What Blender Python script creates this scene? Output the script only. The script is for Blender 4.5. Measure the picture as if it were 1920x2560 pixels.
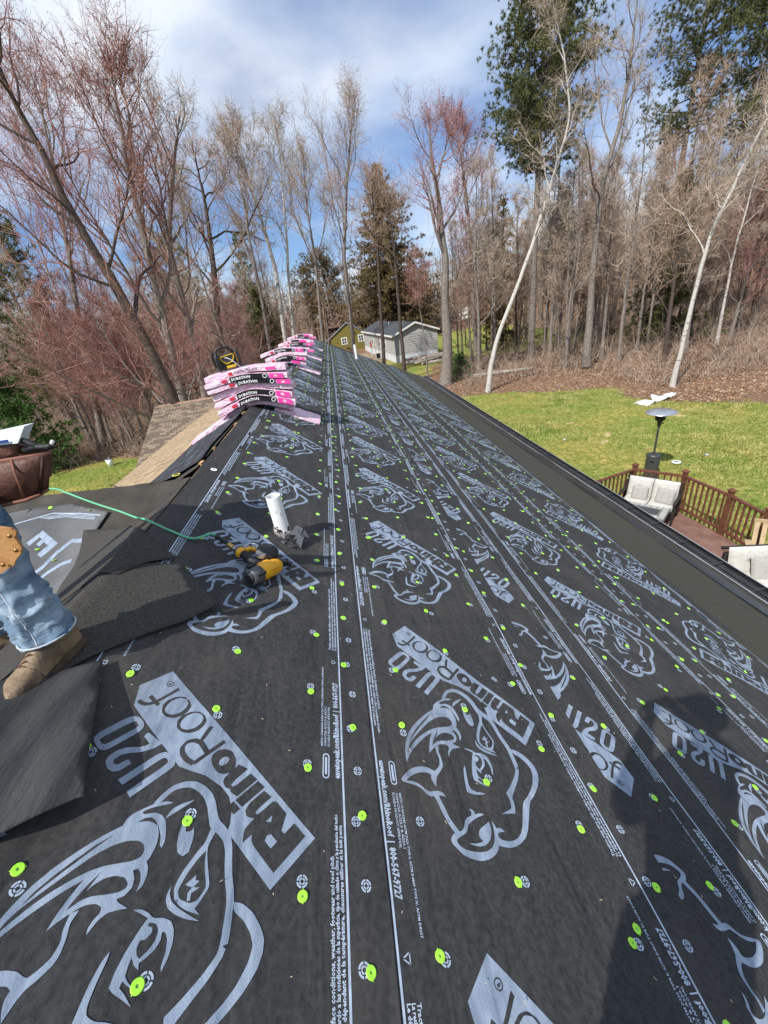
import bpy, bmesh, math, random
import numpy as np
from mathutils import Vector, Matrix, noise
from mathutils.geometry import tessellate_polygon

for o in list(bpy.data.objects):
    bpy.data.objects.remove(o)
scene = bpy.context.scene
COL = scene.collection
H = 5.2                      # height of the main ridge above the yard
PITCH = math.atan(0.5)
CP, SP = math.cos(PITCH), math.sin(PITCH)

# ------------------------------------------------------------------ camera
F_PX = 1000.0                # focal length in pixels of the 1920 px wide photograph
CAM = np.array([1.211, 0.0, H + 0.93])
ROT = np.array([[0.9826, 0.1780, -0.0530], [-0.1266, 0.4404, -0.8888], [-0.1349, 0.8800, 0.4553]])
u_, _, v_ = np.linalg.svd(ROT)
ROT = u_ @ v_
cd = bpy.data.cameras.new('camera')
cam = bpy.data.objects.new('camera', cd)
COL.objects.link(cam)
cam.matrix_world = Matrix([list(ROT[i]) + [CAM[i]] for i in range(3)] + [[0, 0, 0, 1]])
cd.sensor_fit = 'HORIZONTAL'
cd.sensor_width = 36.0
cd.lens = F_PX / 1920 * 36
cd.clip_start, cd.clip_end = 0.02, 2000
scene.camera = cam

# ------------------------------------------------------------------ sky and sun
SUN = Vector((1.49, 1.45, -2.28)).normalized()     # the way the light travels
world = bpy.data.worlds.new('World')
scene.world = world
world.use_nodes = True
wn, wl = world.node_tree.nodes, world.node_tree.links
wn.clear()
wout = wn.new('ShaderNodeOutputWorld')
wbg = wn.new('ShaderNodeBackground')
wbg.inputs['Strength'].default_value = 0.078
sky = wn.new('ShaderNodeTexSky')
sky.sky_type = 'NISHITA'
sky.sun_disc = False
sky.sun_elevation = math.radians(47.6)
sky.sun_rotation = math.radians(226)
sky.altitude = 300
sky.air_density = 1.0
sky.dust_density = 0.6
sky.ozone_density = 1.6
tc = wn.new('ShaderNodeTexCoord')
sep = wn.new('ShaderNodeSeparateXYZ')
wl.new(tc.outputs['Generated'], sep.inputs[0])
add = wn.new('ShaderNodeMath'); add.operation = 'ADD'; add.inputs[1].default_value = 0.22
wl.new(sep.outputs['Z'], add.inputs[0])
mx = wn.new('ShaderNodeMath'); mx.operation = 'MAXIMUM'; mx.inputs[1].default_value = 0.05
wl.new(add.outputs[0], mx.inputs[0])
dx = wn.new('ShaderNodeMath'); dx.operation = 'DIVIDE'
dy = wn.new('ShaderNodeMath'); dy.operation = 'DIVIDE'
wl.new(sep.outputs['X'], dx.inputs[0]); wl.new(mx.outputs[0], dx.inputs[1])
wl.new(sep.outputs['Y'], dy.inputs[0]); wl.new(mx.outputs[0], dy.inputs[1])
cmb = wn.new('ShaderNodeCombineXYZ')
wl.new(dx.outputs[0], cmb.inputs[0]); wl.new(dy.outputs[0], cmb.inputs[1])
cmb.inputs[2].default_value = 3.7
nz = wn.new('ShaderNodeTexNoise')
nz.inputs['Scale'].default_value = 0.9
nz.inputs['Detail'].default_value = 6
nz.inputs['Roughness'].default_value = 0.5
nz.inputs['Distortion'].default_value = 0.35
wl.new(cmb.outputs[0], nz.inputs['Vector'])
cr = wn.new('ShaderNodeValToRGB')
cr.color_ramp.elements[0].position = 0.38
cr.color_ramp.elements[0].color = (0.1, 0.1, 0.1, 1)
cr.color_ramp.elements[1].position = 0.63
cr.color_ramp.elements[1].color = (0.92, 0.92, 0.92, 1)
wl.new(nz.outputs['Fac'], cr.inputs[0])
nz2 = wn.new('ShaderNodeTexNoise')
nz2.inputs['Scale'].default_value = 2.3; nz2.inputs['Detail'].default_value = 5
wl.new(cmb.outputs[0], nz2.inputs['Vector'])
cr2 = wn.new('ShaderNodeValToRGB')
cr2.color_ramp.elements[0].position = 0.3
cr2.color_ramp.elements[0].color = (6.6, 8.6, 11.6, 1)
cr2.color_ramp.elements[1].position = 0.72
cr2.color_ramp.elements[1].color = (12.4, 12.9, 13.6, 1)
wl.new(nz2.outputs['Fac'], cr2.inputs[0])
sat = wn.new('ShaderNodeMixRGB'); sat.blend_type = 'MULTIPLY'; sat.inputs[0].default_value = 1
sat.inputs[2].default_value = (0.8, 1.08, 1.5, 1)
wl.new(sky.outputs[0], sat.inputs[1])
mixc = wn.new('ShaderNodeMixRGB')
wl.new(cr.outputs['Color'], mixc.inputs['Fac'])
wl.new(sat.outputs[0], mixc.inputs[1])
wl.new(cr2.outputs['Color'], mixc.inputs[2])
wl.new(mixc.outputs[0], wbg.inputs['Color'])
wl.new(wbg.outputs[0], wout.inputs['Surface'])

sl = bpy.data.lights.new('sun', 'SUN')
sl.energy = 5.0
sl.angle = math.radians(0.5)
sl.color = (1.0, 0.955, 0.89)
so = bpy.data.objects.new('sun', sl)
COL.objects.link(so)
so.rotation_euler = SUN.to_track_quat('-Z', 'Y').to_euler()
so.location = (-20, -20, 40)

vs = scene.view_settings
vs.view_transform = 'Standard'
vs.look = 'None'
vs.exposure = 0.15
vs.gamma = 1.0
vs.use_curve_mapping = False
scene.render.engine = 'CYCLES'

# ------------------------------------------------------------------ helpers
rng = random.Random(7)
nr = np.random.default_rng(11)


def ray(px, py):
    return ROT @ np.array([px - 960.0, -(py - 1280.0), -F_PX])


def at(px, py, Y):
    'where the line of sight through a photograph pixel crosses the distance Y'
    r = ray(px, py)
    return CAM + r * (Y / r[1])


def onz(px, py, z=0.0):
    'where that line of sight meets the height z'
    r = ray(px, py)
    return CAM + r * ((z - CAM[2]) / r[2])


def RP(u, v, h=0.0):
    'a point of the main right-hand roof slope: u along the ridge, v down the slope, h off the surface'
    return Vector((v * CP + h * SP, u, H - v * SP + h * CP))


def tag(o, label=None, cat=None, group=None, kind=None):
    if label: o['label'] = label
    if cat: o['category'] = cat
    if group: o['group'] = group
    if kind: o['kind'] = kind
    return o


def empty(name, loc=(0, 0, 0), rot=None, parent=None):
    o = bpy.data.objects.new(name, None)
    COL.objects.link(o)
    o.empty_display_size = 0.1
    if rot is not None:
        o.matrix_world = Matrix.Translation(Vector(loc)) @ rot.to_4x4()
    else:
        o.location = loc
    if parent: o.parent = parent
    return o


def link_mesh(name, me, parent=None, mats=()):
    for m in mats:
        me.materials.append(m)
    o = bpy.data.objects.new(name, me)
    COL.objects.link(o)
    if parent:
        o.parent = parent
        KIDS.setdefault(parent.name, []).append(o)
    return o


def copy_tree(o, parent=None):
    c = o.copy()
    COL.objects.link(c)
    c.parent = parent
    for ch in [x for x in KIDS.get(o.name, [])]:
        copy_tree(ch, c)
    return c


KIDS = {}


class MB:
    'collects shapes; build() links them as ONE mesh object'
    def __init__(s):
        s.v, s.f, s.m = [], [], []

    def poly(s, pts, mi=0):
        n = len(s.v)
        s.v += [tuple(p) for p in pts]
        s.f.append(tuple(range(n, n + len(pts))))
        s.m.append(mi)

    def box(s, c, d, rot=None, mi=0, taper=1.0):
        c = Vector(c)
        n = len(s.v)
        for dz in (-.5, .5):
            k = taper if dz > 0 else 1.0
            for ex, ey in ((-.5, -.5), (.5, -.5), (.5, .5), (-.5, .5)):
                p = Vector((ex * d[0] * k, ey * d[1] * k, dz * d[2]))
                if rot is not None: p = rot @ p
                s.v.append(tuple(c + p))
        for q in ((3, 2, 1, 0), (4, 5, 6, 7), (0, 1, 5, 4), (1, 2, 6, 5), (2, 3, 7, 6), (3, 0, 4, 7)):
            s.f.append(tuple(n + i for i in q)); s.m.append(mi)

    def beam(s, a, b, w, h, up=(0, 0, 1), mi=0):
        a, b = Vector(a), Vector(b)
        x = (b - a)
        L = x.length
        x.normalize()
        y = Vector(up).cross(x)
        if y.length < 1e-5: y = Vector((0, 1, 0)).cross(x)
        y.normalize()
        z = x.cross(y)
        s.box((a + b) / 2, (L, w, h), Matrix((x, y, z)).transposed(), mi)

    def tube(s, pts, radii, sides=8, caps=True, mi=0):
        pts = [Vector(p) for p in pts]
        if not hasattr(radii, '__len__'): radii = [radii] * len(pts)
        n0 = len(s.v)
        ref = None
        for i, p in enumerate(pts):
            t = (pts[min(i + 1, len(pts) - 1)] - pts[max(i - 1, 0)])
            if t.length < 1e-9: t = Vector((0, 0, 1))
            t.normalize()
            if ref is None:
                ref = Vector((1, 0, 0)) if abs(t.x) < 0.9 else Vector((0, 1, 0))
            a = (ref - t * ref.dot(t))
            if a.length < 1e-6: a = t.orthogonal()
            a.normalize(); ref = a
            b = t.cross(a)
            for k in range(sides):
                an = 2 * math.pi * k / sides
                s.v.append(tuple(p + (a * math.cos(an) + b * math.sin(an)) * radii[i]))
        for i in range(len(pts) - 1):
            for k in range(sides):
                a0 = n0 + i * sides + k
                a1 = n0 + i * sides + (k + 1) % sides
                s.f.append((a0, a1, a1 + sides, a0 + sides)); s.m.append(mi)
        if caps:
            s.f.append(tuple(n0 + k for k in range(sides))[::-1]); s.m.append(mi)
            e = n0 + (len(pts) - 1) * sides
            s.f.append(tuple(e + k for k in range(sides))); s.m.append(mi)

    def lathe(s, prof, c=(0, 0, 0), sides=16, mi=0, rot=None, close=False):
        n0 = len(s.v)
        c = Vector(c)
        for r, z in prof:
            for k in range(sides):
                a = 2 * math.pi * k / sides
                p = Vector((r * math.cos(a), r * math.sin(a), z))
                if rot is not None: p = rot @ p
                s.v.append(tuple(c + p))
        for i in range(len(prof) - 1):
            for k in range(sides):
                a0, a1 = n0 + i * sides + k, n0 + i * sides + (k + 1) % sides
                s.f.append((a0, a1, a1 + sides, a0 + sides)); s.m.append(mi)
        if close:
            s.f.append(tuple(n0 + k for k in range(sides))[::-1]); s.m.append(mi)
            e = n0 + (len(prof) - 1) * sides
            s.f.append(tuple(e + k for k in range(sides))); s.m.append(mi)

    def mesh(s, name, mats, smooth=False):
        me = bpy.data.meshes.new(name)
        me.from_pydata(s.v, [], s.f)
        for m in (mats if isinstance(mats, (list, tuple)) else [mats]):
            me.materials.append(m)
        if any(s.m):
            me.polygons.foreach_set('material_index', s.m)
        if smooth:
            me.polygons.foreach_set('use_smooth', [True] * len(s.f))
        me.update()
        return me

    def build(s, name, mats, parent=None, smooth=False, bevel=0.0):
        me = s.mesh(name, mats, smooth)
        o = link_mesh(name, me, parent)
        if bevel:
            b = o.modifiers.new('bevel', 'BEVEL'); b.width = bevel; b.segments = 2; b.limit_method = 'ANGLE'
        return o


# ------------------------------------------------------------------ materials
MAT = {}


def mat(name, col, rough=0.8, spec=0.3, metal=0.0, col2=None, scale=8.0, detail=4.0, lo=0.35, hi=0.65,
        bump=0.0, bscale=None, stretch=(1, 1, 1), sheen=0.0, trans=0.0, rough2=None, wrinkle=0.0, dust=None):
    if name in MAT: return MAT[name]
    m = bpy.data.materials.new(name)
    m.use_nodes = True
    nt = m.node_tree
    b = nt.nodes['Principled BSDF']
    b.inputs['Base Color'].default_value = (*col, 1)
    b.inputs['Roughness'].default_value = rough
    b.inputs['Specular IOR Level'].default_value = spec
    b.inputs['Metallic'].default_value = metal
    if sheen:
        b.inputs['Sheen Weight'].default_value = sheen
        b.inputs['Sheen Roughness'].default_value = 0.5
    if trans:
        b.inputs['Transmission Weight'].default_value = trans
    tcn = nt.nodes.new('ShaderNodeTexCoord')
    mp = nt.nodes.new('ShaderNodeMapping')
    mp.inputs['Scale'].default_value = stretch
    nt.links.new(tcn.outputs['Object'], mp.inputs[0])
    if col2 is not None:
        n = nt.nodes.new('ShaderNodeTexNoise')
        n.inputs['Scale'].default_value = scale
        n.inputs['Detail'].default_value = detail
        nt.links.new(mp.outputs[0], n.inputs['Vector'])
        r = nt.nodes.new('ShaderNodeValToRGB')
        r.color_ramp.elements[0].position = lo
        r.color_ramp.elements[1].position = hi
        r.color_ramp.elements[0].color = (*col, 1)
        r.color_ramp.elements[1].color = (*col2, 1)
        nt.links.new(n.outputs['Fac'], r.inputs[0])
        nt.links.new(r.outputs[0], b.inputs['Base Color'])
        if rough2 is not None:
            mr = nt.nodes.new('ShaderNodeMapRange')
            mr.inputs['To Min'].default_value = rough; mr.inputs['To Max'].default_value = rough2
            nt.links.new(n.outputs['Fac'], mr.inputs[0]); nt.links.new(mr.outputs[0], b.inputs['Roughness'])
    if bump:
        n2 = nt.nodes.new('ShaderNodeTexNoise')
        n2.inputs['Scale'].default_value = bscale or scale * 2
        n2.inputs['Detail'].default_value = 5
        nt.links.new(mp.outputs[0], n2.inputs['Vector'])
        bp = nt.nodes.new('ShaderNodeBump')
        bp.inputs['Strength'].default_value = min(1.0, bump)
        bp.inputs['Distance'].default_value = 0.02
        nt.links.new(n2.outputs['Fac'], bp.inputs['Height'])
        nt.links.new(bp.outputs[0], b.inputs['Normal'])
        if wrinkle:
            n3 = nt.nodes.new('ShaderNodeTexNoise')
            n3.inputs['Scale'].default_value = 5.5; n3.inputs['Detail'].default_value = 2.5; n3.inputs['Distortion'].default_value = .6
            mp3 = nt.nodes.new('ShaderNodeMapping'); mp3.inputs['Scale'].default_value = (1.5, .38, 1.5); mp3.inputs['Rotation'].default_value = (0, 0, .35)
            nt.links.new(tcn.outputs['Object'], mp3.inputs[0]); nt.links.new(mp3.outputs[0], n3.inputs['Vector'])
            bp3 = nt.nodes.new('ShaderNodeBump'); bp3.inputs['Strength'].default_value = wrinkle; bp3.inputs['Distance'].default_value = .035
            nt.links.new(n3.outputs['Fac'], bp3.inputs['Height']); nt.links.new(bp3.outputs[0], bp.inputs['Normal'])
    if dust is not None:
        n4 = nt.nodes.new('ShaderNodeTexNoise')
        n4.inputs['Scale'].default_value = 1.3; n4.inputs['Detail'].default_value = 12; n4.inputs['Roughness'].default_value = .72
        nt.links.new(tcn.outputs['Object'], n4.inputs['Vector'])
        r4 = nt.nodes.new('ShaderNodeValToRGB'); r4.color_ramp.elements[0].position = .47; r4.color_ramp.elements[1].position = .82
        r4.color_ramp.elements[1].color = (.75, .75, .75, 1)
        nt.links.new(n4.outputs['Fac'], r4.inputs[0])
        mx4 = nt.nodes.new('ShaderNodeMixRGB'); mx4.inputs[2].default_value = (*dust, 1)
        nt.links.new(r4.outputs[0], mx4.inputs[0])
        nt.links.new(b.inputs['Base Color'].links[0].from_socket, mx4.inputs[1]); nt.links.new(mx4.outputs[0], b.inputs['Base Color'])
    MAT[name] = m
    return m


def text_mesh(body, size, name='text', bold=0.0, spacing=1.0):
    cu = bpy.data.curves.new(name, 'FONT')
    cu.body = body
    cu.size = size
    cu.resolution_u = 1
    cu.offset = bold
    cu.space_character = spacing
    o = bpy.data.objects.new(name, cu)
    COL.objects.link(o)
    bpy.context.view_layer.update()
    dg = bpy.context.evaluated_depsgraph_get()
    me = bpy.data.meshes.new_from_object(o.evaluated_get(dg))
    v = [tuple(x.co) for x in me.vertices]
    f = [tuple(p.vertices) for p in me.polygons]
    bpy.data.objects.remove(o)
    bpy.data.curves.remove(cu)
    bpy.data.meshes.remove(me)
    return v, f
# ------------------------------------------------------------------ ground
def smooth(a, b, x):
    t = np.clip((x - a) / (b - a), 0, 1)
    return t * t * (3 - 2 * t)


EDGE = np.array([(-10, 20.2), (5, 20.3), (10, 20.1), (15.2, 19.4), (19, 17.8), (22.4, 16.0), (24.6, 13.4), (26.3, 11.2), (27.4, 9.0), (28.2, 6.0), (28.6, 3.0)])


def lawn_mask(x, y):
    ex = np.interp(y, EDGE[:, 0], EDGE[:, 1])
    right = smooth(-0.9, 0.9, ex + 0.8 * np.sin(y * .9) + .5 * np.sin(x * 1.7 + y) - x) * (y < 28.9) * (x > -6)
    left = smooth(-1, 1, 25.0 - .06 * (x + 12) - y + .7 * np.sin(x * 1.3)) * (x < -3) * (x > -34)
    far = smooth(-2, 2, 11 - np.abs(x - 20) + 1.2 * np.sin(y * .7)) * smooth(-2, 2, 17 - np.abs(y - 60))
    far2 = smooth(-2, 2, 4.5 - np.abs(x - 6)) * smooth(-2, 2, 8 - np.abs(y - 45))
    return np.clip(right + left + far + .8 * far2, 0, 1)


def ground_z(x, y):
    d = smooth(24, 70, np.hypot(np.maximum(x - 8, 0) * 1.0, np.maximum(y - 22, 0) * .6))
    return 2.2 * d * smooth(16, 30, x)


def build_ground():
    xs = np.concatenate([np.linspace(-600, -60, 14)[:-1], np.arange(-60, 60.1, .8), np.linspace(60, 600, 14)[1:]])
    ys = np.concatenate([np.linspace(-400, -30, 10)[:-1], np.arange(-30, 100.1, .8), np.linspace(100, 900, 14)[1:]])
    X, Y = np.meshgrid(xs, ys)
    Zg = ground_z(X, Y) + .03 * np.sin(X * .8) * np.sin(Y * .63)
    nx, ny = len(xs), len(ys)
    co = np.stack([X, Y, Zg], -1).reshape(-1, 3)
    i = np.arange(nx * ny).reshape(ny, nx)
    f = np.stack([i[:-1, :-1], i[:-1, 1:], i[1:, 1:], i[1:, :-1]], -1).reshape(-1, 4)
    me = bpy.data.meshes.new('ground')
    me.from_pydata(co.tolist(), [], f.tolist())
    at_ = me.attributes.new('lawn', 'FLOAT', 'POINT')
    at_.data.foreach_set('value', lawn_mask(X, Y).reshape(-1).astype(np.float32))
    dirt = smooth(-1.5, 1.5, 2.2 - np.abs(X - 5.2 + (Y - 45) * .05)) * smooth(-2, 2, 16 - np.abs(Y - 50)) * .9
    dirt = np.maximum(dirt, smooth(-1, 1, 3.4 - np.abs(X - (-1.5 - (Y - 80) * .1))) * (Y > 55))
    a2 = me.attributes.new('dirt', 'FLOAT', 'POINT')
    a2.data.foreach_set('value', dirt.reshape(-1).astype(np.float32))
    me.polygons.foreach_set('use_smooth', [True] * len(me.polygons))
    m = bpy.data.materials.new('yard_ground')
    m.use_nodes = True
    nt = m.node_tree
    N, Lk = nt.nodes, nt.links
    b = N['Principled BSDF']
    b.inputs['Roughness'].default_value = 0.95
    b.inputs['Specular IOR Level'].default_value = 0.1
    tcn = N.new('ShaderNodeTexCoord')

    def noise_ramp(scale, detail, stops, vec=None):
        n = N.new('ShaderNodeTexNoise'); n.inputs['Scale'].default_value = scale; n.inputs['Detail'].default_value = detail
        n.inputs['Roughness'].default_value = .65
        Lk.new(tcn.outputs['Object'], n.inputs['Vector'])
        r = N.new('ShaderNodeValToRGB')
        el = r.color_ramp.elements
        while len(el) < len(stops): el.new(.5)
        for e, (p, c) in zip(el, stops):
            e.position = p; e.color = (*c, 1)
        Lk.new(n.outputs['Fac'], r.inputs[0])
        return n, r
    n1, leaf = noise_ramp(9, 8, [(.3, (.06, .036, .024)), (.45, (.17, .10, .062)), (.56, (.29, .18, .115)), (.7, (.42, .30, .21))])
    n2, gfine = noise_ramp(5.5, 9, [(.32, (.09, .13, .025)), (.48, (.20, .235, .055)), (.6, (.33, .32, .10)), (.74, (.52, .44, .20))])
    n3, gbig = noise_ramp(.32, 5, [(.38, (.72, .95, .6)), (.5, (1.0, 1.0, .9)), (.62, (1.35, 1.12, 1.05))])
    mul = N.new('ShaderNodeMixRGB'); mul.blend_type = 'MULTIPLY'; mul.inputs[0].default_value = 1
    Lk.new(gfine.outputs[0], mul.inputs[1]); Lk.new(gbig.outputs[0], mul.inputs[2])
    al = N.new('ShaderNodeAttribute'); al.attribute_name = 'lawn'
    ad = N.new('ShaderNodeAttribute'); ad.attribute_name = 'dirt'
    n4 = N.new('ShaderNodeTexNoise'); n4.inputs['Scale'].default_value = 2.6; n4.inputs['Detail'].default_value = 7
    Lk.new(tcn.outputs['Object'], n4.inputs['Vector'])
    s1 = N.new('ShaderNodeMath'); s1.operation = 'MULTIPLY_ADD'; s1.inputs[1].default_value = 1.1; s1.inputs[2].default_value = -.55
    Lk.new(n4.outputs['Fac'], s1.inputs[0])
    s2 = N.new('ShaderNodeMath'); s2.operation = 'ADD'
    Lk.new(al.outputs['Fac'], s2.inputs[0]); Lk.new(s1.outputs[0], s2.inputs[1])
    rr = N.new('ShaderNodeValToRGB'); rr.color_ramp.elements[0].position = .38; rr.color_ramp.elements[1].position = .6
    Lk.new(s2.outputs[0], rr.inputs[0])
    mix = N.new('ShaderNodeMixRGB')
    Lk.new(rr.outputs[0], mix.inputs[0]); Lk.new(leaf.outputs[0], mix.inputs[1]); Lk.new(mul.outputs[0], mix.inputs[2])
    n5, sand = noise_ramp(6, 6, [(.35, (.24, .18, .11)), (.65, (.42, .33, .22))])
    mix2 = N.new('ShaderNodeMixRGB')
    Lk.new(ad.outputs['Fac'], mix2.inputs[0]); Lk.new(mix.outputs[0], mix2.inputs[1]); Lk.new(sand.outputs[0], mix2.inputs[2])
    Lk.new(mix2.outputs[0], b.inputs['Base Color'])
    bp = N.new('ShaderNodeBump'); bp.inputs['Strength'].default_value = .9; bp.inputs['Distance'].default_value = .12
    Lk.new(n1.outputs['Fac'], bp.inputs['Height']); Lk.new(bp.outputs[0], b.inputs['Normal'])
    o = link_mesh('ground', me, None, [m])
    tag(o, 'lawn and brown leaf litter of the yard and woods', 'ground', kind='structure')


build_ground()


def build_grass():
    'short spring grass where the lawns show'
    pts = []
    for (x0, x1, y0, y1, n) in ((7, 21, 7, 29, 52000), (-26, -8, 17, 26, 16000)):
        x = nr.uniform(x0, x1, n * 2); y = nr.uniform(y0, y1, n * 2)
        k = nr.uniform(0, 1, n * 2) < lawn_mask(x, y) * (.35 + .65 * (np.sin(x * 1.1 + np.sin(y * .9)) * np.sin(y * 1.3) > -.3))
        pts.append(np.stack([x[k], y[k]], 1)[:n])
    p = np.concatenate(pts)
    n = len(p)
    a = nr.uniform(0, 6.28, n); h = nr.uniform(.03, .085, n); w = nr.uniform(.012, .03, n)
    lean = nr.uniform(-.05, .05, (n, 2))
    z = ground_z(p[:, 0], p[:, 1])
    v = np.zeros((n, 3, 3))
    v[:, 0, :2] = p + np.stack([np.cos(a), np.sin(a)], 1) * w[:, None]
    v[:, 1, :2] = p - np.stack([np.cos(a), np.sin(a)], 1) * w[:, None]
    v[:, 2, :2] = p + lean
    v[:, :2, 2] = z[:, None] - .02
    v[:, 2, 2] = z + h
    me = bpy.data.meshes.new('grass')
    me.from_pydata(v.reshape(-1, 3).tolist(), [], np.arange(n * 3).reshape(-1, 3).tolist())
    m = mat('grass_blades', (.16, .215, .04), .8, .2, col2=(.50, .43, .18), scale=1.4, lo=.35, hi=.7, detail=8)
    o = link_mesh('grass', me, None, [m])
    tag(o, 'short green and straw coloured lawn grass', 'grass', kind='stuff')


build_grass()
# ------------------------------------------------------------------ the house we stand on
TL = 0.463                  # steepness of the left-hand slope
U0, U1 = -3.5, 23.4


def cross_y(x): return 2.93 - .17 * x


def zs(x, y):
    'height of the roof surface over (x, y)'
    if x >= 0: return H - .5 * x
    return H + max(TL * x, -.5 * abs(y - cross_y(x)))


M_FELT = mat('brown_black_felt', (.030, .027, .023), .85, .25, col2=(.075, .066, .055), scale=5, detail=9, lo=.3, hi=.75, bump=.35, bscale=90)
M_DECKWOOD = mat('raw_sheathing', (.45, .27, .12), .8, .2, col2=(.62, .42, .22), scale=14, bump=.3)
M_WALL = mat('tan_siding', (.42, .37, .29), .8, .3, col2=(.46, .41, .33), scale=3)
M_DARKMETAL = mat('black_metal', (.02, .021, .023), .32, .5, col2=(.035, .036, .038), scale=4)
M_TRIMWHITE = mat('white_trim', (.78, .78, .76), .5, .4)

house = empty('house', (0, 0, 0))
tag(house, 'house under the black roofing whose open ridge runs into the distance', 'house')

mb = MB()
d = .03
for (v0_, v1_) in ((0.0, 6.56),):
    a, b_, c_, e_ = RP(U0, v0_, -.02), RP(U0, v1_, -.02), RP(U1, v1_, -.02), RP(U1, v0_, -.02)
    mb.poly([a, b_, c_, e_])
    lo = [RP(U0, v0_, -.14), RP(U0, v1_, -.14), RP(U1, v1_, -.14), RP(U1, v0_, -.14)]
    mb.poly([lo[3], lo[2], lo[1], lo[0]])
    mb.poly([b_, lo[1], lo[2], c_]); mb.poly([c_, lo[2], lo[3], e_]); mb.poly([a, lo[0], lo[1], b_])
mb.build('roof_deck', M_DECKWOOD, house)

# left slope: sheathing under the old shingles, from the ridge slot down
def left_pt(x, y, h=0.0): return Vector((x, y, H + TL * x + h))
mb = MB()
x1 = -6.2
mb.poly([left_pt(-.035, 3.2), left_pt(-.035, U1), left_pt(x1, U1), left_pt(x1, 3.2)])
mb.poly([left_pt(x1, 3.2, -.15), left_pt(x1, U1, -.15), left_pt(-.035, U1, -.15), left_pt(-.035, 3.2, -.15)])
mb.poly([left_pt(x1, 3.2), left_pt(x1, U1), left_pt(x1, U1, -.15), left_pt(x1, 3.2, -.15)])
mb.poly([left_pt(-.035, U1), left_pt(-.035, U1, -.15), left_pt(x1, U1, -.15), left_pt(x1, U1)])
mb.build('roof_deck', M_FELT, house)

# the slot cut along the ridge: torn sheathing splinters at its edge, a near-black box painting the shade inside
M_TORN = mat('torn_wood', (.30, .16, .06), .8, .2, col2=(.62, .40, .18), scale=30)
for i in range(46):
    y = 3.35 + i * .43 + rng.uniform(-.1, .1)
    if rng.random() < .6:
        w_ = rng.uniform(.03, .10)
        x = rng.uniform(-.03, .012)
        z = H - .5 * abs(x) + .004
        mb = MB()
        mb.box((x, y, z - .008), (rng.uniform(.015, .035), w_, .02), Matrix.Rotation(rng.uniform(-.4, .4), 3, 'Z'))
        mb.build('wood_splinter', M_TORN, house)
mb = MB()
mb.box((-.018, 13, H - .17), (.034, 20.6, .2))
mb.build('slot_shade_box', mat('painted_slot_shade', (.012, .010, .009), .9, .1), house)

# old tan shingles on the left slope: real overlapping courses
mb = MB()
n = 0
xx = -6.22
row = 0
while xx < -.80:
    y = 3.3 + (row % 3) * .11
    while y < U1 - .1:
        w_ = .30 + .0 * rng.random()
        hh = .012 + rng.uniform(0, .006)
        a, b_ = left_pt(xx, y + .008, hh), left_pt(xx, y + w_, hh)
        c_, e_ = left_pt(xx + .16, y + w_, .004), left_pt(xx + .16, y + .008, .004)
        mi = rng.choice((0, 0, 1, 2))
        mb.poly([a, e_, c_, b_], mi)
        mb.poly([a, b_, left_pt(xx, y + w_, 0), left_pt(xx, y + .008, 0)], mi)
        y += w_ + .004
    xx += .14
    row += 1
tanm = [mat('tan_shingle_a', (.30, .215, .13), .95, .15, col2=(.42, .31, .20), scale=40, bump=.5),
        mat('tan_shingle_b', (.26, .185, .115), .95, .15, col2=(.37, .275, .18), scale=40, bump=.5),
        mat('tan_shingle_c', (.34, .25, .155), .95, .15, col2=(.46, .35, .23), scale=40, bump=.5)]
o = mb.build('old_shingles', tanm, house)
tag(o, kind='stuff')

# cross gable on the left, under brown black felt, and the left slope on our side of it
mb = MB()
gx = np.concatenate([np.arange(-5.0, -2.0, .25), np.arange(-2.0, .001, .05)])
gy = np.concatenate([np.arange(U0, 0, .35), np.arange(0, 3.6, .05), np.arange(3.6, 8.5, .35)])
idx = {}
for i, x in enumerate(gx):
    for j, y in enumerate(gy):
        idx[i, j] = len(mb.v)
        yy = y
        zb = zs(x if x < 0 else -1e-6, yy)
        mb.v.append((x, yy, zb - .004 + .0035 * math.sin(7 * x + 3 * yy) * math.sin(5 * yy)))
for i in range(len(gx) - 1):
    for j in range(len(gy) - 1):
        x, y = gx[i], gy[j]
        if y > cross_y(x) + .0 and -.5 * abs(y - cross_y(x)) < TL * (x + .3) - .02: continue
        mb.f.append((idx[i, j], idx[i + 1, j], idx[i + 1, j + 1], idx[i, j + 1])); mb.m.append(0)
mb.build('felt_covering', M_FELT, house, smooth=False)

# walls, gable, soffit, drip edge and gutter
mb = MB()
mb.box((0.2, 10, 1.1), (10.6, 26, 2.2))
mb.poly([(-5.6, U1 - .4, 2.2), (5.6, U1 - .4, 2.2), (0, U1 - .4, H - .2)][::-1])
mb.poly([(-5.6, U0 + .4, 2.2), (5.6, U0 + .4, 2.2), (0, U0 + .4, H - .2)])
mb.box((-2.6, 1.2, 1.4), (4.6, 6.4, 2.8))
mb.build('wall', M_WALL, house)
ex, ez = 6.56 * CP, H - 6.56 * SP
mb = MB()
mb.box((ex - .02, (U0 + U1) / 2, ez - .16), (.03, U1 - U0, .22))
mb.build('fascia', M_TRIMWHITE, house)

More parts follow.
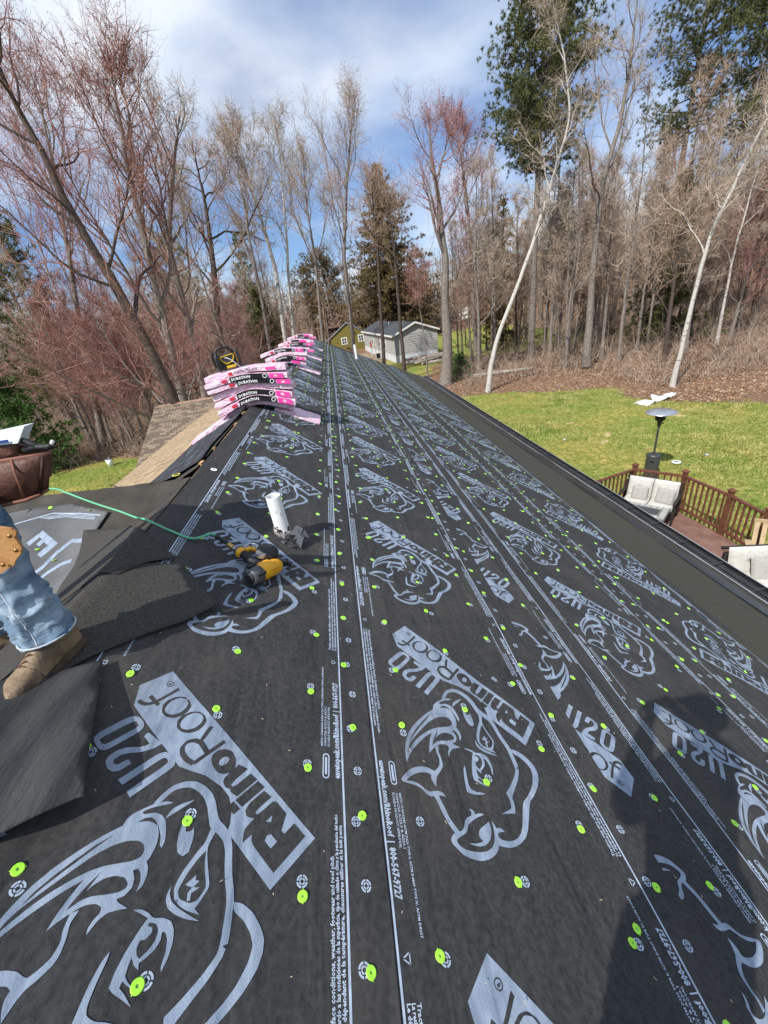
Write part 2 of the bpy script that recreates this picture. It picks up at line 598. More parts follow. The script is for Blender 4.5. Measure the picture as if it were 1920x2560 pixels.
# glossy black membrane turned over the eave: rounded in section
mb = MB()
prof = [(6.08, .012), (6.12, .022), (6.2, .034), (6.3, .042), (6.4, .040), (6.5, .030), (6.555, .016), (6.575, -.01), (6.577, -.05)]
us = np.arange(U0, U1 + .01, .3)
for i, u in enumerate(us):
    for v, h in prof:
        mb.v.append(tuple(RP(u, v, h + .006 * math.sin(u * 2.3) + .005 * math.sin(u * 5.1 + v * 3) + .008 * noise.noise((u * 1.7, v * 3, 2.0)))))
np_ = len(prof)
for i in range(len(us) - 1):
    for k in range(np_ - 1):
        a0 = i * np_ + k
        mb.f.append((a0, a0 + 1, a0 + np_ + 1, a0 + np_)); mb.m.append(0)
mb.build('eave_wrap', mat('glossy_black_membrane', (.016, .018, .02), .34, .5, col2=(.03, .033, .036), scale=3, bump=.25, bscale=9), house, smooth=True)
mb = MB()
pr = [(ex + .02, ez - .02), (ex + .02, ez - .13), (ex + .2, ez - .13), (ex + .26, ez - .07), (ex + .26, ez + .015), (ex + .245, ez + .015)]
for y0_, y1_ in ((U0, U1),):
    for k in range(len(pr) - 1):
        (xa, za), (xb, zb) = pr[k], pr[k + 1]
        mb.poly([(xa, y0_, za), (xb, y0_, zb), (xb, y1_, zb), (xa, y1_, za)])
gut = mb.build('gutter', M_DARKMETAL, house)
sm = gut.modifiers.new('thick', 'SOLIDIFY'); sm.thickness = .004
mb = MB()
mb.beam((ex + .085, U0, ez - .03), (ex + .085, U1, ez - .03), .10, .006)
mb.beam((ex + .195, U0, ez - .02), (ex + .195, U1, ez - .02), .075, .006)
mb.beam((ex + .14, U0, ez - .018), (ex + .14, U1, ez - .018), .012, .012)
mb.build('gutter_guard', M_DARKMETAL, house)
mb = MB()
mb.beam((ex + .268, U0, ez + .006), (ex + .268, U1, ez + .006), .014, .02)
mb.beam((ex + .035, U0, ez + .0), (ex + .035, U1, ez + .0), .012, .01)
mb.build('gutter_lip', mat('bright_metal', (.62, .62, .6), .35, .5, metal=.6), house)
k_ = 0
yy_ = U0 + .3
while yy_ < U1:
    mb = MB(); mb.beam((ex + .02, yy_, ez - .008), (ex + .262, yy_, ez + .008), .022, .006); mb.build('gutter_hanger', M_DARKMETAL, house)
    if k_ % 5 == 2:
        mb = MB(); mb.beam((ex + .272, yy_ + .1, ez - .06), (ex + .272, yy_ + .16, ez - .06), .006, .13); mb.build('gutter_joint', M_DARKMETAL, house)
    yy_ += .61; k_ += 1
for q in range(26):
    u = nr.uniform(.5, 15); v = nr.uniform(5.0, 6.5)
    mb = MB(); p_ = RP(u, v, .045 if v > 6.1 else .012); mb.beam(p_, p_ + Vector((nr.uniform(-.03, .03), nr.uniform(-.05, .05), .004)), .012, .006); mb.build('debris_scrap', M_FELT, house)

# ------------------------------------------------------------------ underlayment sheets
LOGO = '''L0,0 7740,0 7800,1180 7150,1670 4360,1670 4050,1520 3600,1270 3000,1110 2620,1110 2350,1220 2180,1340 2000,1500 1880,1670 20,1670;
L3743,2597 3805,2363 3819,2123 3728,1918 3564,1740 3300,1659 3044,1646 2788,1717 2545,1833 2299,1953 2009,1886 1753,1883 1534,1984 1285,2166 1001,2352 749,2482 571,2601 398,2776 205,2967 53,3146 -38,2973 120,2795 319,2606 500,2431 689,2302 942,2169 1222,1982 1475,1794 1714,1666 1996,1630 2272,1668 2493,1592 2745,1469 3028,1400 3315,1429 3611,1538 3826,1750 3966,2057 3952,2417 3871,2684;
L78,3095 -73,3059 -134,3183 -205,3580 -217,3961 -240,4427 -362,4552 -464,4729 -528,4903 -134,5316 -358,4856 -299,4724 -184,4558 -3,4447 -37,4076 -47,3629 -7,3259;
L3888,3475 3978,3327 3982,3127 3918,2881 3841,2652 3691,2403 3533,2305 3661,2538 3793,2743 3862,2949 3833,3002 3758,2957 3626,2759 3439,2664 3236,2679 3005,2797 2803,2942 2740,3057 2817,3068 2990,2946 3214,2880 3423,2849 3565,2877 3666,2984 3711,3155 3722,3244;
L3300,2669 3406,2415 3351,2165 3205,1848 3206,2015 3253,2286 3284,2503;
L3431,6467 3629,6253 3800,6017 3925,5757 4057,5324 4097,4877 4069,4458 4007,3981 3896,3496 3739,3213 3522,2959 3297,2868 3084,2949 2893,3105 2738,3347 2706,3490 2843,3769 3246,4262 3366,4575 3466,4972 3515,5377 3532,5756 3518,6087 3475,6290;
D3766,5081 3744,4687 3707,4235 3615,3861 3470,3569 3272,3368 3103,3328 2957,3395 2899,3511 2959,3685 3134,3918 3308,4148 3453,4420 3562,4745 3642,5104 3670,5417 3659,5723 3629,5996 3593,6128 3710,5914 3767,5666 3773,5397;
D3800,5613 3894,5349 3931,4932 3921,4515 3901,4097 3826,3724 3842,4000 3853,4471 3863,4892 3852,5229 3822,5476;
L2979,5415 3116,5194 3241,4924 3374,4560 3262,4231 3167,3997 2891,3673 2726,3448 2584,3476 2421,3589 2308,3753 2302,3901 2422,3738 2588,3657 2716,3656 2758,3756 2595,3791 2446,3912 2413,4090 2474,4254 2388,4250 2150,4163 2267,4319 2375,4488 2384,4679 2311,4926 2398,4870 2465,4725 2483,4587 2568,4524 2716,4578 2849,4729 2902,4860 2940,5016 2973,5210;
D3099,4642 3107,4483 3063,4261 2940,4079 2752,3949 2587,3954 2530,4033 2573,4164 2699,4337 2925,4588 3013,4755 3054,5033 3118,4875 3201,4544 3241,4256 3152,4487;
L2937,4990 2854,4850 2760,5058 2567,5191 2383,5366 2311,5513 2297,5759 2314,5972 2269,6115 2140,6379 2318,6319 2441,6245 2502,6138 2607,6156 2743,6265 2880,6427 2989,6630 3051,6849 3072,7075 2955,6949 2790,6845 2573,6775 2383,6770 2246,6731 2119,6561 1979,6412 1848,6362 1698,6409 1840,6495 1916,6558 1852,6647 1971,6772 2027,6728 2145,6852 2281,6891 2423,6866 2605,6882 2782,6964 2939,7077 3128,7190 3228,7188 3246,7060 3235,6822 3190,6578 3093,6354 2902,6111 2712,5974 2539,5924 2463,5881 2441,5677 2458,5490 2581,5292 2758,5188;
L2013,6727 1893,6601 1550,6784 1286,6947 1032,7015 823,7060 759,6951 768,6777 827,6587 811,6428 715,6281 744,6181 815,6122 892,6118 789,6045 682,6051 623,6121 548,5985 444,5878 375,5867 433,5976 533,6159 627,6415 679,6656 632,6822 639,6964 723,7151 786,7344 753,7412 641,7441 464,7405 267,7294 25,7097 -157,6876 -255,6639 -251,6412 -170,6196 -55,6005 79,5840 -52,5882 -146,5944 -233,5834 -339,5812 -423,5826 -305,5954 -251,6054 -300,6156 -430,6146 -610,6031 -771,5856 -869,5647 -910,5422 -887,5162 -632,4270 -700,3943 -741,3558 -733,3253 -640,2863 -488,2604 -250,2513 55,2490 337,2553 492,2444 313,2314 -3,2241 -345,2273 -597,2353 -756,2526 -875,2775 -934,3197 -916,3640 -848,4063 -999,4723 -1085,5121 -1091,5425 -1010,5746 -876,6010 -720,6194 -547,6322 -415,6395 -444,6565 -411,6765 -320,7018 -113,7300 134,7474 405,7592 652,7591 848,7590 946,7518 962,7361 929,7226 1177,7162 1521,7013;
L156,5941 72,6008 -19,6134 -79,6288 -107,6468 -76,6673 15,6855 171,7009 325,7100 422,7133 224,6951 118,6808 67,6694 179,6694 268,6636 305,6492 270,6303 184,6090;
L2028,4090 1914,3961 1742,3881 1580,3858 1411,3691 1239,3611 1055,3651 867,3791 729,3979 640,4171 719,4134 855,3949 1018,3829 1165,3795 1219,3843 1110,3931 1062,4092 1071,4271 1099,4404 1007,4468 1143,4494 1286,4465 1204,4581 1112,4683 967,4684 706,4619 839,4684 1011,4732 1076,4744 1028,4829 855,4800 604,4798 828,4866 1048,4948 1169,4963 1301,4808 1457,4528 1598,4169 1664,3939 1827,4000;
D1565,3954 1442,3861 1293,3894 1191,4020 1153,4193 1159,4376 1253,4387 1358,4334 1426,4230 1354,4150 1367,3999 1439,3947 1535,4001;
L1702,4722 1620,4791 1417,5093 1234,5321 1108,5392 920,5321 757,5192 610,5096 661,5200 850,5412 1036,5554 1186,5603 1312,5442 1503,5187 1667,4883;
L1843,3286 1726,3394 1552,3434 1298,3379 1058,3293 789,3197 1000,3356 1253,3490 1499,3561 1671,3522 1766,3440;
L2314,1788 2152,1766 1961,2211 1802,2347 1525,2495 1174,2668 1077,3016 1064,3142 881,3130 1147,3282 1358,3357 1559,3374 1761,3269 1905,2989 2029,2509 2071,2233 2233,1979;
D1896,2324 1613,2546 1217,2741 1157,3035 1228,3163 1312,3212 1488,3293 1650,3239 1795,2910 1883,2550;
L1620,3057 1611,2773 1533,2834 1447,2784 1448,2958 1333,2850 1378,3047 1271,3141 1319,3196 1444,3100 1460,2972;
L2944,2321 2818,2342 2651,2455 2565,2351 2594,2244 2467,2317 2337,2440 2250,2555 2179,2632 2201,2792 2361,2848 2553,2753 2741,2591;
L6859,2815 6845,1967 6762,1810 6637,1717 6367,1706 6202,1835 6166,2020 6167,2841 6240,2996 6378,3052 6697,3045 6812,2978;
D6646,2827 6613,1966 6558,1874 6386,1891 6344,1991 6363,2814 6428,2916 6604,2919;
L5983,1808 5947,1758 5363,1653 5376,1929 5522,2269 5690,2492 5784,2688 5769,2879 5662,2945 5556,2875 5545,2757 5521,2587 5339,2590 5345,2904 5439,3060 5637,3117 5862,3070 5959,2955 5988,2710 5897,2443 5644,2141 5596,1929 5931,1929;
L5127,3052 5134,1897 5058,1725 4924,1655 4577,1662 4481,1746 4456,1886 4449,3047 4661,3033 4668,1885 4736,1800 4880,1812 4925,1921 4910,3032;
D6967,227 6934,807 6947,1139 7011,1289 7122,1379 7265,1407 7238,1531 7079,1510 6936,1408 6850,1204 6832,837 6848,256;
D7193,1171 6712,1139 6732,1012 7216,1044;
D6647,969 6711,752 6664,479 6502,271 6246,218 6015,288 5900,472 5862,715 5955,952 6141,1104 6401,1135;
L6544,867 6608,649 6545,398 6357,271 6176,297 6046,463 6007,707 6101,940 6273,1040 6432,1009;
D5813,903 5868,689 5814,419 5650,214 5400,163 5180,232 5074,414 5045,654 5142,888 5327,1038 5580,1068;
L5711,802 5765,587 5696,339 5511,215 5336,240 5215,404 5185,645 5283,875 5454,974 5607,944;
D4937,287 4697,824 4613,733 4846,186;
D4221,207 4218,1323 4099,1330 4096,217;
D4167,761 4613,704 4845,820 4963,1061 4893,1341 4681,1478 4406,1490 4144,1413 4165,1255 4418,1330 4670,1319 4830,1219 4860,1106 4785,967 4600,873 4170,917;
D4030,729 4031,548 3915,342 3708,232 3423,297 3223,464 3168,637 3261,845 3453,968 3710,954 3918,872;
L3717,716 3730,553 3654,441 3543,453 3482,588 3517,739 3616,797;
D3218,332 2916,209 2899,735 2857,881 2785,888 2739,731 2743,230 2449,197 2470,945 2701,1010 2780,967 2908,1043 3087,1006 3172,880;
D2404,208 2114,176 2130,1006 2410,1041;
D2423,1107 2127,1083 2130,1299 2407,1335;
D2045,254 1746,205 1768,734 1729,839 1661,816 1632,629 1617,236 1322,188 1375,1544 1609,1315 1636,936 1817,1066 1988,1003 2061,784;
D240,180 720,180 720,580 850,580 1080,180 1580,180 1220,660 1420,820 1420,1180 1200,1380 240,1380;
L720,850 980,850 1040,960 980,1080 720,1080;
D7396,351 7379,413 7333,459 7271,476 7208,459 7163,413 7146,351 7163,289 7208,243 7271,226 7333,243 7379,288;
L7366,351 7353,398 7319,433 7271,446 7223,433 7189,398 7176,351 7189,304 7223,269 7271,256 7319,269 7353,303;
D7231,301 7261,301 7311,401 7231,411'''
M_SHEET = mat('black_synthetic_underlayment', (.0245, .0245, .0255), .74, .24, col2=(.056, .056, .057), scale=75, detail=10, lo=.28, hi=.76, bump=.14, bscale=330, rough2=.88, stretch=(1, .75, 1), wrinkle=.6, dust=(.10, .088, .074))
M_PRINT = mat('pale_blue_print', (.185, .235, .315), .75, .25, col2=(.295, .355, .445), scale=26, detail=8, lo=.3, hi=.62, bump=.15, bscale=330, stretch=(1, .45, 1), wrinkle=.6, dust=(.16, .165, .17))
M_PRINT2 = mat('white_print', (.33, .40, .50), .75, .25, col2=(.46, .53, .63), scale=30)
PER = 1.275


def wgt(u):
    return float(np.clip((7.0 - u) / 2.0, 0, 1))


def disp(u, v):
    'wrinkles of the sheets'
    k = wgt(u)
    if k <= 0: return 0.0
    z = .0042 * math.sin(8.3 * v + 1.9 * u + .6) * math.sin(2.3 * u + 1.1 * v)
    z += .0030 * math.sin(15.0 * v - 4.1 * u + 2.0) * (.5 + .5 * math.sin(1.9 * u + 2.7 * v))
    z += .0026 * math.sin(21.0 * (v + .34 * u)) * max(0.0, math.sin(2.1 * v + 1.2 * u + .5))
    z += .0075 * noise.noise((u * 1.3, v * 2.1, 4.2))
    r = max(0.0, 1 - abs(v - 2.18) / .35)          # loose lap puckers
    z += .004 * r * (1 + math.sin(4.6 * u + 8 * v))
    r = max(0.0, 1 - abs(v - 1.13) / .2) * max(0.0, 1 - abs(u - .5) / .35)
    z += .011 * r
    r = max(0.0, 1 - abs(v - 3.15) / .5) * max(0.0, 1 - abs(u - 1.6) / 1.2)
    z += .008 * r * math.sin(9 * v + 5 * u)
    return z * k


SHEETS = [  # v of the upper printed line, upper edge, lower edge, turned round, u of the logo, skew, label
    (0.180, 0.020, 1.205, False, 0.6517, 0.0, 'topmost strip of black underlayment, lying along the open ridge slot'),
    (1.220, 1.080, 2.272, False, 1.1416, 0.0, 'second strip of black underlayment below the ridge, with whole upright rhino logos'),
    (1.700, 1.560, 2.735, True, 1.3715, 0.0, 'narrow middle strip of black underlayment whose upside down logos are half covered'),
    (2.755, 2.615, 3.790, False, 0.8625, 0.0, 'fourth strip of black underlayment down the slope, just above the lowest printed strip'),
    (3.885, 3.60, 4.930, True, 4.4755, 0.026, 'lowest printed strip of black underlayment, its logos upside down above the plain eave band'),
]
BASE_H = [.016, .0135, .011, .0085, .006]


def parse_logo():
    out = []
    for s in LOGO.split(';'):
        s = s.strip()
        out.append((s[0], [tuple(int(q) * 1e-4 for q in p.split(',')) for p in s[1:].split()]))
    return out


def inside(p, poly):
    c = False
    n = len(poly)
    for i in range(n):
        (xa_, ya_), (xb_, yb_) = poly[i], poly[(i + 1) % n]
        if (ya_ > p[1]) != (yb_ > p[1]) and p[0] < (xb_ - xa_) * (p[1] - ya_) / (yb_ - ya_) + xa_: c = not c
    return c


def chaikin(pts):
    'rounds traced curves but keeps sharp corners'
    out = []
    n = len(pts)
    for i in range(n):
        p0, p1, p2 = (np.array(pts[(i + j) % n]) for j in (-1, 0, 1))
        d1, d2 = p1 - p0, p2 - p1
        c = float(d1 @ d2) / (np.linalg.norm(d1) * np.linalg.norm(d2) + 1e-12)
        if c > .55:
            out += [tuple(p1 - d1 * .25), tuple(p1 * .5 + (p1 - d1 * .25 + p1 + d2 * .25) * .25), tuple(p1 + d2 * .25)]
        else: out.append(tuple(p1))
    return out


def logo_mesh():
    'flat triangles of the printed emblem in its own frame (x along the lettering, y up); returns verts, faces, material'
    shapes = parse_logo()
    lev = []
    for i, (k, pts) in enumerate(shapes):
        l = 0
        smp = [pts[0], pts[len(pts) // 2], pts[len(pts) // 3]]
        for j in range(i):
            if sum(inside(q, shapes[j][1]) for q in smp) >= 2: l = max(l, lev[j] + (shapes[j][0] != k))
        if k == 'D': l = max(l, 1)
        lev.append(l)
    shapes = [(k, chaikin(p_) if i > 0 else p_) for i, (k, p_) in enumerate(shapes)]
    V, Fc, Mi = [], [], []
    for li, (k, pts) in enumerate(shapes):
        bm = bmesh.new()
        tri = tessellate_polygon([[Vector((x, y, 0)) for x, y in pts]])
        vs = [bm.verts.new((x, y, 0)) for x, y in pts]
        for t in tri:
            try: bm.faces.new([vs[i] for i in t])
            except ValueError: pass
        xs_ = [p[0] for p in pts]; ys_ = [p[1] for p in pts]
        st = .06
        for ax, lo_, hi_ in ((0, min(xs_), max(xs_)), (1, min(ys_), max(ys_))):
            c = math.floor(lo_ / st) * st + st
            while c < hi_:
                co = (c, 0, 0) if ax == 0 else (0, c, 0)
                no = (1, 0, 0) if ax == 0 else (0, 1, 0)
                bmesh.ops.bisect_plane(bm, geom=bm.verts[:] + bm.edges[:] + bm.faces[:], plane_co=co, plane_no=no)
                c += st
        bm.verts.index_update()
        n0 = len(V)
        for v in bm.verts: V.append((v.co.x, v.co.y, li * 1.2e-5 + lev[li] * 4e-4))
        for f in bm.faces:
            Fc.append(tuple(n0 + v.index for v in f.verts)); Mi.append(0 if k == 'L' else 1)
        bm.free()
    return V, Fc, Mi


LG = logo_mesh()
E_R = (.6893, -.7244)       # lettering direction on the slope (u, v)
E_U = (-.7244, -.6893)


def target_mesh():
    'printed nail target: two broken rings'
    V, Fc = [], []
    for r0, r1 in ((.0105, .0152), (.0045, .0082)):
        for q in range(4):
            a0, a1 = q * math.pi / 2 + .12, (q + 1) * math.pi / 2 - .12
            n0 = len(V)
            for k in range(5):
                a = a0 + (a1 - a0) * k / 4
                V.append((r0 * math.cos(a), r0 * math.sin(a))); V.append((r1 * math.cos(a), r1 * math.sin(a)))
            for k in range(4):
                Fc.append((n0 + 2 * k, n0 + 2 * k + 1, n0 + 2 * k + 3, n0 + 2 * k + 2))
    return V, Fc


TG = target_mesh()
# printed lines of one repeat, in (t along, s down from the upper line); reading +t with tops towards -s
LINES = [
    ('eavetopeak.com/RhinoRoof  |  800-567-9727', .826, 1.222, .899, .021, .0012),
    ('MEETS / SURPASSES ASTM D226 TYPE II, ASTM D4869 TYPE IV, ASTM D8257', .937, 1.30, .839, .0075, .0003),
    ('CAN/CSA A123.3 & A220.1', .937, 1.10, .852, .0085, .0003),
    ('FLORIDA PRODUCT APPROVAL', .937, 1.10, .865, .0085, .0003),
    ('Traction may vary with surface conditions, weather, footwear and roof pitch', .135, .607, .874, .0115, .0005),
    ('La resistencia puede variar de acuerdo a las condiciones de la superficie, tipo de calzado o clima y la pendiente del techo', .135, .717, .887, .0105, .0005),
    ("Le d\u00e9placement peut varier d\u00e9pendant de la temp\u00e9rature, chaussures utiliser et le toit pente", .135, .687, .900, .0105, .0005),
]


def lines_mesh(near):
    V, Fc = [], []
    for body, t0, t1, s, size, bold in LINES:
        if near:
            tv, tf = text_mesh(body, size * 1.38, bold=bold)
            xs_ = [p[0] for p in tv]
            k = (t1 - t0) / (max(xs_) - min(xs_))
            x0 = min(xs_)
            n0 = len(V)
            V += [(t0 + (p[0] - x0) * k, s - p[1]) for p in tv]
            Fc += [tuple(n0 + i for i in f)[::-1] for f in tf]
        else:
            r = random.Random(len(body))
            t = t0
            while t < t1:
                w_ = r.uniform(.02, .07)
                n0 = len(V)
                h_ = size * .62
                V += [(t, s), (min(t + w_, t1), s), (min(t + w_, t1), s - h_), (t, s - h_)]
                Fc.append((n0, n0 + 1, n0 + 2, n0 + 3))
                t += w_ + .010
    # recycling triangle: three bars
    for k in range(3):
        a0, a1 = math.radians(90 + 120 * k), math.radians(210 + 120 * k)
        c = (1.336, .884)
        p0 = (c[0] + .016 * math.cos(a0), c[1] + .016 * math.sin(a0)); p1 = (c[0] + .016 * math.cos(a1), c[1] + .016 * math.sin(a1))
        q0 = (c[0] + .0095 * math.cos(a0), c[1] + .0095 * math.sin(a0)); q1 = (c[0] + .0095 * math.cos(a1), c[1] + .0095 * math.sin(a1))
        f_ = .12
        n0 = len(V)
        V += [tuple(np.array(p0) * (1 - f_) + np.array(p1) * f_), tuple(np.array(p1) * (1 - f_) + np.array(p0) * f_), tuple(np.array(q1) * (1 - f_) + np.array(q0) * f_), tuple(np.array(q0) * (1 - f_) + np.array(q1) * f_)]
        Fc.append((n0, n0 + 1, n0 + 2, n0 + 3))
    # capsule mark (outline and core)
    for (hw, hl, hole) in ((.0125, .043, .65), (.004, .030, .0)):
        c = (.868, .851)
        ring = []
        for k in range(16):
            a = 2 * math.pi * k / 16
            ring.append((math.cos(a), math.sin(a)))
        n0 = len(V)
        for cx_, sy_ in ring:
            o_ = (hl - hw) if cx_ > 0 else -(hl - hw)
            V.append((c[0] + o_ + cx_ * hw, c[1] + sy_ * hw))
            V.append((c[0] + o_ + cx_ * hw * hole, c[1] + sy_ * hw * hole))
        for k in range(16):
            k2 = (k + 1) % 16
            Fc.append((n0 + 2 * k, n0 + 2 * k2, n0 + 2 * k2 + 1, n0 + 2 * k + 1))
    return V, Fc


LN_NEAR, LN_FAR = lines_mesh(True), lines_mesh(False)


def cap_mesh():
    mb = MB()
    mb.lathe([(.0, .0010), (.0032, .0012)], sides=14, mi=1)
    mb.lathe([(.0032, .0012), (.0036, .0024), (.006, .0016), (.0112, .0026), (.0128, .0026), (.0138, .0002)], sides=14)
    mb.box((.0143, 0, .0008), (.003, .0022, .0012))
    mb.box((-.0141, .002, .0008), (.003, .0022, .0012))
    return mb.mesh('cap_nail', [mat('lime_plastic_cap', (.36, .84, .045), .4, .45, col2=(.44, .92, .07), scale=9), mat('nail_head_grey', (.16, .30, .08), .5, .4)], True)


CAP = cap_mesh()


def build_sheet(si):
    v0_, va, vb, flip, lu, skew, label = SHEETS[si]
    h0 = BASE_H[si]
    root = empty('underlayment_sheet', RP(10, (va + vb) / 2, h0))
    tag(root, label, 'underlayment', 'strips of black underlayment on the right slope')
    inv = root.matrix_basis.inverted()

    def sk(u): return skew * min(max(u - 2.5, 0.0), 6.0)

    def P(u, v, h): return inv @ RP(u, v + sk(u), h0 + h + disp(u, v + sk(u)))

    def relink(name, V, Fc, mats, mi=None):
        me = bpy.data.meshes.new(name)
        me.from_pydata(V, [], Fc)
        for m in mats: me.materials.append(m)
        if mi: me.polygons.foreach_set('material_index', mi)
        return link_mesh(name, me, root)
    # membrane
    us = np.concatenate([np.arange(U0, -.4, .25), np.arange(-.4, 7.2, .04), np.arange(7.2, U1 + .21, .5), [U1 + .0]])
    us = np.unique(np.round(us, 4)); us = us[us <= U1 + 1e-6]
    vs_ = np.linspace(va, vb, 31)
    V = []
    for u in us:
        for j, v in enumerate(vs_):
            e = .0
            if j == 30:       # the cut edge wanders and lifts a little
                e = .006 * math.sin(2.1 * u + si) + .004 * math.sin(5.3 * u)
            V.append(P(u, v + e * .6, (.0009 * (1 + math.sin(3.1 * u + si)) if j >= 30 else 0)))
    nv = len(vs_)
    Fc = [(i * nv + j, i * nv + j + 1, (i + 1) * nv + j + 1, (i + 1) * nv + j) for i in range(len(us) - 1) for j in range(nv - 1)]
    n0 = len(V)
    for i, u in enumerate(us):               # thickness of the lower edge, its own vertices so that the top stays crisp
        V.append(V[i * nv + nv - 1].copy()); V.append(P(u, vb + .0, -.0025))
    Fc += [(n0 + 2 * i, n0 + 2 * i + 1, n0 + 2 * i + 3, n0 + 2 * i + 2) for i in range(len(us) - 1)]
    o = relink('membrane', V, Fc, [M_SHEET])
    o.data.polygons.foreach_set('use_smooth', [True] * len(o.data.polygons))

    # repeats of the print
    def S(t, s):               # sheet print coordinates -> (u, v), turned round where the sheet is
        return (t, v0_ + s) if not flip else (-t, v0_ + .91 - s)
    # u of t=0 so that logo sits at lu ; for the upright sheet S2, Rb is at u=1.1416 with the text as listed
    off = (lu - 1.1416) if not flip else (lu + 1.1416)
    shared = {}
    for k in range(-2, 22):
        du = k * PER + off
        uc = (1.1416 if not flip else -1.1416) + du
        if uc < -1.1 or uc > U1 - .75: continue
        near = uc < 8.6
        sg = -1 if flip else 1
        cu, cv = uc, (v0_ + .818 if not flip else v0_ + .092)

        def lp(x, y): return (cu + sg * (E_R[0] * x + E_U[0] * y), cv + sg * (E_R[1] * x + E_U[1] * y))
        if near:
            Vv = []
            for x, y, z in LG[0]:
                u, v = lp(x, y)
                Vv.append(P(u, v, .0013 + z))
            relink('printed_logo', Vv, LG[1], [M_PRINT, M_SHEET], LG[2])
        else:
            if 'logo' not in shared:
                me = bpy.data.meshes.new('printed_logo')
                Vv = []
                for x, y, z in LG[0]:
                    u, v = lp(x, y)
                    Vv.append(RP(u - uc, v, h0 + .0013 + z))
                me.from_pydata(Vv, [], LG[1])
                me.materials.append(M_PRINT); me.materials.append(M_SHEET)
                me.polygons.foreach_set('material_index', LG[2])
                shared['logo'] = me
            o = link_mesh('printed_logo', shared['logo'], root)
            o.location = inv @ Vector((0, uc, 0)) + Vector((sk(uc) * CP, 0, -sk(uc) * SP))
        # small print along both edges
        V2, F2 = [], []
        src = LN_NEAR if uc < 3.6 else LN_FAR
        for turn in (0, 1):
            n0 = len(V2)
            for t, s in src[0]:
                if turn: t, s = 1.243 - t, .91 - s
                t += .49
                u, v = S(t, s)
                u += du
                V2.append(P(min(u, U1 - .02), v, .0012))
            F2 += [tuple(n0 + i for i in f) for f in src[1]]
        tag(relink('printed_text', V2, F2, [M_PRINT2]), kind='stuff')
        V2, F2 = [], []
        nails = []
        for (s, t0, st) in ((.132, .711, .3187), (.458, .553, .3187), (.785, .722, .3187), (.955, .551, .15937)):
            for q in range(int(round(PER / st))):
                jit = (.010 if (s == .955 and q % 2) else -.008) if s == .955 else 0
                u, v = S(t0 + q * st, s + jit)
                u += du
                if u > U1 - .05: continue
                if uc < 9:
                    n0 = len(V2)
                    for x, y in TG[0]: V2.append(P(u + x, v + y, .0012))
                    F2 += [tuple(n0 + i for i in f) for f in TG[1]]
                if s != .955 or q % 2 == 0: nails.append((u, v))
        if V2: tag(relink('printed_targets', V2, F2, [M_PRINT2]), kind='stuff')
        for u, v in nails:
            if v + sk(u) > vb - .012 or (si > 0 and v < SHEETS[si - 1][2] + .012): continue
            r = rng.random()
            if r < .06: continue
            for q in range(2 if r > .965 else 1):
                uu, vv = u + rng.gauss(0, .016), v + rng.gauss(0, .014) + q * .03
                uu = min(uu, U1 - .03)
                o = bpy.data.objects.new('cap_nail', CAP)
                COL.objects.link(o); o.parent = root
                x_ = Vector((0, 1, 0)); n_ = Vector((SP, 0, CP)); y_ = n_.cross(x_)
                tilt = Matrix.Rotation(rng.uniform(-.12, .12), 3, 'X') @ Matrix.Rotation(rng.uniform(-.12, .12), 3, 'Y') @ Matrix.Rotation(rng.uniform(0, 6.28), 3, 'Z')
                o.matrix_local = Matrix.Translation(P(uu, vv, .0012)) @ (Matrix((x_, y_, n_)).transposed() @ tilt).to_4x4()
    # the two continuous guide lines
    for s in (0.0, .91):
        V2, F2 = [], []
        uu = us[us > -1.3]
        for u in uu:
            w1 = .0032
            V2.append(P(u, v0_ + s - w1, .0012)); V2.append(P(u, v0_ + s + w1, .0012))
        F2 = [(2 * i, 2 * i + 1, 2 * i + 3, 2 * i + 2) for i in range(len(uu) - 1)]
        relink('guide_line', V2, F2, [M_PRINT2])
    return root


for si_ in range(5):
    build_sheet(si_)

# plain granular strip between the last printed sheet and the eave
mb = MB()
us = np.arange(U0, U1 + .01, .3)
vs_ = np.linspace(4.80, 6.13, 8)
for u in us:
    for v in vs_:
        mb.v.append(tuple(RP(u, v + .008 * math.sin(u * 1.7) * (v > 6.1), .0025 + .0025 * noise.noise((u * .9, v * 2, 1.0)))))
nv = len(vs_)
for i in range(len(us) - 1):
    for j in range(nv - 1):
        mb.f.append((i * nv + j, i * nv + j + 1, (i + 1) * nv + j + 1, (i + 1) * nv + j)); mb.m.append(0)
o = mb.build('eave_membrane', mat('granular_brown_membrane', (.050, .047, .036), .9, .25, col2=(.075, .07, .055), scale=120, detail=6, bump=.5, bscale=200), None, True)
tag(o, 'plain brown grey membrane strip along the eave beside the gutter', 'membrane')
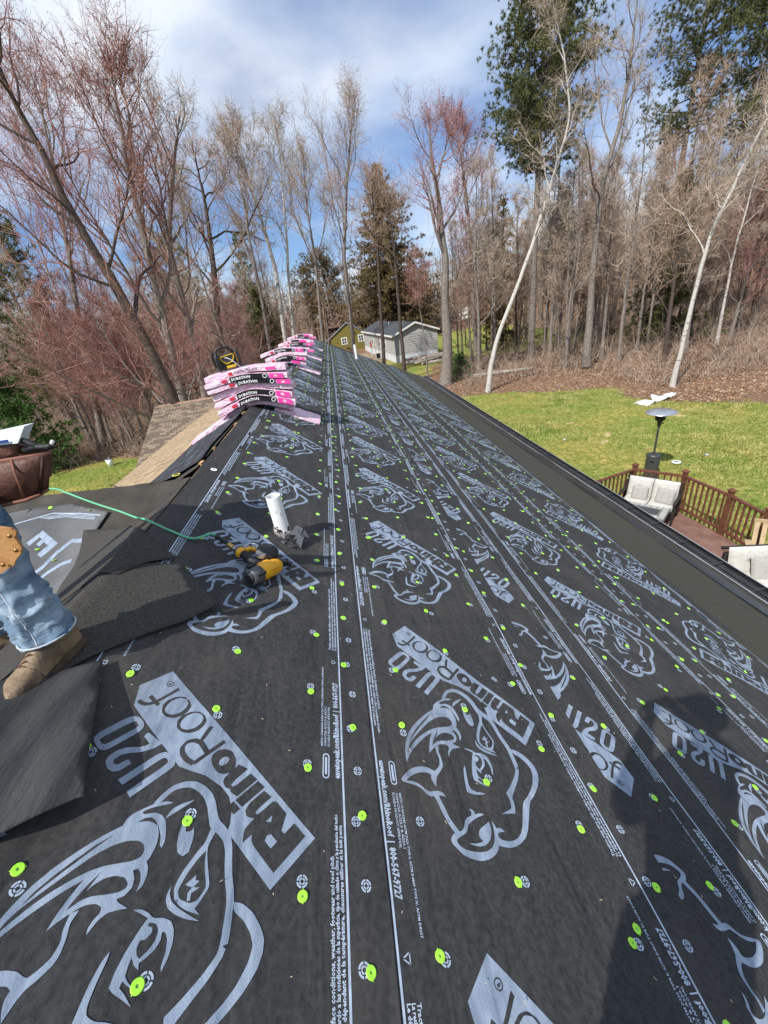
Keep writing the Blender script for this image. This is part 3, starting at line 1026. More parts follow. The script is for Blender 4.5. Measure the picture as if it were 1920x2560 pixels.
# ------------------------------------------------------------------ loose felt and sheets on the left
def drape(name, outline, lift, m, label, cat, curl=None, thick=.003, res=.05, wav=.004, parent=None):
    'a flexible sheet lying on the roof: outline in plan (x, y)'
    xs = [p[0] for p in outline]; ys = [p[1] for p in outline]
    bm = bmesh.new()
    vs_ = [bm.verts.new((x, y, 0)) for x, y in outline]
    for t in tessellate_polygon([[Vector((x, y, 0)) for x, y in outline]]):
        try: bm.faces.new([vs_[i] for i in t])
        except ValueError: pass
    for ax, a0, a1 in ((0, min(xs), max(xs)), (1, min(ys), max(ys))):
        c = math.floor(a0 / res) * res + res
        while c < a1:
            co = (c, 0, 0) if ax == 0 else (0, c, 0)
            no = (1, 0, 0) if ax == 0 else (0, 1, 0)
            bmesh.ops.bisect_plane(bm, geom=bm.verts[:] + bm.edges[:] + bm.faces[:], plane_co=co, plane_no=no)
            c += res
    cx, cy = sum(xs) / len(xs), sum(ys) / len(ys)
    for v in bm.verts:
        x, y = v.co.x, v.co.y
        z = zs(x, y)
        for q in (.09,):       # stiff sheet: does not follow the crease sharply
            z = max(z, .25 * (zs(x - q, y) + zs(x + q, y) + zs(x, y - q) + zs(x, y + q)))
        z += lift + wav * .6 * (1 + noise.noise((x * 3.1, y * 3.1, lift * 100)))
        if curl: z += curl(x, y)
        v.co.z = z
    bmesh.ops.recalc_face_normals(bm, faces=bm.faces)
    me = bpy.data.meshes.new(name)
    bm.to_mesh(me); bm.free()
    me.polygons.foreach_set('use_smooth', [True] * len(me.polygons))
    o = link_mesh(name, me, parent, [m])
    s = o.modifiers.new('thick', 'SOLIDIFY'); s.thickness = thick; s.offset = 1
    if label: tag(o, label, cat)
    return o


M_FELT2 = mat('granular_felt', (.038, .036, .032), .9, .25, col2=(.10, .095, .084), scale=130, detail=6, lo=.35, hi=.8, bump=.5, bscale=260)
M_FELT3 = mat('smooth_black_felt', (.024, .024, .025), .5, .45, col2=(.085, .083, .08), scale=4, detail=10, lo=.4, hi=.75, bump=.25, bscale=40, stretch=(3, .5, 1))

# printed sheet on the cross gable
root = empty('underlayment_sheet', (-1.2, 2.4, zs(-1.2, 2.4)))
tag(root, 'dusty printed underlayment scrap on the cross gable behind the worker', 'underlayment')
inv_ = Matrix.Translation(-root.location)
o = drape('membrane', [(-3.4, 3.05), (-2.0, 3.06), (-1.2, 3.0), (-.9, 2.95), (-.57, 2.79), (-.62, 2.67), (-.66, 2.57), (-.67, 2.41), (-.42, 1.93), (-.77, 1.6), (-1.5, 1.2), (-3.4, 1.2)], .010,
          mat('dusty_underlayment', (.07, .072, .075), .72, .3, col2=(.14, .142, .145), scale=2.2, detail=9, bump=.25, bscale=110), None, None, parent=root)
o.matrix_parent_inverse = inv_


def flat_on(name, pts, m, parent, lift=.0175):
    V = [Vector((x, y, 0)) for x, y in pts]
    bm = bmesh.new()
    vv = [bm.verts.new(p) for p in V]
    for t in tessellate_polygon([V]):
        try: bm.faces.new([vv[i] for i in t])
        except ValueError: pass
    bmesh.ops.subdivide_edges(bm, edges=[e for e in bm.edges if e.calc_length() > .08], cuts=3, use_grid_fill=False)
    for v in bm.verts:
        x, y = v.co.x, v.co.y
        z = zs(x, y); q = .09
        z = max(z, .25 * (zs(x - q, y) + zs(x + q, y) + zs(x, y - q) + zs(x, y + q)))
        v.co.z = z + lift + .004 * (noise.noise((x * 3.1, y * 3.1, 1.0)))
    me = bpy.data.meshes.new(name)
    bm.to_mesh(me); bm.free()
    o = link_mesh(name, me, parent, [m])
    o.matrix_parent_inverse = inv_
    return o


# fragments of the emblem, its lines and nail caps on that scrap
flat_on('printed_mark', [(-1.13, 2.70), (-1.04, 2.77), (-.88, 2.63), (-.97, 2.55), (-1.01, 2.585), (-.955, 2.635), (-.995, 2.67), (-1.02, 2.645), (-1.05, 2.67), (-1.02, 2.70), (-1.045, 2.72), (-1.10, 2.67)], M_PRINT, root)
def ribbon(pts, w_):
    P_ = np.array(pts, float)
    T_ = np.gradient(P_, axis=0); T_ /= np.linalg.norm(T_, axis=1)[:, None]
    N_ = np.stack([-T_[:, 1], T_[:, 0]], 1) * (np.array(w_)[:, None] if hasattr(w_, '__len__') else w_) / 2
    return [tuple(p) for p in P_ + N_] + [tuple(p) for p in (P_ - N_)[::-1]]
flat_on('printed_mark', ribbon([(-.70, 2.60), (-.78, 2.62), (-.86, 2.56), (-.93, 2.47), (-1.04, 2.40)], .03), M_PRINT, root)
flat_on('printed_mark', ribbon([(-.72, 2.47), (-.80, 2.46), (-.88, 2.42), (-1.0, 2.33), (-1.15, 2.27)], .026), M_PRINT, root)
flat_on('printed_mark', ribbon([(-.66, 2.28), (-.74, 2.20), (-.76, 2.10), (-.70, 2.04)], [.01, .03, .03, .01]), M_PRINT, root)
flat_on('printed_mark', ribbon([(-1.0, 2.05), (-.98, 1.92), (-.86, 1.80), (-.74, 1.78)], [.012, .04, .035, .01]), M_PRINT, root)
flat_on('guide_line', ribbon([(-2.2, 2.91), (-1.37, 2.89), (-1.01, 2.90), (-.8, 2.84), (-.62, 2.77)], .007), M_PRINT2, root)
for q in range(3):
    flat_on('printed_text', ribbon([(-1.1 + q * .03, 2.885 - q * .012), (-.9, 2.865 - q * .012), (-.66, 2.775 - q * .012)], .004), M_PRINT2, root)
for x, y in ((-1.05, 2.955), (-.72, 2.84), (-1.02, 2.62), (-.86, 2.5), (-1.3, 2.1), (-.62, 1.86), (-1.12, 1.9), (-.52, 1.66), (-1.6, 2.5)):
    o = bpy.data.objects.new('cap_nail', CAP); COL.objects.link(o); o.parent = root; o.matrix_parent_inverse = inv_
    o.location = (x, y, zs(x, y) + .022); o.rotation_euler = (.42, 0, rng.uniform(0, 3))

drape('felt_sheet', [(-.70, 2.66), (-.53, 2.62), (-.33, 2.52), (.0, 2.07), (.22, 1.87), (.13, 1.79), (.06, 1.66), (-.2, 1.6), (-.38, 1.80), (-.5, 2.02), (-.66, 2.4)], .036, M_FELT2,
      'dark felt scrap lying above another near the hose', 'felt')
drape('felt_sheet', [(-.44, 1.92), (-.15, 1.90), (.06, 1.76), (.15, 1.79), (.26, 1.83), (.48, 1.56), (.37, 1.43), (.27, 1.33), (.16, 1.2), (.10, 1.10), (-.08, .92), (-.3, 1.1), (-.45, 1.5)], .030, M_FELT2,
      'granular felt scrap under the worn boot, its corner pointing at the nail gun', 'felt',
      curl=lambda x, y: .02 * math.exp(-((x - .48) ** 2 + (y - 1.56) ** 2) / .01))
drape('felt_sheet', [(.20, 1.17), (.365, .70), (.24, .605), (-.25, .35), (-.5, .8), (-.1, 1.0), (.08, 1.06)], .036, M_FELT3,
      'stiff black felt flap sagging off the ridge in front of the boot', 'felt',
      curl=lambda x, y: .055 * max(0.0, min(1.0, (1.2 - y) / .45)) * max(0.0, min(1.0, (x + .25) / .35)) + .004 * math.sin(26 * x + 9 * y))
drape('underlayment_strip', [(-.03, 3.35), (-.10, 3.9), (-.04, 5.2), (-.04, 10), (-.04, U1 - .1), (-.78, U1 - .1), (-.80, 12), (-.84, 6.6), (-.93, 5.6), (-1.02, 4.7), (-1.25, 4.05), (-1.0, 3.75), (-.6, 3.5)], .018,
      mat('creased_underlayment', (.024, .026, .029), .6, .4, col2=(.11, .13, .16), scale=9, detail=6, lo=.55, hi=.72, stretch=(3, .5, 1), bump=.3, bscale=30),
      'creased underlayment strip with a torn upturned end left of the ridge slot', 'underlayment', res=.12,
      curl=lambda x, y: .16 * max(0.0, (-x - .95) / .3) * max(0.0, (4.5 - y) / .5) + .012 * max(0, math.sin(7 * x + 1.3 * y)))

# ------------------------------------------------------------------ vent pipes
M_PVC = mat('white_pvc', (.70, .71, .70), .42, .4, col2=(.78, .78, .77), scale=5)
M_TAR = mat('black_rubber', (.014, .014, .015), .6, .4, bump=.3, bscale=40)


def vent_pipe(u, v, r, top, label, collar):
    b = RP(u, v, 0)
    t = empty('vent_pipe', b)
    tag(t, label, 'pipe', 'white plastic vent pipes standing out of the roof')
    mb = MB()
    mb.lathe([(r, -.05), (r, top), (r * .98, top + .003), (r * .90, top + .002), (r * .88, top - .004), (r * .88, .02)], sides=28)
    mb.build('pipe', M_PVC, t, True)
    if collar:
        mb = MB()
        for k in range(26):
            a = k / 26 * 6.283
            mb.box((math.cos(a) * (r + .004), math.sin(a) * (r + .004), .035 - .5 * math.cos(a) * r + rng.uniform(-.008, .014)), (.012, .016, rng.uniform(.02, .05)), Matrix.Rotation(a, 3, 'Z') @ Matrix.Rotation(rng.uniform(-.5, .5), 3, 'X'))
        mb.build('old_sealant', mat('crumbled_sealant', (.10, .08, .06), .9, .2, col2=(.42, .40, .38), scale=60, lo=.4, hi=.55, bump=.6), t)
        # smears up the pipe
        mb = MB()
        for k in range(40):
            a = rng.uniform(0, 6.283)
            zz = .05 + .5 * r * -math.cos(a) + abs(rng.gauss(0, .022))
            mb.box((math.cos(a) * (r + .0006), math.sin(a) * (r + .0006), zz), (.0015, rng.uniform(.006, .02), rng.uniform(.006, .022)), Matrix.Rotation(a, 3, 'Z'))
        tag(mb.build('tar_smears', M_TAR, t), kind='stuff')
        mb = MB()
        for k in range(9):
            a = rng.uniform(0, 6.283); zz = rng.uniform(.1, top - .05)
            mb.box((math.cos(a) * (r + .0004), math.sin(a) * (r + .0004), zz), (.001, rng.uniform(.002, .004), rng.uniform(.01, .05)), Matrix.Rotation(a, 3, 'Z'))
        tag(mb.build('scuffs', mat('scuff', (.16, .15, .13), .8, .2), t), kind='stuff')
    return t


PV = (2.375, .752)
vent_pipe(PV[0], PV[1], .046, .30, 'near white vent pipe with crumbled sealant and torn black boot at its foot', True)
vent_pipe(19.6, 2.45, .055, .62, 'far white vent pipe standing alone near the end of the roof', False)
# torn rubber boot beside the near pipe
bt = RP(PV[0] - .02, PV[1] + .03, .02)
t = empty('pipe_boot', bt)
tag(t, 'crumpled black rubber pipe boot torn open beside the near white vent pipe', 'pipe boot')
bm = bmesh.new()
bmesh.ops.create_icosphere(bm, subdivisions=2, radius=.055)
for v in bm.verts:
    n_ = noise.noise((v.co.x * 30, v.co.y * 30, v.co.z * 30))
    v.co = Vector((v.co.x * 1.0, v.co.y * 1.15, v.co.z * .42)) * (1 + .7 * n_)
me = bpy.data.meshes.new('crumple'); bm.to_mesh(me); bm.free()
c = link_mesh('crumple', me, t, [M_TAR]); c.location = (.02, -.06, -.012)
mb = MB()
for pts in ([(.0, -.02, .03), (.075, -.05, .02), (.10, -.005, .045), (.06, .03, .06)], [(.02, -.09, .0), (.075, -.13, -.03), (.10, -.06, .01), (.06, -.04, .035)],
            [(-.06, -.06, .02), (-.10, -.09, .012), (-.05, -.12, .0), (-.01, -.09, .02)], [(.06, .0, .05), (.105, .0, .03), (.13, -.04, -.02), (.08, -.05, .02)]):
    mb.poly(pts)
o = mb.build('torn_flap', mat('grey_rubber_face', (.06, .065, .075), .45, .5), t)
s = o.modifiers.new('thick', 'SOLIDIFY'); s.thickness = .003

# ------------------------------------------------------------------ bundles of shingles on the ridge
M_PINK = mat('pale_pink_wrapper', (.74, .44, .58), .34, .5, col2=(.84, .66, .74), scale=11, detail=8, lo=.4, hi=.6, bump=1.0, bscale=22, stretch=(1, 1, 2.5))
M_PINKPALE = mat('lilac_wrapper_side', (.66, .55, .68), .4, .45, col2=(.74, .62, .73), scale=9, bump=.5, bscale=16)
M_MAG = mat('magenta_print', (.80, .03, .33), .42, .4, col2=(.85, .09, .38), scale=9)
M_BLK = mat('black_print', (.012, .012, .014), .4, .4)
M_RED = mat('red_mark', (.55, .03, .06), .5, .3)
M_WHT = mat('white_lettering', (.8, .8, .8), .6, .3)
DUR = text_mesh('DURATION', .046, bold=.0016)
SSP = text_mesh('STARTER STRIP PLUS', .034, bold=.0014)


def sag(x, k): return -.8 * k * (math.sqrt(x * x + .012) - .11)


def bundle(x, y, z, L, k, kind, yaw, tilt, label, hgt=.078, dep=.33, group='pink wrapped bundles of shingles stacked on the ridge', fy=0.0):
    t = empty('shingle_bundle', (x, y, z), (Matrix.Rotation(yaw, 3, 'Z') @ Matrix.Rotation(tilt, 3, 'Y')))
    tag(t, label, 'bundle', group)
    sd = rng.uniform(0, 50)

    def zz(px, f): return sag(px, k) + f * hgt
    mb = MB()
    nx = 22
    prof = [(-.5, .06), (-.5, .5), (-.49, .94), (-.44, 1.0), (0, 1.02), (.44, 1.0), (.49, .94), (.5, .5), (.5, .06), (.44, 0), (0, 0), (-.44, 0)]
    for i in range(nx + 1):
        px = (i / nx - .5) * L
        e = 1.0
        if i in (0, nx): e = .9
        for a, f in prof:
            w_ = .007 * noise.noise((px * 9 + sd, a * 3, f * 4)) + .004 * noise.noise((px * 24 + sd, a * 5, f * 9))
            mb.v.append((px + (.012 * noise.noise((a * 4, f * 6, sd)) if i in (0, nx) else 0), a * dep * (1 if abs(a) < .45 else 1) + (w_ if a <= -.49 else -w_ if a >= .49 else 0), zz(px, .5 + (f - .5) * e) + w_))
    m_ = len(prof)
    for i in range(nx):
        for j in range(m_):
            j2 = (j + 1) % m_
            mb.f.append((i * m_ + j, i * m_ + j2, (i + 1) * m_ + j2, (i + 1) * m_ + j)); mb.m.append(0)
    mb.f.append(tuple(range(m_))[::-1]); mb.m.append(0)
    mb.f.append(tuple(nx * m_ + j for j in range(m_))); mb.m.append(0)
    w = mb.build('wrapper', M_PINK, t, False)

    def patch(name, x0, x1, f0, f1, m, off=.011, parent=t):
        mb = MB()
        n_ = max(2, int(abs(x1 - x0) / .04))
        for i in range(n_ + 1):
            px = x0 + (x1 - x0) * i / n_
            for f in (f0, f1):
                mb.v.append((px, -dep / 2 - off, zz(px, f)))
        for i in range(n_):
            mb.f.append((2 * i, 2 * i + 2, 2 * i + 3, 2 * i + 1)); mb.m.append(0)
        return mb.build(name, m, parent)

    def text(tm, x0, f0, sx, m, off=.0135):
        mb = MB()
        n0 = 0
        mb.v = [(x0 + p[0] * sx, -dep / 2 - off, zz(x0 + p[0] * sx, f0) + p[1]) for p in tm[0]]
        mb.f = [tuple(f) for f in tm[1]]; mb.m = [0] * len(mb.f)
        tag(mb.build('lettering', m, t), kind='stuff')
    if kind == 'D':
        bx0 = -.17 + rng.uniform(-.04, .04)
        patch('black_label', bx0, bx0 + .47, .04, .97, M_BLK)
        patch('red_square', bx0 - .10, bx0 - .035, .25, .8, M_RED)
        patch('magenta_label', bx0 + .49, bx0 + .66, .05, .96, M_MAG)
        text(DUR, bx0 + .02, .22, 1.0, M_WHT)
        mb = MB()
        mb.lathe([(.019, 0), (.027, 0)], (bx0 + .435, -dep / 2 - .0135, zz(bx0 + .435, .5)), 14, rot=Matrix.Rotation(math.pi / 2, 3, 'X'))
        mb.build('round_mark', M_WHT, t)
        patch('white_stroke', bx0 + .55, bx0 + .59, .3, .7, M_PINK, .0125)
    elif kind == 'S':
        patch('red_square', -.20, -.15, .2, .75, M_RED)
        text(SSP, -.13, .28, .95, mat('dark_blue_lettering', (.05, .06, .12), .5, .3))
        patch('magenta_label', .26, .39, .3, .72, M_MAG)
    elif kind == 'M':
        patch('magenta_label', .18, .36, .05, .95, M_MAG)
        patch('black_label', -.08, .16, .35, .95, M_BLK)
        patch('red_square', -.2, -.15, .25, .8, M_RED)
    return t


ST = [('D', 'white lettering on black, second from the top'), ('D', 'white lettering on black'), ('P', 'plain pink face'), ('D', 'white lettering on black'), ('D', 'white lettering on black')]
# nearest stack, bottom to top
GB = 'pink wrapped bundles of shingles stacked on the ridge'
y1 = 5.62
bundle(.55, y1 + .13, H - .285, .62, .0, 'P', .0, math.atan(.5), 'lone pink bundle lying flat on the right slope under the nearest stack', hgt=.075, dep=.36)
bundle(-.56, y1 + .0, H - .27, .62, .0, 'P', .05, -math.atan(TL), 'lone pink bundle hanging down the left slope under the nearest stack', hgt=.075, dep=.34)
bundle(.12, y1 + .06, H + .00, .86, .5, 'P', .0, .03, 'plain pink bundle at the very bottom of the nearest stack', hgt=.06)
bundle(.10, y1 - .03, H + .062, 1.0, .42, 'D', .01, .0, 'lowest lettered pink bundle of the nearest stack, bent over the ridge')
bundle(.08, y1 - .0, H + .138, 1.0, .36, 'D', -.01, .0, 'second lettered pink bundle from the bottom of the nearest stack')
bundle(.10, y1 + .03, H + .213, 1.03, .28, 'P', -.03, .0, 'unlettered pink bundle in the middle of the nearest stack')
bundle(.07, y1 - .01, H + .283, 1.04, .22, 'D', .0, .015, 'lettered pink bundle third from the top of the nearest stack', hgt=.062)
bundle(.06, y1 - .02, H + .342, 1.04, .18, 'D', .0, .01, 'lettered pink bundle directly under the top bundle of the nearest stack', hgt=.066)
bundle(.06, y1 + .02, H + .412, 1.02, .14, 'S', .02, -.015, 'top pink bundle of the nearest stack, carrying the radio', hgt=.066)


def stack(y, x0, n, name, seedn):
    r = random.Random(seedn)
    names = ['lowest', 'second from the bottom', 'third from the bottom', 'fourth from the bottom', 'fifth from the bottom']
    bundle(.50, y + .1, H - .27, .6, .0, 'P', .03, math.atan(.5), 'pink bundle lying flat on the right slope under the %s' % name, hgt=.07)
    for i in range(n):
        q = names[i] if i < n - 1 else 'topmost'
        bundle(x0 + r.uniform(-.07, .07), y + r.uniform(-.03, .03), H + .04 + i * .082, 1.0, .42 - .06 * i, 'DMDPDM'[(i + seedn) % 6], r.uniform(-.03, .03), 0,
               'pink shingle bundle %s of the %s' % (q, name))


stack(10.5, .06, 4, 'second stack', 1)
stack(13.8, .05, 4, 'third stack', 2)
stack(17.6, .05, 4, 'fourth and farthest stack', 4)

# ------------------------------------------------------------------ radio on the nearest stack
rz = Matrix.Rotation(math.radians(24), 3, 'Z')
t = empty('jobsite_radio', (-.15, 5.66, H + .472), rz @ Matrix.Rotation(math.radians(-4), 3, 'Y'))
tag(t, 'yellow and black jobsite radio with a raised aerial on the pink bundles', 'radio')
M_RB = mat('radio_black', (.018, .018, .019), .45, .4, bump=.2, bscale=60)
M_RY = mat('radio_yellow', (.72, .46, .02), .4, .4, col2=(.78, .52, .04), scale=6)
M_RY2 = mat('radio_bright_yellow', (.85, .68, .02), .4, .4)
mb = MB(); mb.box((0, 0, .10), (.22, .19, .17)); mb.build('body', M_RB, t, bevel=.02)
for sx in (-1, 1):
    mb = MB()
    c_ = [(sx * .125, -.115, .02), (sx * .135, -.125, .06), (sx * .135, -.125, .17), (sx * .115, -.11, .215), (sx * .105, .0, .225), (sx * .115, .11, .215), (sx * .135, .125, .17), (sx * .135, .125, .06), (sx * .125, .115, .02), (sx * .12, 0, .012), (sx * .125, -.115, .02)]
    mb.tube(c_, .017, 8); mb.build('side_guard', M_RB, t, True)
    mb = MB(); mb.box((sx * .113, 0, .11), (.008, .15, .13)); mb.build('side_panel', M_RY2, t, bevel=.004)
mb = MB()
fr = [(-.085, .165), (.075, .175), (.085, .14), (.05, .09), (-.03, .075), (-.075, .12)]
for i in range(len(fr)):
    a, b_ = fr[i], fr[(i + 1) % len(fr)]
    mb.beam((a[0], -.101, a[1]), (b_[0], -.101, b_[1]), .012, .013, up=(0, 1, 0))
mb.build('display_frame', M_RY, t)
mb = MB(); mb.poly([(x * .9, -.0985, z) for x, z in fr][::-1]); mb.build('display', mat('radio_display', (.05, .06, .08), .15, .6), t)
mb = MB(); mb.box((.02, -.10, .035), (.12, .012, .03)); mb.build('lower_grille', M_RY, t, bevel=.004)
mb = MB(); mb.tube([(-.09, .02, .215), (-.07, .02, .25), (0, .02, .262), (.07, .02, .25), (.09, .02, .215)], .014, 8); mb.build('handle', M_RB, t, True)
mb = MB(); mb.tube([(-.125, .05, .215), (-.16, .06, .30), (-.235, .09, .43)], [.006, .0045, .0035], 6); mb.tube([(-.125, .05, .2), (-.125, .05, .22)], .010, 8); mb.build('aerial', M_RB, t, True)
mb = MB()
mb.tube([(-.03, -.105, .145), (-.02, -.14, .15), (.02, -.16, .12), (.07, -.17, .06), (.11, -.18, .0)], .004, 6)
mb.build('charging_cable', M_WHT, t, True)

# ------------------------------------------------------------------ nail gun and air hose
pa, pb = RP(2.01, .50, 0), RP(1.76, .83, 0)
xa = (pb - pa).normalized(); na = Vector((SP, 0, CP)); ya = na.cross(xa)
gun = empty('nail_gun', pa + na * .03, Matrix((xa, ya, na)).transposed())
gun.scale = (.9, .9, .9)
tag(gun, 'yellow and black coil roofing nail gun lying on its side by the vent pipe', 'nail gun')
M_GY = mat('tool_yellow', (.88, .43, .01), .38, .45, col2=(.80, .36, .01), scale=14)
M_GB = mat('tool_black', (.020, .020, .021), .5, .4, bump=.2, bscale=80)
M_GG = mat('tool_grey', (.07, .075, .08), .4, .5)
M_BRASS = mat('brass', (.55, .36, .12), .35, .5, metal=.9)
M_STEEL = mat('steel', (.62, .62, .62), .3, .5, metal=.9)
mb = MB(); mb.tube([(-.075, 0, .035), (-.028, 0, .035)], .015, 12); mb.tube([(-.066, 0, .035), (-.056, 0, .035)], .018, 12); mb.tube([(-.045, 0, .035), (-.037, 0, .035)], .0175, 12); mb.build('coupler', M_BRASS, gun, True)
mb = MB(); mb.tube([(-.03, 0, .035), (.0, 0, .035)], .011, 10); mb.build('air_plug', M_STEEL, gun, True)
mb = MB(); mb.tube([(-.004, 0, .035), (.012, 0, .035), (.03, 0, .037)], [.02, .026, .03], 14); mb.build('end_cap', M_GG, gun, True)
mb = MB(); mb.tube([(.028, 0, .038), (.05, 0, .04), (.06, 0, .04)], [.033, .034, .028], 14)
mb.tube([(.045, .03, .045), (.05, .065, .05), (.075, .085, .05), (.105, .082, .05)], [.017, .016, .014, .010], 8); mb.build('handle_yoke', M_GY, gun, True)
mb = MB(); mb.tube([(.055, 0, .04), (.09, -.004, .042), (.14, -.006, .043), (.19, -.004, .043), (.225, 0, .045)], [.027, .025, .024, .025, .03], 14); mb.build('grip', M_GB, gun, True)
for k in range(7):
    mb = MB(); mb.tube([(.075 + k * .02, -.005, .0425), (.079 + k * .02, -.005, .0425)], .0266, 14); mb.build('grip_ridge', M_GB, gun, True)
# head: yellow housing across the handle, black cap towards us
mb = MB()
hd = lambda y: (.268, y, .048)
mb.tube([hd(-.075), hd(-.06), hd(.055), hd(.085), hd(.10)], [.044, .05, .05, .042, .030], 20); mb.build('head_housing', M_GY, gun, True)
mb = MB(); mb.box((.232, .005, .052), (.05, .09, .05)); mb.build('neck', M_GY, gun, bevel=.01)
mb = MB(); mb.tube([hd(-.145), hd(-.14), hd(-.105), hd(-.072)], [.038, .047, .055, .053], 20); mb.build('cylinder_cap', M_GG, gun, True)
mb = MB(); mb.tube([hd(-.150), hd(-.144)], [.03, .04], 20); mb.build('cap_badge', M_GB, gun, True)
for ax_, az_ in ((.043, .043), (-.043, .043), (.043, -.035)):
    mb = MB(); mb.box((.268 + ax_, -.105, .048 + az_), (.02, .06, .02)); mb.build('cap_rib', M_GB, gun, bevel=.004)
mb = MB()
LT = text_mesh('DEWALT', .022, bold=.0008)
Ms = Matrix.Translation((.315, .06, .085)) @ Matrix.Rotation(math.radians(-90), 4, 'Z') @ Matrix.Rotation(math.radians(35), 4, 'X')
mb.v = [tuple(Ms @ Vector((p[0], p[1], 0))) for p in LT[0]]; mb.f = [tuple(f) for f in LT[1]]; mb.m = [0] * len(mb.f)
tag(mb.build('lettering', M_GB, gun), kind='stuff')
# magazine canister and nose
mb = MB(); mb.lathe([(.0, -.038), (.052, -.038), (.066, -.028), (.07, .0), (.066, .03), (.05, .045), (.0, .05)], (.155, .105, .06), 20); mb.build('magazine', M_GB, gun, True)
mb = MB(); mb.lathe([(.0, .028), (.03, .028), (.034, .022), (.034, .0)], (.158, .045, .068), 18); mb.build('magazine_latch', mat('worn_metal', (.5, .48, .46), .4, .5, col2=(.34, .27, .22), scale=40, metal=.5), gun, True)
mb = MB(); mb.beam((.215, .12, .05), (.285, .115, .05), .04, .035); mb.beam((.27, .10, .05), (.275, .155, .045), .03, .04); mb.beam((.275, .15, .04), (.30, .18, .035), .02, .025); mb.build('nose', M_GB, gun, bevel=.004)
mb = MB(); mb.tube([(.02, .03, .06), (.03, .075, .075), (.06, .10, .08), (.11, .06, .1)], .004, 6); mb.build('belt_hook', M_STEEL, gun, True)
mb = MB(); mb.box((.20, .04, .05), (.045, .012, .02)); mb.build('trigger', M_GB, gun, bevel=.004)

hose_pts = [(-1.9, 3.1, .05), (-1.35, 3.14, .04), (-1.1, 3.12, .04), (-.95, 3.04, .035), (-.82, 2.96, .03), (-.65, 2.85, .035), (-.45, 2.72, .05), (-.22, 2.46, .05), (-.04, 2.23, .035), (.12, 2.12, .03), (.24, 2.08, .035), (.35, 2.055, .04)]
P3 = [Vector((x, y, zs(x, y) + h)) for x, y, h in hose_pts]
pc = pa + na * .065 - xa * .17
P3 = P3[:-1] + [pa + na * .055 - xa * .20, pa + na * .065 - xa * .10, pa + na * .065 - xa * .07]
pc = pa + na * .063 - xa * .13


def spline(P, n=6):
    out = []
    for i in range(len(P) - 1):
        p0, p1, p2, p3 = P[max(i - 1, 0)], P[i], P[i + 1], P[min(i + 2, len(P) - 1)]
        for k in range(n):
            t_ = k / n
            out.append(.5 * ((2 * p1) + (p2 - p0) * t_ + (2 * p0 - 5 * p1 + 4 * p2 - p3) * t_ ** 2 + (3 * p1 - p0 - 3 * p2 + p3) * t_ ** 3))
    out.append(P[-1])
    return out


t = empty('air_hose', P3[5])
tag(t, 'mint green air hose running from the worker to the nail gun', 'hose')
iv = Matrix.Translation(-P3[5])
mb = MB(); mb.tube([iv @ p for p in spline(P3[:-1])], .0068, 8); mb.build('hose', mat('mint_hose', (.11, .42, .23), .5, .4, col2=(.15, .48, .28), scale=3), t, True)
mb = MB()
e0, e1 = pa + na * .060 - xa * .16, pa + na * .065 - xa * .07
for k in range(9):
    q = e0 + (e1 - e0) * (k / 8)
    mb.tube([iv @ (q - xa * .005), iv @ (q + xa * .003)], .0125, 10)
mb.tube([iv @ e0, iv @ e1], .0098, 10)
mb.build('bend_sleeve', M_GB, t, True)

# loose bits: washers and paper scraps on the roof
for (x, y, lab) in ((.06, 3.12, 'white metal washer lying near the ridge slot'), ):
    mb = MB(); mb.lathe([(.008, .002), (.024, .002), (.026, .0), (.008, 0)], RP(y, x + .06, .026), 14, rot=Matrix.Rotation(PITCH, 3, 'Y'))
    o = mb.build('washer', M_WHT); tag(o, lab, 'washer')
mb = MB(); mb.lathe([(.022, .003), (.028, .003), (.030, .0), (.022, 0)], (-.12, 3.0, zs(-.12, 2.95) + .016), 14)
o = mb.build('cap_ring', mat('yellow_ring', (.7, .62, .12), .6, .3)); tag(o, 'yellow plastic ring lying on the brown felt left of the slot', 'ring')

# bits of wood dust and staples scattered over the sheets
mb = MB()
for k in range(240):
    u, v = nr.uniform(.2, 5.5), nr.uniform(.05, 3.0)
    a = nr.uniform(0, 3.14); l = nr.uniform(.003, .010)
    p = RP(u, v, .0245 + disp(u, v))
    d_ = (Vector((0, 1, 0)) * math.cos(a) + Vector((CP, 0, -SP)) * math.sin(a)) * l
    mb.beam(p - d_ / 2, p + d_ / 2, .0016, .0012)
tag(mb.build('wood_chips', mat('pale_chips', (.5, .42, .30), .8, .2)), 'tiny pale wood chips scattered over the black sheets', 'wood chips', kind='stuff')
# ------------------------------------------------------------------ people
def skin_mesh(name, joints, bones, parent, m, root=0, sub=2):
    'one continuous body surface grown round a skeleton: joints (x, y, z, rx, ry)'
    me = bpy.data.meshes.new(name)
    me.from_pydata([j[:3] for j in joints], bones, [])
    o = link_mesh(name, me, parent, [m])
    o.modifiers.new('skin', 'SKIN')
    lay = me.skin_vertices[0] if me.skin_vertices else None
    if lay is None:
        bm = bmesh.new(); bm.from_mesh(me); bm.verts.layers.skin.verify(); bm.to_mesh(me); bm.free()
        lay = me.skin_vertices[0]
    for i, j in enumerate(joints):
        lay.data[i].radius = (j[3], j[4] if len(j) > 4 else j[3])
        lay.data[i].use_root = (i == root)
    s = o.modifiers.new('sub', 'SUBSURF'); s.levels = sub; s.render_levels = sub
    me.update()
    return o


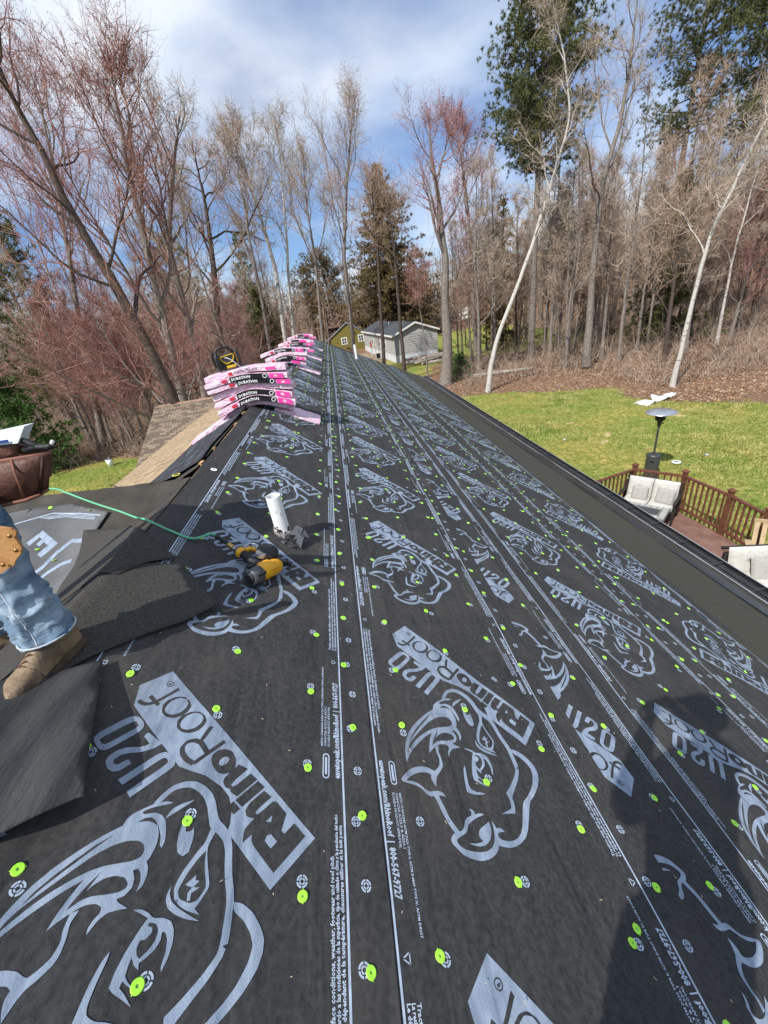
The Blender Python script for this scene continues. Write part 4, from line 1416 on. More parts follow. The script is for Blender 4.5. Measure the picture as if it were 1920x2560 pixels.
def loft(name, rings, parent, m, folds=0.0, seed=0.0, sides=36, capends=(False, False), shell=.006, fold_k=(14, 3)):
    'cloth tube through rings (centre, radius a, radius b, axis)'
    mb = MB()
    n = len(rings)
    C = [Vector(r[0]) for r in rings]
    ref = Vector((1, 0, 0))
    for i in range(n):
        t_ = (C[min(i + 1, n - 1)] - C[max(i - 1, 0)]).normalized()
        a = (ref - t_ * ref.dot(t_)).normalized()
        b_ = t_.cross(a)
        for k in range(sides):
            an = 2 * math.pi * k / sides
            f = 1.0
            if folds:
                q = C[i]
                g = rings[i][3] if len(rings[i]) > 3 else .3
                ca, sa_ = math.cos(an), math.sin(an)
                f += folds * .55 * noise.noise((ca * 1.1 + seed, sa_ * 1.1, q.z * 4))
                w1 = noise.noise((ca * 1.6 + seed, sa_ * 1.6, q.z * fold_k[0]))
                f += folds * 1.7 * g * ((1 - min(1, abs(w1) * 3.2)) ** 2 - .35)
                w2 = noise.noise((ca * 2.6 + seed * 2, sa_ * 2.6, q.z * fold_k[0] * 2.0 + 3))
                f += folds * .7 * g * ((1 - min(1, abs(w2) * 3)) ** 2 - .3)
            mb.v.append(tuple(C[i] + a * math.cos(an) * rings[i][1] * f + b_ * math.sin(an) * rings[i][2] * f))
    for i in range(n - 1):
        for k in range(sides):
            k2 = (k + 1) % sides
            mb.f.append((i * sides + k, i * sides + k2, (i + 1) * sides + k2, (i + 1) * sides + k)); mb.m.append(0)
    if capends[0]: mb.f.append(tuple(range(sides))[::-1]); mb.m.append(0)
    if capends[1]: mb.f.append(tuple((n - 1) * sides + k for k in range(sides))); mb.m.append(0)
    o = mb.build(name, m, parent, True)
    if shell:
        s = o.modifiers.new('thick', 'SOLIDIFY'); s.thickness = shell; s.offset = -1
    return o


def interp_rings(keys, n):
    'keys (x, y, z, ra, rb, fold) -> n smooth rings'
    K = np.array(keys, float)
    tt = np.linspace(0, len(K) - 1, n)
    out = []
    for t_ in tt:
        i = min(int(t_), len(K) - 2); f = t_ - i
        p0, p1, p2, p3 = K[max(i - 1, 0)], K[i], K[i + 1], K[min(i + 2, len(K) - 1)]
        q = .5 * (2 * p1 + (p2 - p0) * f + (2 * p0 - 5 * p1 + 4 * p2 - p3) * f * f + (3 * p1 - p0 - 3 * p2 + p3) * f ** 3)
        out.append(((q[0], q[1], q[2]), q[3], q[4], max(0, q[5])))
    return out


M_SKIN = mat('skin', (.50, .30, .21), .55, .35, col2=(.56, .35, .25), scale=20)


def denim():
    m = mat('faded_denim', (.085, .145, .22), .9, .15, col2=(.36, .45, .53), scale=6, detail=12, lo=.36, hi=.70, bump=1.0, bscale=9, stretch=(1, 1, 2.4))
    return m


def boot(parent, ankle, toe_dir, m_leather, m_sole, L=.30, inv=None, pitch=0.0):
    'work boot: heel under the ankle, toe along toe_dir'
    d_ = Vector((toe_dir[0], toe_dir[1], 0)).normalized()
    s_ = Vector((-d_.y, d_.x, 0))
    up = Vector((0, 0, 1))
    base = Vector(ankle) - up * .115
    tilt = Matrix.Rotation(pitch, 3, s_)

    def W(l, w_, h): return tuple(inv @ (base + tilt @ (d_ * l + s_ * w_ + up * h)))
    # outline stations: l, half width, sole height, upper height
    st = [(-.075, .020, .0, .10), (-.070, .030, .0, .12), (-.05, .036, .0, .15), (-.015, .038, .0, .155), (.03, .038, .0, .125), (.075, .040, .0, .098), (.115, .046, .0, .080), (.155, .049, .002, .070), (.19, .046, .006, .064), (.215, .036, .012, .056), (.229, .018, .018, .046)]
    mb = MB()
    nn = 14
    for l, hw, z0, zt in st:
        for k in range(nn):
            a = math.pi * k / (nn - 1)
            w_ = math.cos(a)
            h = max(0.0, math.sin(a)) ** .75
            bul = 1.0 + .05 * math.sin(a)
            mb.v.append(W(l + .003 * noise.noise((l * 40, k * .7, 2)), hw * (abs(w_) ** .8 * (1 if w_ > 0 else -1)) * bul, z0 + .020 + (zt - z0 - .02) * h + .0035 * noise.noise((l * 50, k * .6, .5))))
    for i in range(len(st) - 1):
        for k in range(nn - 1):
            mb.f.append((i * nn + k, i * nn + k + 1, (i + 1) * nn + k + 1, (i + 1) * nn + k)); mb.m.append(0)
    mb.f.append(tuple(range(nn))); mb.m.append(0)
    mb.f.append(tuple((len(st) - 1) * nn + k for k in range(nn))[::-1]); mb.m.append(0)
    b = mb.build('boot', m_leather, parent, True)
    mb = MB()
    out = [(l, hw + .006) for l, hw, *_ in st] + [(st[-1][0] + .010, 0.0)]
    ring = [(l, w_) for l, w_ in out] + [(l, -w_) for l, w_ in out[::-1][1:]]
    zsole = {l: z for l, hw, z, zt in st}
    for z in (0.0, .024):
        for l, w_ in ring:
            zz = np.interp(l, [s[0] for s in st], [s[2] for s in st])
            mb.v.append(W(l, w_, zz + z))
    nrg = len(ring)
    for k in range(nrg):
        k2 = (k + 1) % nrg
        mb.f.append((k, k2, nrg + k2, nrg + k)); mb.m.append(0)
    mb.f.append(tuple(range(nrg))[::-1]); mb.f.append(tuple(nrg + k for k in range(nrg))); mb.m += [0, 0]
    sole = mb.build('sole', m_sole, b)
    mb = MB()
    for l in (.045, .065, .085, .105):
        zz = np.interp(l, [s[0] for s in st], [s[3] for s in st])
        mb.tube([W(l - .008, .026, zz - .012), W(l, .0, zz + .004), W(l + .008, -.026, zz - .012)], .0032, 6)
    mb.build('laces', mat('brown_laces', (.10, .05, .03), .8, .2), b)
    mb = MB()
    mb.tube([W(.115, -.049, .03), W(.118, -.036, .066), W(.12, 0, .086), W(.118, .036, .066), W(.115, .049, .03)], .0022, 5)
    mb.build('toe_seam', mat('leather_seam', (.09, .06, .04), .8, .2), b)
    return b


def person(label, feet, ankles, knees, hips, chest, neck, head, elbows, wrists, toes, colors, cap=True, leg_r=1.0, hold=None):
    base = Vector(feet)
    t = empty('person', base)
    tag(t, label, 'person')
    iv = Matrix.Translation(-base)

    def L_(p): return tuple(iv @ Vector(p))
    hip = (Vector(hips[0]) + Vector(hips[1])) / 2
    J = [(*L_(hip), .12, .10), (*L_(chest), .15, .11), (*L_(neck), .055, .055), (*L_((Vector(neck) + Vector(head)) / 2), .06, .06), (*L_(head), .082, .098), (*L_(Vector(head) + Vector((0, 0, .09))), .07, .085)]
    B = [(0, 1), (1, 2), (2, 3), (3, 4), (4, 5)]
    for s in (0, 1):
        n0 = len(J)
        J += [(*L_(hips[s]), .085), (*L_(knees[s]), .055), (*L_(ankles[s]), .038)]
        B += [(0, n0), (n0, n0 + 1), (n0 + 1, n0 + 2)]
        sh = Vector(neck) + (Vector(elbows[s]) - Vector(neck)) * .42 + Vector((0, 0, -.02))
        n0 = len(J)
        w_ = Vector(wrists[s]); e_ = Vector(elbows[s])
        hd = w_ + (w_ - e_).normalized() * .075
        J += [(*L_(sh), .062), (*L_(e_), .043), (*L_(w_), .028, .033), (*L_(hd), .018, .04)]
        B += [(1, n0), (n0, n0 + 1), (n0 + 1, n0 + 2), (n0 + 2, n0 + 3)]
        # five separate fingers rooted in the palm
        dirn = (w_ - e_).normalized()
        side = dirn.cross(Vector((0, 0, 1)))
        if side.length < .1: side = Vector((1, 0, 0))
        side.normalize()
        curl = dirn.cross(side)
        for q, (off, ln) in enumerate(((-.030, .062), (-.010, .078), (.010, .084), (.029, .075), (-.045, .045))):
            n1 = len(J)
            root_ = hd + side * off * .9
            if q == 4: root_ = w_ + dirn * .035 + side * off
            a_ = root_ + dirn * ln * .5 + side * off * .2
            b__ = a_ + (dirn * .6 + curl * .8) * ln * .5
            J += [(*L_(a_), .0088), (*L_(b__), .0078)]
            B += [(n0 + 3 if q < 4 else n0 + 2, n1), (n1, n1 + 1)]
    skin_mesh('body', J, B, t, M_SKIN)
    # head details
    hv = Vector(L_(head))
    face = Vector(colors['face']).normalized()
    fs = Vector((-face.y, face.x, 0)).normalized()
    mb = MB(); mb.lathe([(0, -.02), (.012, -.012), (.010, .01), (0, .026)], hv + face * .098 + Vector((0, 0, .0)), 8); mb.build('nose', M_SKIN, t, True)
    for s in (-1, 1):
        mb = MB(); mb.lathe([(0, -.012), (.010, -.007), (.012, 0), (.010, .007), (0, .012)], hv + face * .083 + fs * s * .032 + Vector((0, 0, .03)), 8); mb.build('eye', mat('eye_white', (.7, .7, .68), .3, .5, col2=(.05, .04, .03), scale=60, lo=.6, hi=.62), t, True)
        mb = MB(); mb.lathe([(0, -.03), (.012, -.018), (.014, .01), (0, .032)], hv + fs * s * .086, 8); mb.build('ear', M_SKIN, t, True)
    mb = MB(); mb.beam(hv + face * .088 - fs * .024 - Vector((0, 0, .045)), hv + face * .088 + fs * .024 - Vector((0, 0, .045)), .008, .01); mb.build('mouth', mat('lips', (.35, .14, .12), .5, .3), t)
    mb = MB()
    mb.lathe([(.105, .035), (.108, .07), (.095, .12), (.055, .15), (0, .158)], hv - face * .006, 18); mb.build('hair' if not cap else 'cap', colors['cap'], t, True)
    if cap:
        mb = MB(); mb.box(hv + face * .135 + Vector((0, 0, .045)), (.15, .11, .008), Matrix((fs, face, Vector((0, 0, 1)))).transposed()); mb.build('cap_peak', colors['cap'], t, bevel=.003)
    # shirt
    hb = Vector(L_(hip)); cb = Vector(L_(chest)); nb = Vector(L_(neck))
    side = (Vector(hips[0]) - Vector(hips[1])); side.z = 0
    k_ = [(*(hb - (cb - hb) * .12), .175, .135, .3), (*(hb + (cb - hb) * .4), .17, .13, .4), (*cb, .20, .14, .2), (*(cb + (nb - cb) * .6), .185, .12, .1), (*(cb + (nb - cb) * .92), .085, .08, 0)]
    loft('shirt', interp_rings(k_, 24), t, colors['shirt'], folds=.05, seed=3, sides=30)
    for s in (0, 1):
        sh = Vector(neck) + (Vector(elbows[s]) - Vector(neck)) * .36 + Vector((0, 0, -.03))
        e_, w_ = Vector(elbows[s]), Vector(wrists[s])
        k_ = [(*L_(sh), .085, .085, .1), (*L_((sh + e_) / 2), .07, .07, .3), (*L_(e_), .06, .06, .6), (*L_((e_ + w_) / 2), .052, .052, .4), (*L_(w_ + (e_ - w_) * .06), .042, .042, .2)]
        loft('sleeve', interp_rings(k_, 26), t, colors['shirt'], folds=.06, seed=s * 7, sides=20)
    # trousers: each leg a folded cloth tube, one seat joins them
    for s in (0, 1):
        a_, kn, hp = Vector(ankles[s]), Vector(knees[s]), Vector(hips[s])
        r = leg_r
        k_ = [(*L_(a_ + Vector((0, 0, -.015))), .092 * r, .088 * r, .5), (*L_(a_ + (kn - a_) * .12), .086 * r, .083 * r, 1.0), (*L_(a_ + (kn - a_) * .3), .083 * r, .08 * r, 1.0), (*L_(a_ + (kn - a_) * .6), .084 * r, .081 * r, .5), (*L_(kn + (kn - (a_ + hp) / 2) * .2), .086 * r, .084 * r, .7), (*L_(kn + (hp - kn) * .35), .094 * r, .092 * r, .4), (*L_(kn + (hp - kn) * .7), .11 * r, .108 * r, .3), (*L_(hp + Vector((0, 0, .03))), .12, .118, .1)]
        leg = loft('trouser_leg', interp_rings(k_, 90), t, colors['pants'], folds=.15, seed=11 + s * 5, sides=64, fold_k=(9, 3))
        rr = interp_rings(k_, 90)
        # hem and side seam
        mb = MB()
        c0 = Vector(rr[1][0]); 
        mb.tube([c0 + Vector((math.cos(q / 24 * 6.2832) * rr[1][1] * 1.03, math.sin(q / 24 * 6.2832) * rr[1][2] * 1.03, .012)) for q in range(25)], .0035, 6, False)
        mb.build('hem', mat('hem_thread', (.42, .46, .50), .9, .1), leg, True)
        mb = MB()
        vv = leg.data.vertices
        ns = 64
        for kk in (50, 18):
            mb.tube([vv[i * ns + kk].co * 1.0 for i in range(2, 86)], .0022, 5)
        mb.build('side_seam', mat('seam_thread', (.46, .50, .54), .9, .1), leg, True)
    k_ = [(*(hb + Vector((0, 0, -.10))), .15, .125, .2), (*hb, .178, .14, .2), (*(hb + Vector((0, 0, .09))), .172, .132, .1)]
    loft('seat', interp_rings(k_, 14), t, colors['pants'], folds=.04, seed=4, sides=30)
    ml = colors['boot']; msol = colors['sole']
    for s in (0, 1):
        boot(t, ankles[s], toes[s], ml, msol, inv=iv, pitch=colors.get('pitch', (0, 0))[s])
    return t


M_LEATHER = mat('scuffed_brown_leather', (.055, .034, .021), .5, .45, col2=(.25, .175, .105), scale=12, detail=9, lo=.36, hi=.7, bump=.35, bscale=45)
M_SOLE = mat('boot_sole', (.045, .034, .025), .8, .2, col2=(.11, .085, .06), scale=20)
wk = person('worker in faded jeans and scuffed brown boots standing on the ridge', (.0, 1.3, H),
            ankles=[(.075, 1.185, H + .10), (-.50, 1.62, H - .10)], knees=[(.005, 1.25, H + .50), (-.50, 1.52, H + .34)],
            hips=[(-.27, 1.36, H + .86), (-.47, 1.46, H + .86)], chest=(-.62, 1.42, H + 1.22), neck=(-.72, 1.44, H + 1.46), head=(-.77, 1.45, H + 1.62),
            elbows=[(-.56, 1.16, H + 1.12), (-.86, 1.66, H + 1.12)], wrists=[(-.68, 1.02, H + .90), (-1.02, 1.56, H + .92)], toes=[(-.22, -1), (-.8, -.4)],
            colors=dict(face=(.5, .8, -.3), cap=mat('navy_cap', (.03, .035, .06), .85, .2), shirt=mat('navy_shirt', (.02, .025, .045), .9, .2, col2=(.03, .035, .06), scale=20), pants=denim(), boot=M_LEATHER, sole=M_SOLE, pitch=(.0, .0)), leg_r=.9)
# photographer behind the camera: throws the shadow on the slope to the right
zf = H - .5 * 1.12
ph = person('person taking the photograph, standing on the black slope', (1.12, -.5, zf),
            ankles=[(1.26, -.42, H - .5 * 1.26 + .12), (0.92, -.55, H - .5 * .92 + .12)], knees=[(1.27, -.36, zf + .52), (.94, -.46, zf + .62)],
            hips=[(1.22, -.46, zf + .97), (1.00, -.46, zf + .97)], chest=(1.12, -.44, zf + 1.36), neck=(1.19, -.41, zf + 1.60), head=(1.25, -.38, zf + 1.75),
            elbows=[(1.44, -.33, zf + 1.34), (.90, -.33, zf + 1.34)], wrists=[(1.33, -.16, zf + 1.46), (1.09, -.16, zf + 1.46)], toes=[(.2, 1), (-.2, 1)],
            colors=dict(face=(0, 1, -.4), cap=mat('dark_cap', (.03, .03, .03), .85, .2), shirt=mat('grey_shirt', (.12, .12, .13), .9, .2), pants=mat('dark_trousers', (.03, .032, .04), .9, .2), boot=M_LEATHER, sole=M_SOLE))
mb = MB(); mb.box((1.215, -.045, H + .915), (.15, .009, .075)); o = mb.build('phone', mat('phone_black', (.015, .015, .017), .3, .5), None, bevel=.004)
tag(o, 'black phone held up by the photographer', 'phone')

# tool pouch at the worker's hip
def pouch_pt(px, py, Y): return Vector(at(px, py, Y))
t = empty('tool_pouch', Vector((-.24, 1.40, H + .62)))
tag(t, 'brown leather tool pouch full of tools on the worker\'s hip', 'tool pouch')
iv = Matrix.Translation(-t.location)
M_PO = mat('oxblood_leather', (.075, .030, .020), .55, .4, col2=(.16, .072, .048), scale=9, detail=8, bump=.25, bscale=70)
M_PO2 = mat('pouch_edge', (.22, .09, .06), .6, .3)
M_TAN = mat('tan_leather', (.42, .20, .07), .55, .4, col2=(.52, .28, .11), scale=16, bump=.2)
yP = 1.36
def PP(px, py, dy=0.0): return iv @ Vector(at(px, py, yP + dy))
# front bag: a bellied sheet between the rim and the bottom seam
def bag(name, top, bot, y0, belly, m, nu=14, nv=9):
    mb = MB()
    T_, B_ = np.array(top, float), np.array(bot, float)
    for j in range(nv):
        g = j / (nv - 1)
        for i in range(nu):
            f = i / (nu - 1)
            q = f * (len(T_) - 1); a = min(int(q), len(T_) - 2); r_ = q - a
            pt = T_[a] * (1 - r_) + T_[a + 1] * r_
            q = f * (len(B_) - 1); a = min(int(q), len(B_) - 2); r_ = q - a
            pb_ = B_[a] * (1 - r_) + B_[a + 1] * r_
            p = pt * (1 - g) + pb_ * g
            mb.v.append(tuple(PP(p[0], p[1], y0 - belly * math.sin(math.pi * f) ** .7 * (.45 + .55 * math.sin(math.pi * min(1, g * .9 + .1))) + .004 * noise.noise((f * 9, g * 9, y0)))))
    for j in range(nv - 1):
        for i in range(nu - 1):
            mb.f.append((j * nu + i, (j + 1) * nu + i, (j + 1) * nu + i + 1, j * nu + i + 1)); mb.m.append(0)
    o = mb.build(name, m, t, True)
    s = o.modifiers.new('thick', 'SOLIDIFY'); s.thickness = .006
    return o
bag('front_pocket', [(-120, 1172), (-40, 1160), (30, 1148), (80, 1140), (128, 1133)], [(-120, 1240), (-40, 1268), (10, 1262), (70, 1250), (122, 1222)], .0, .06, M_PO)
bag('back_panel', [(-140, 1140), (-40, 1125), (40, 1110), (90, 1118), (126, 1128)], [(-140, 1230), (-40, 1255), (20, 1250), (70, 1235), (126, 1190)], .10, -.02, M_PO)
bag('small_pocket', [(-120, 1140), (-60, 1128), (-10, 1116), (46, 1105)], [(-120, 1190), (-60, 1180), (-10, 1170), (46, 1150)], .05, .02, M_PO)
def cord(name, pts, r, m, parent=None):
    mb = MB(); mb.tube([PP(*p) for p in pts], r, 6); return mb.build(name, m, parent or t, True)
cord('rim_binding', [(-120, 1172, -.004), (-40, 1160, -.03), (30, 1148, -.034), (80, 1140, -.025), (128, 1133, 0)], .006, M_PO2)
cord('bottom_seam', [(122, 1222, 0), (100, 1236, -.02), (66, 1250, -.035), (10, 1263, -.042), (-40, 1269, -.03)], .006, M_PO2)
cord('centre_seam', [(28, 1150, -.040), (36, 1180, -.068), (48, 1210, -.068), (60, 1244, -.045)], .004, M_PO2)
cord('side_seam', [(108, 1138, -.012), (106, 1170, -.035), (100, 1232, -.022)], .006, mat('pouch_dark_band', (.045, .018, .012), .6, .3))
# measuring tape box and tools in the pouch
mb = MB()
q0, q1, q2, q3 = PP(-60, 1120, .03), PP(44, 1108, .03), PP(60, 1066, .06), PP(-60, 1092, .06)
d_ = Vector((0, .05, 0))
mb.poly([q0, q1, q2, q3]); mb.poly([q3, q2, q2 + d_, q3 + d_]); mb.poly([q1, q1 + d_, q2 + d_, q2]); mb.poly([q0 + d_, q3 + d_, q2 + d_, q1 + d_])
o = mb.build('nail_box', mat('pale_card', (.62, .68, .72), .6, .3), t)
mb = MB()
for a, b_ in (((-60, 1114), (20, 1102)), ((-60, 1108), (-5, 1100))):
    mb.beam(PP(a[0], a[1], .027), PP(b_[0], b_[1], .027), .004, .008)
mb.build('box_print', mat('blue_box_print', (.03, .07, .25), .5, .3), o)
cord('pliers', [(48, 1100, .05), (66, 1104, .05), (86, 1114, .05), (100, 1120, .05)], .010, M_GB)
cord('pliers', [(60, 1126, .05), (90, 1118, .05), (120, 1118, .04), (131, 1112, .04)], .010, M_GB)
cord('knife_blade', [(127, 1114, .04), (132, 1102, .04)], .006, M_WHT)
cord('belt', [(-140, 1120, .12), (-60, 1116, .12), (20, 1122, .12)], .02, M_PO)
# tan hammer loop hanging from the belt, riveted
mb = MB()
pl = [(-40, 1322), (-5, 1318), (26, 1322), (40, 1330), (38, 1346), (46, 1358), (54, 1370), (52, 1384), (44, 1394), (38, 1402), (34, 1416), (16, 1424), (0, 1436), (-40, 1440)]
mb.poly([PP(x, y, -.22) for x, y in pl][::-1])
o = mb.build('hammer_loop', M_TAN, t); s = o.modifiers.new('thick', 'SOLIDIFY'); s.thickness = .008
for x, y in ((24, 1340), (40, 1376), (8, 1412)):
    mb = MB(); mb.lathe([(0, .004), (.006, .003), (.007, 0)], PP(x, y, -.228), 10, rot=Matrix.Rotation(math.pi / 2, 3, 'X')); mb.build('rivet', mat('rivet', (.3, .16, .06), .4, .5, metal=.7), o, True)
# ------------------------------------------------------------------ deck, railing and garden furniture
DZ = .30
M_DECK = mat('redbrown_deck', (.16, .085, .066), .75, .25, col2=(.225, .13, .10), scale=5, detail=7, bump=.2, bscale=30)
M_RAIL = mat('redbrown_rail', (.115, .042, .026), .6, .3, col2=(.16, .062, .038), scale=6)
deck = empty('deck', (7.6, 7.4, 0))
tag(deck, 'red brown timber deck with a railing beside the lawn', 'deck')
iv = Matrix.Translation((-7.6, -7.4, 0))
P1, P2, P3_, P4 = (8.69, 9.31), (9.40, 8.44), (9.45, 7.20), (9.36, 6.25)
PL = (6.2, 8.72)
rim = [(5.9, 8.6), PL, P1, P2, P3_, P4, (9.3, 3.0), (5.9, 3.0)]


def clip_x(y, poly):
    xs = []
    n = len(poly)
    for i in range(n):
        (xa_, ya_), (xb_, yb_) = poly[i], poly[(i + 1) % n]
        if (ya_ <= y) != (yb_ <= y): xs.append(xa_ + (y - ya_) * (xb_ - xa_) / (yb_ - ya_))
    return (min(xs), max(xs)) if len(xs) >= 2 else None


# planks run along the house
xk = 5.95
while xk < 9.5:
    ys_ = []
    n = len(rim)
    for i in range(n):
        (xa_, ya_), (xb_, yb_) = rim[i], rim[(i + 1) % n]
        if (xa_ <= xk) != (xb_ <= xk): ys_.append(ya_ + (xk - xa_) * (yb_ - ya_) / (xb_ - xa_))
    if len(ys_) >= 2 and max(ys_) - min(ys_) > .2:
        mb = MB(); mb.box(iv @ Vector((xk, (max(ys_) + min(ys_)) / 2, DZ - .015)), (.134, max(ys_) - min(ys_), .03))
        mb.build('plank', M_DECK, deck)
    xk += .14
mb = MB()
for a, b_ in zip(rim, rim[1:] + rim[:1]):
    mb.beam(iv @ Vector((*a, DZ - .13)), iv @ Vector((*b_, DZ - .13)), .04, .2)
mb.build('rim_joist', M_RAIL, deck)


def post(p, hgt=1.1, parent=deck):
    mb = MB(); mb.box(iv @ Vector((p[0], p[1], DZ + hgt / 2 - .1)), (.09, .09, hgt + .2))
    o = mb.build('post', M_RAIL, parent)
    mb = MB(); mb.box(iv @ Vector((p[0], p[1], DZ + hgt + .015)), (.13, .13, .03)); mb.box(iv @ Vector((p[0], p[1], DZ + hgt + .045)), (.10, .10, .03), taper=.5)
    mb.build('post_cap', M_RAIL, o)


for p in (PL, P1, P2, P3_, P4): post(p)
for a, b_ in ((PL, P1), (P1, P2), (P2, P3_), (P3_, P4)):
    va, vb_ = Vector((*a, 0)), Vector((*b_, 0))
    for z, h in ((.98, .045), (.10, .06)):
        mb = MB(); mb.beam(iv @ (va + Vector((0, 0, DZ + z))), iv @ (vb_ + Vector((0, 0, DZ + z))), .075 if z > .5 else .04, h); mb.build('rail', M_RAIL, deck)
    L = (vb_ - va).length
    nb = int(L / .135)
    for k in range(1, nb):
        c = va + (vb_ - va) * k / nb
        mb = MB(); mb.box(iv @ (c + Vector((0, 0, DZ + .54))), (.034, .034, .86), Matrix.Rotation(math.atan2((vb_ - va).y, (vb_ - va).x), 3, 'Z')); mb.build('baluster', M_RAIL, deck)

M_FRAME = mat('charcoal_frame', (.025, .022, .021), .5, .4)
M_CUSH = mat('ivory_cushion', (.47, .455, .415), .9, .15, col2=(.54, .52, .48), scale=14, bump=.15, bscale=60)


def cushion(w_, d_, h, tuft=True):
    'soft rounded pad, seams pulled in; w along x, h up'
    bm = bmesh.new()
    bmesh.ops.create_grid(bm, x_segments=16, y_segments=16, size=.5)
    vs0 = [v.co.copy() for v in bm.verts]
    bm.free()
    mb = MB()
    n = 17
    for sgn in (1, -1):
        for j in range(n):
            for i in range(n):
                x, y = i / (n - 1) - .5, j / (n - 1) - .5
                e = (1 - (2 * abs(x)) ** 6) * (1 - (2 * abs(y)) ** 6)
                z = sgn * d_ / 2 * max(0, e) ** .35
                if tuft: z -= sgn * d_ * .32 * math.exp(-(x * x + y * y) / .006)
                z += .006 * noise.noise((x * 7, y * 7, sgn + w_))
                mb.v.append((x * w_, z, y * h))
    for s in (0, 1):
        o_ = s * n * n
        for j in range(n - 1):
            for i in range(n - 1):
                q = (o_ + j * n + i, o_ + j * n + i + 1, o_ + (j + 1) * n + i + 1, o_ + (j + 1) * n + i)
                mb.f.append(q if s else q[::-1]); mb.m.append(0)
    return mb


M_PILLOW = bpy.data.materials.new('patterned_pillow')
M_PILLOW.use_nodes = True
_n, _l = M_PILLOW.node_tree.nodes, M_PILLOW.node_tree.links
_b = _n['Principled BSDF']; _b.inputs['Roughness'].default_value = .9
_t = _n.new('ShaderNodeTexCoord'); _m = _n.new('ShaderNodeMapping'); _m.inputs['Scale'].default_value = (16, 16, 16); _m.inputs['Rotation'].default_value = (0, math.radians(45), 0)
_l.new(_t.outputs['Object'], _m.inputs[0])
_v = _n.new('ShaderNodeTexVoronoi'); _v.feature = 'F1'; _v.distance = 'CHEBYCHEV'; _v.inputs['Randomness'].default_value = 0.0; _v.inputs['Scale'].default_value = 1.0
_l.new(_m.outputs[0], _v.inputs['Vector'])
_w = _n.new('ShaderNodeMath'); _w.operation = 'MULTIPLY'; _w.inputs[1].default_value = 22
_l.new(_v.outputs['Distance'], _w.inputs[0])
_s = _n.new('ShaderNodeMath'); _s.operation = 'SINE'; _l.new(_w.outputs[0], _s.inputs[0])
_r = _n.new('ShaderNodeValToRGB'); _r.color_ramp.elements[0].position = .25; _r.color_ramp.elements[1].position = .4
_r.color_ramp.elements[0].color = (.20, .19, .17, 1); _r.color_ramp.elements[1].color = (.56, .545, .51, 1)
_l.new(_s.outputs[0], _r.inputs[0]); _l.new(_r.outputs[0], _b.inputs['Base Color'])


def sofa(loc, ang, w_, seats, label, cat, name):
    t = empty(name, loc, Matrix.Rotation(ang, 3, 'Z'))
    tag(t, label, cat)
    # x right, y towards the back
    for sx in (-1, 1):
        mb = MB()
        mb.box((sx * w_ / 2, -.05, .30), (.05, .66, .06)); mb.box((sx * w_ / 2, -.34, .30), (.05, .06, .60)); mb.box((sx * w_ / 2, .27, .40), (.05, .06, .80)); mb.box((sx * w_ / 2, -.05, .60), (.07, .70, .04))
        mb.build('arm_frame', M_FRAME, t, bevel=.004)
    mb = MB(); mb.box((0, 0, .27), (w_, .64, .06)); mb.build('seat_frame', M_FRAME, t, bevel=.004)
    mb = MB(); mb.box((0, .36, .86), (w_ + .05, .05, .05)); mb.box((0, .31, .55), (w_, .03, .5)); mb.build('back_frame', M_FRAME, t, bevel=.004)
    sw = (w_ - .08) / seats
    for k in range(seats):
        cx = (k - (seats - 1) / 2) * sw
        o = cushion(sw * .98, .16, .58, False).build('seat_cushion', M_CUSH, t, True)
        o.matrix_local = Matrix.Translation((cx, -.06, .38)) @ Matrix.Rotation(math.pi / 2, 4, 'X')
        o = cushion(sw * .98, .18, .54).build('back_cushion', M_CUSH, t, True)
        o.matrix_local = Matrix.Translation((cx, .22, .66)) @ Matrix.Rotation(math.radians(-12), 4, 'X')
    return t


def pillow(loc, ang, tilt, label, sz=.42):
    o = cushion(sz, .14, sz, False).build('pillow', M_PILLOW, None, True)
    o.matrix_world = Matrix.Translation(loc) @ Matrix.Rotation(ang, 4, 'Z') @ Matrix.Rotation(tilt, 4, 'X')
    tag(o, label, 'pillow', 'patterned throw pillows on the deck furniture')


bx_ = Vector((*P2, 0)) - Vector((*P1, 0))
sa = math.atan2(bx_.y, bx_.x)
mid = (Vector((*P1, 0)) + Vector((*P2, 0))) / 2
back = Vector((-math.sin(sa), math.cos(sa), 0))
sofa_loc = mid - back * .52 + Vector((0, 0, DZ)) + Vector((-.05, -.02, 0))
sofa(sofa_loc, sa, 1.22, 2, 'ivory cushioned loveseat backed against the deck railing corner', 'loveseat', 'loveseat')
dirx = Vector((math.cos(sa), math.sin(sa), 0))
pillow(sofa_loc + dirx * -.22 - back * .02 + Vector((0, 0, .60)), sa + .1, math.radians(-22), 'left patterned pillow on the loveseat', .36)
pillow(sofa_loc + dirx * .34 - back * .02 + Vector((0, 0, .62)), sa - .1, math.radians(-22), 'right patterned pillow on the loveseat', .40)
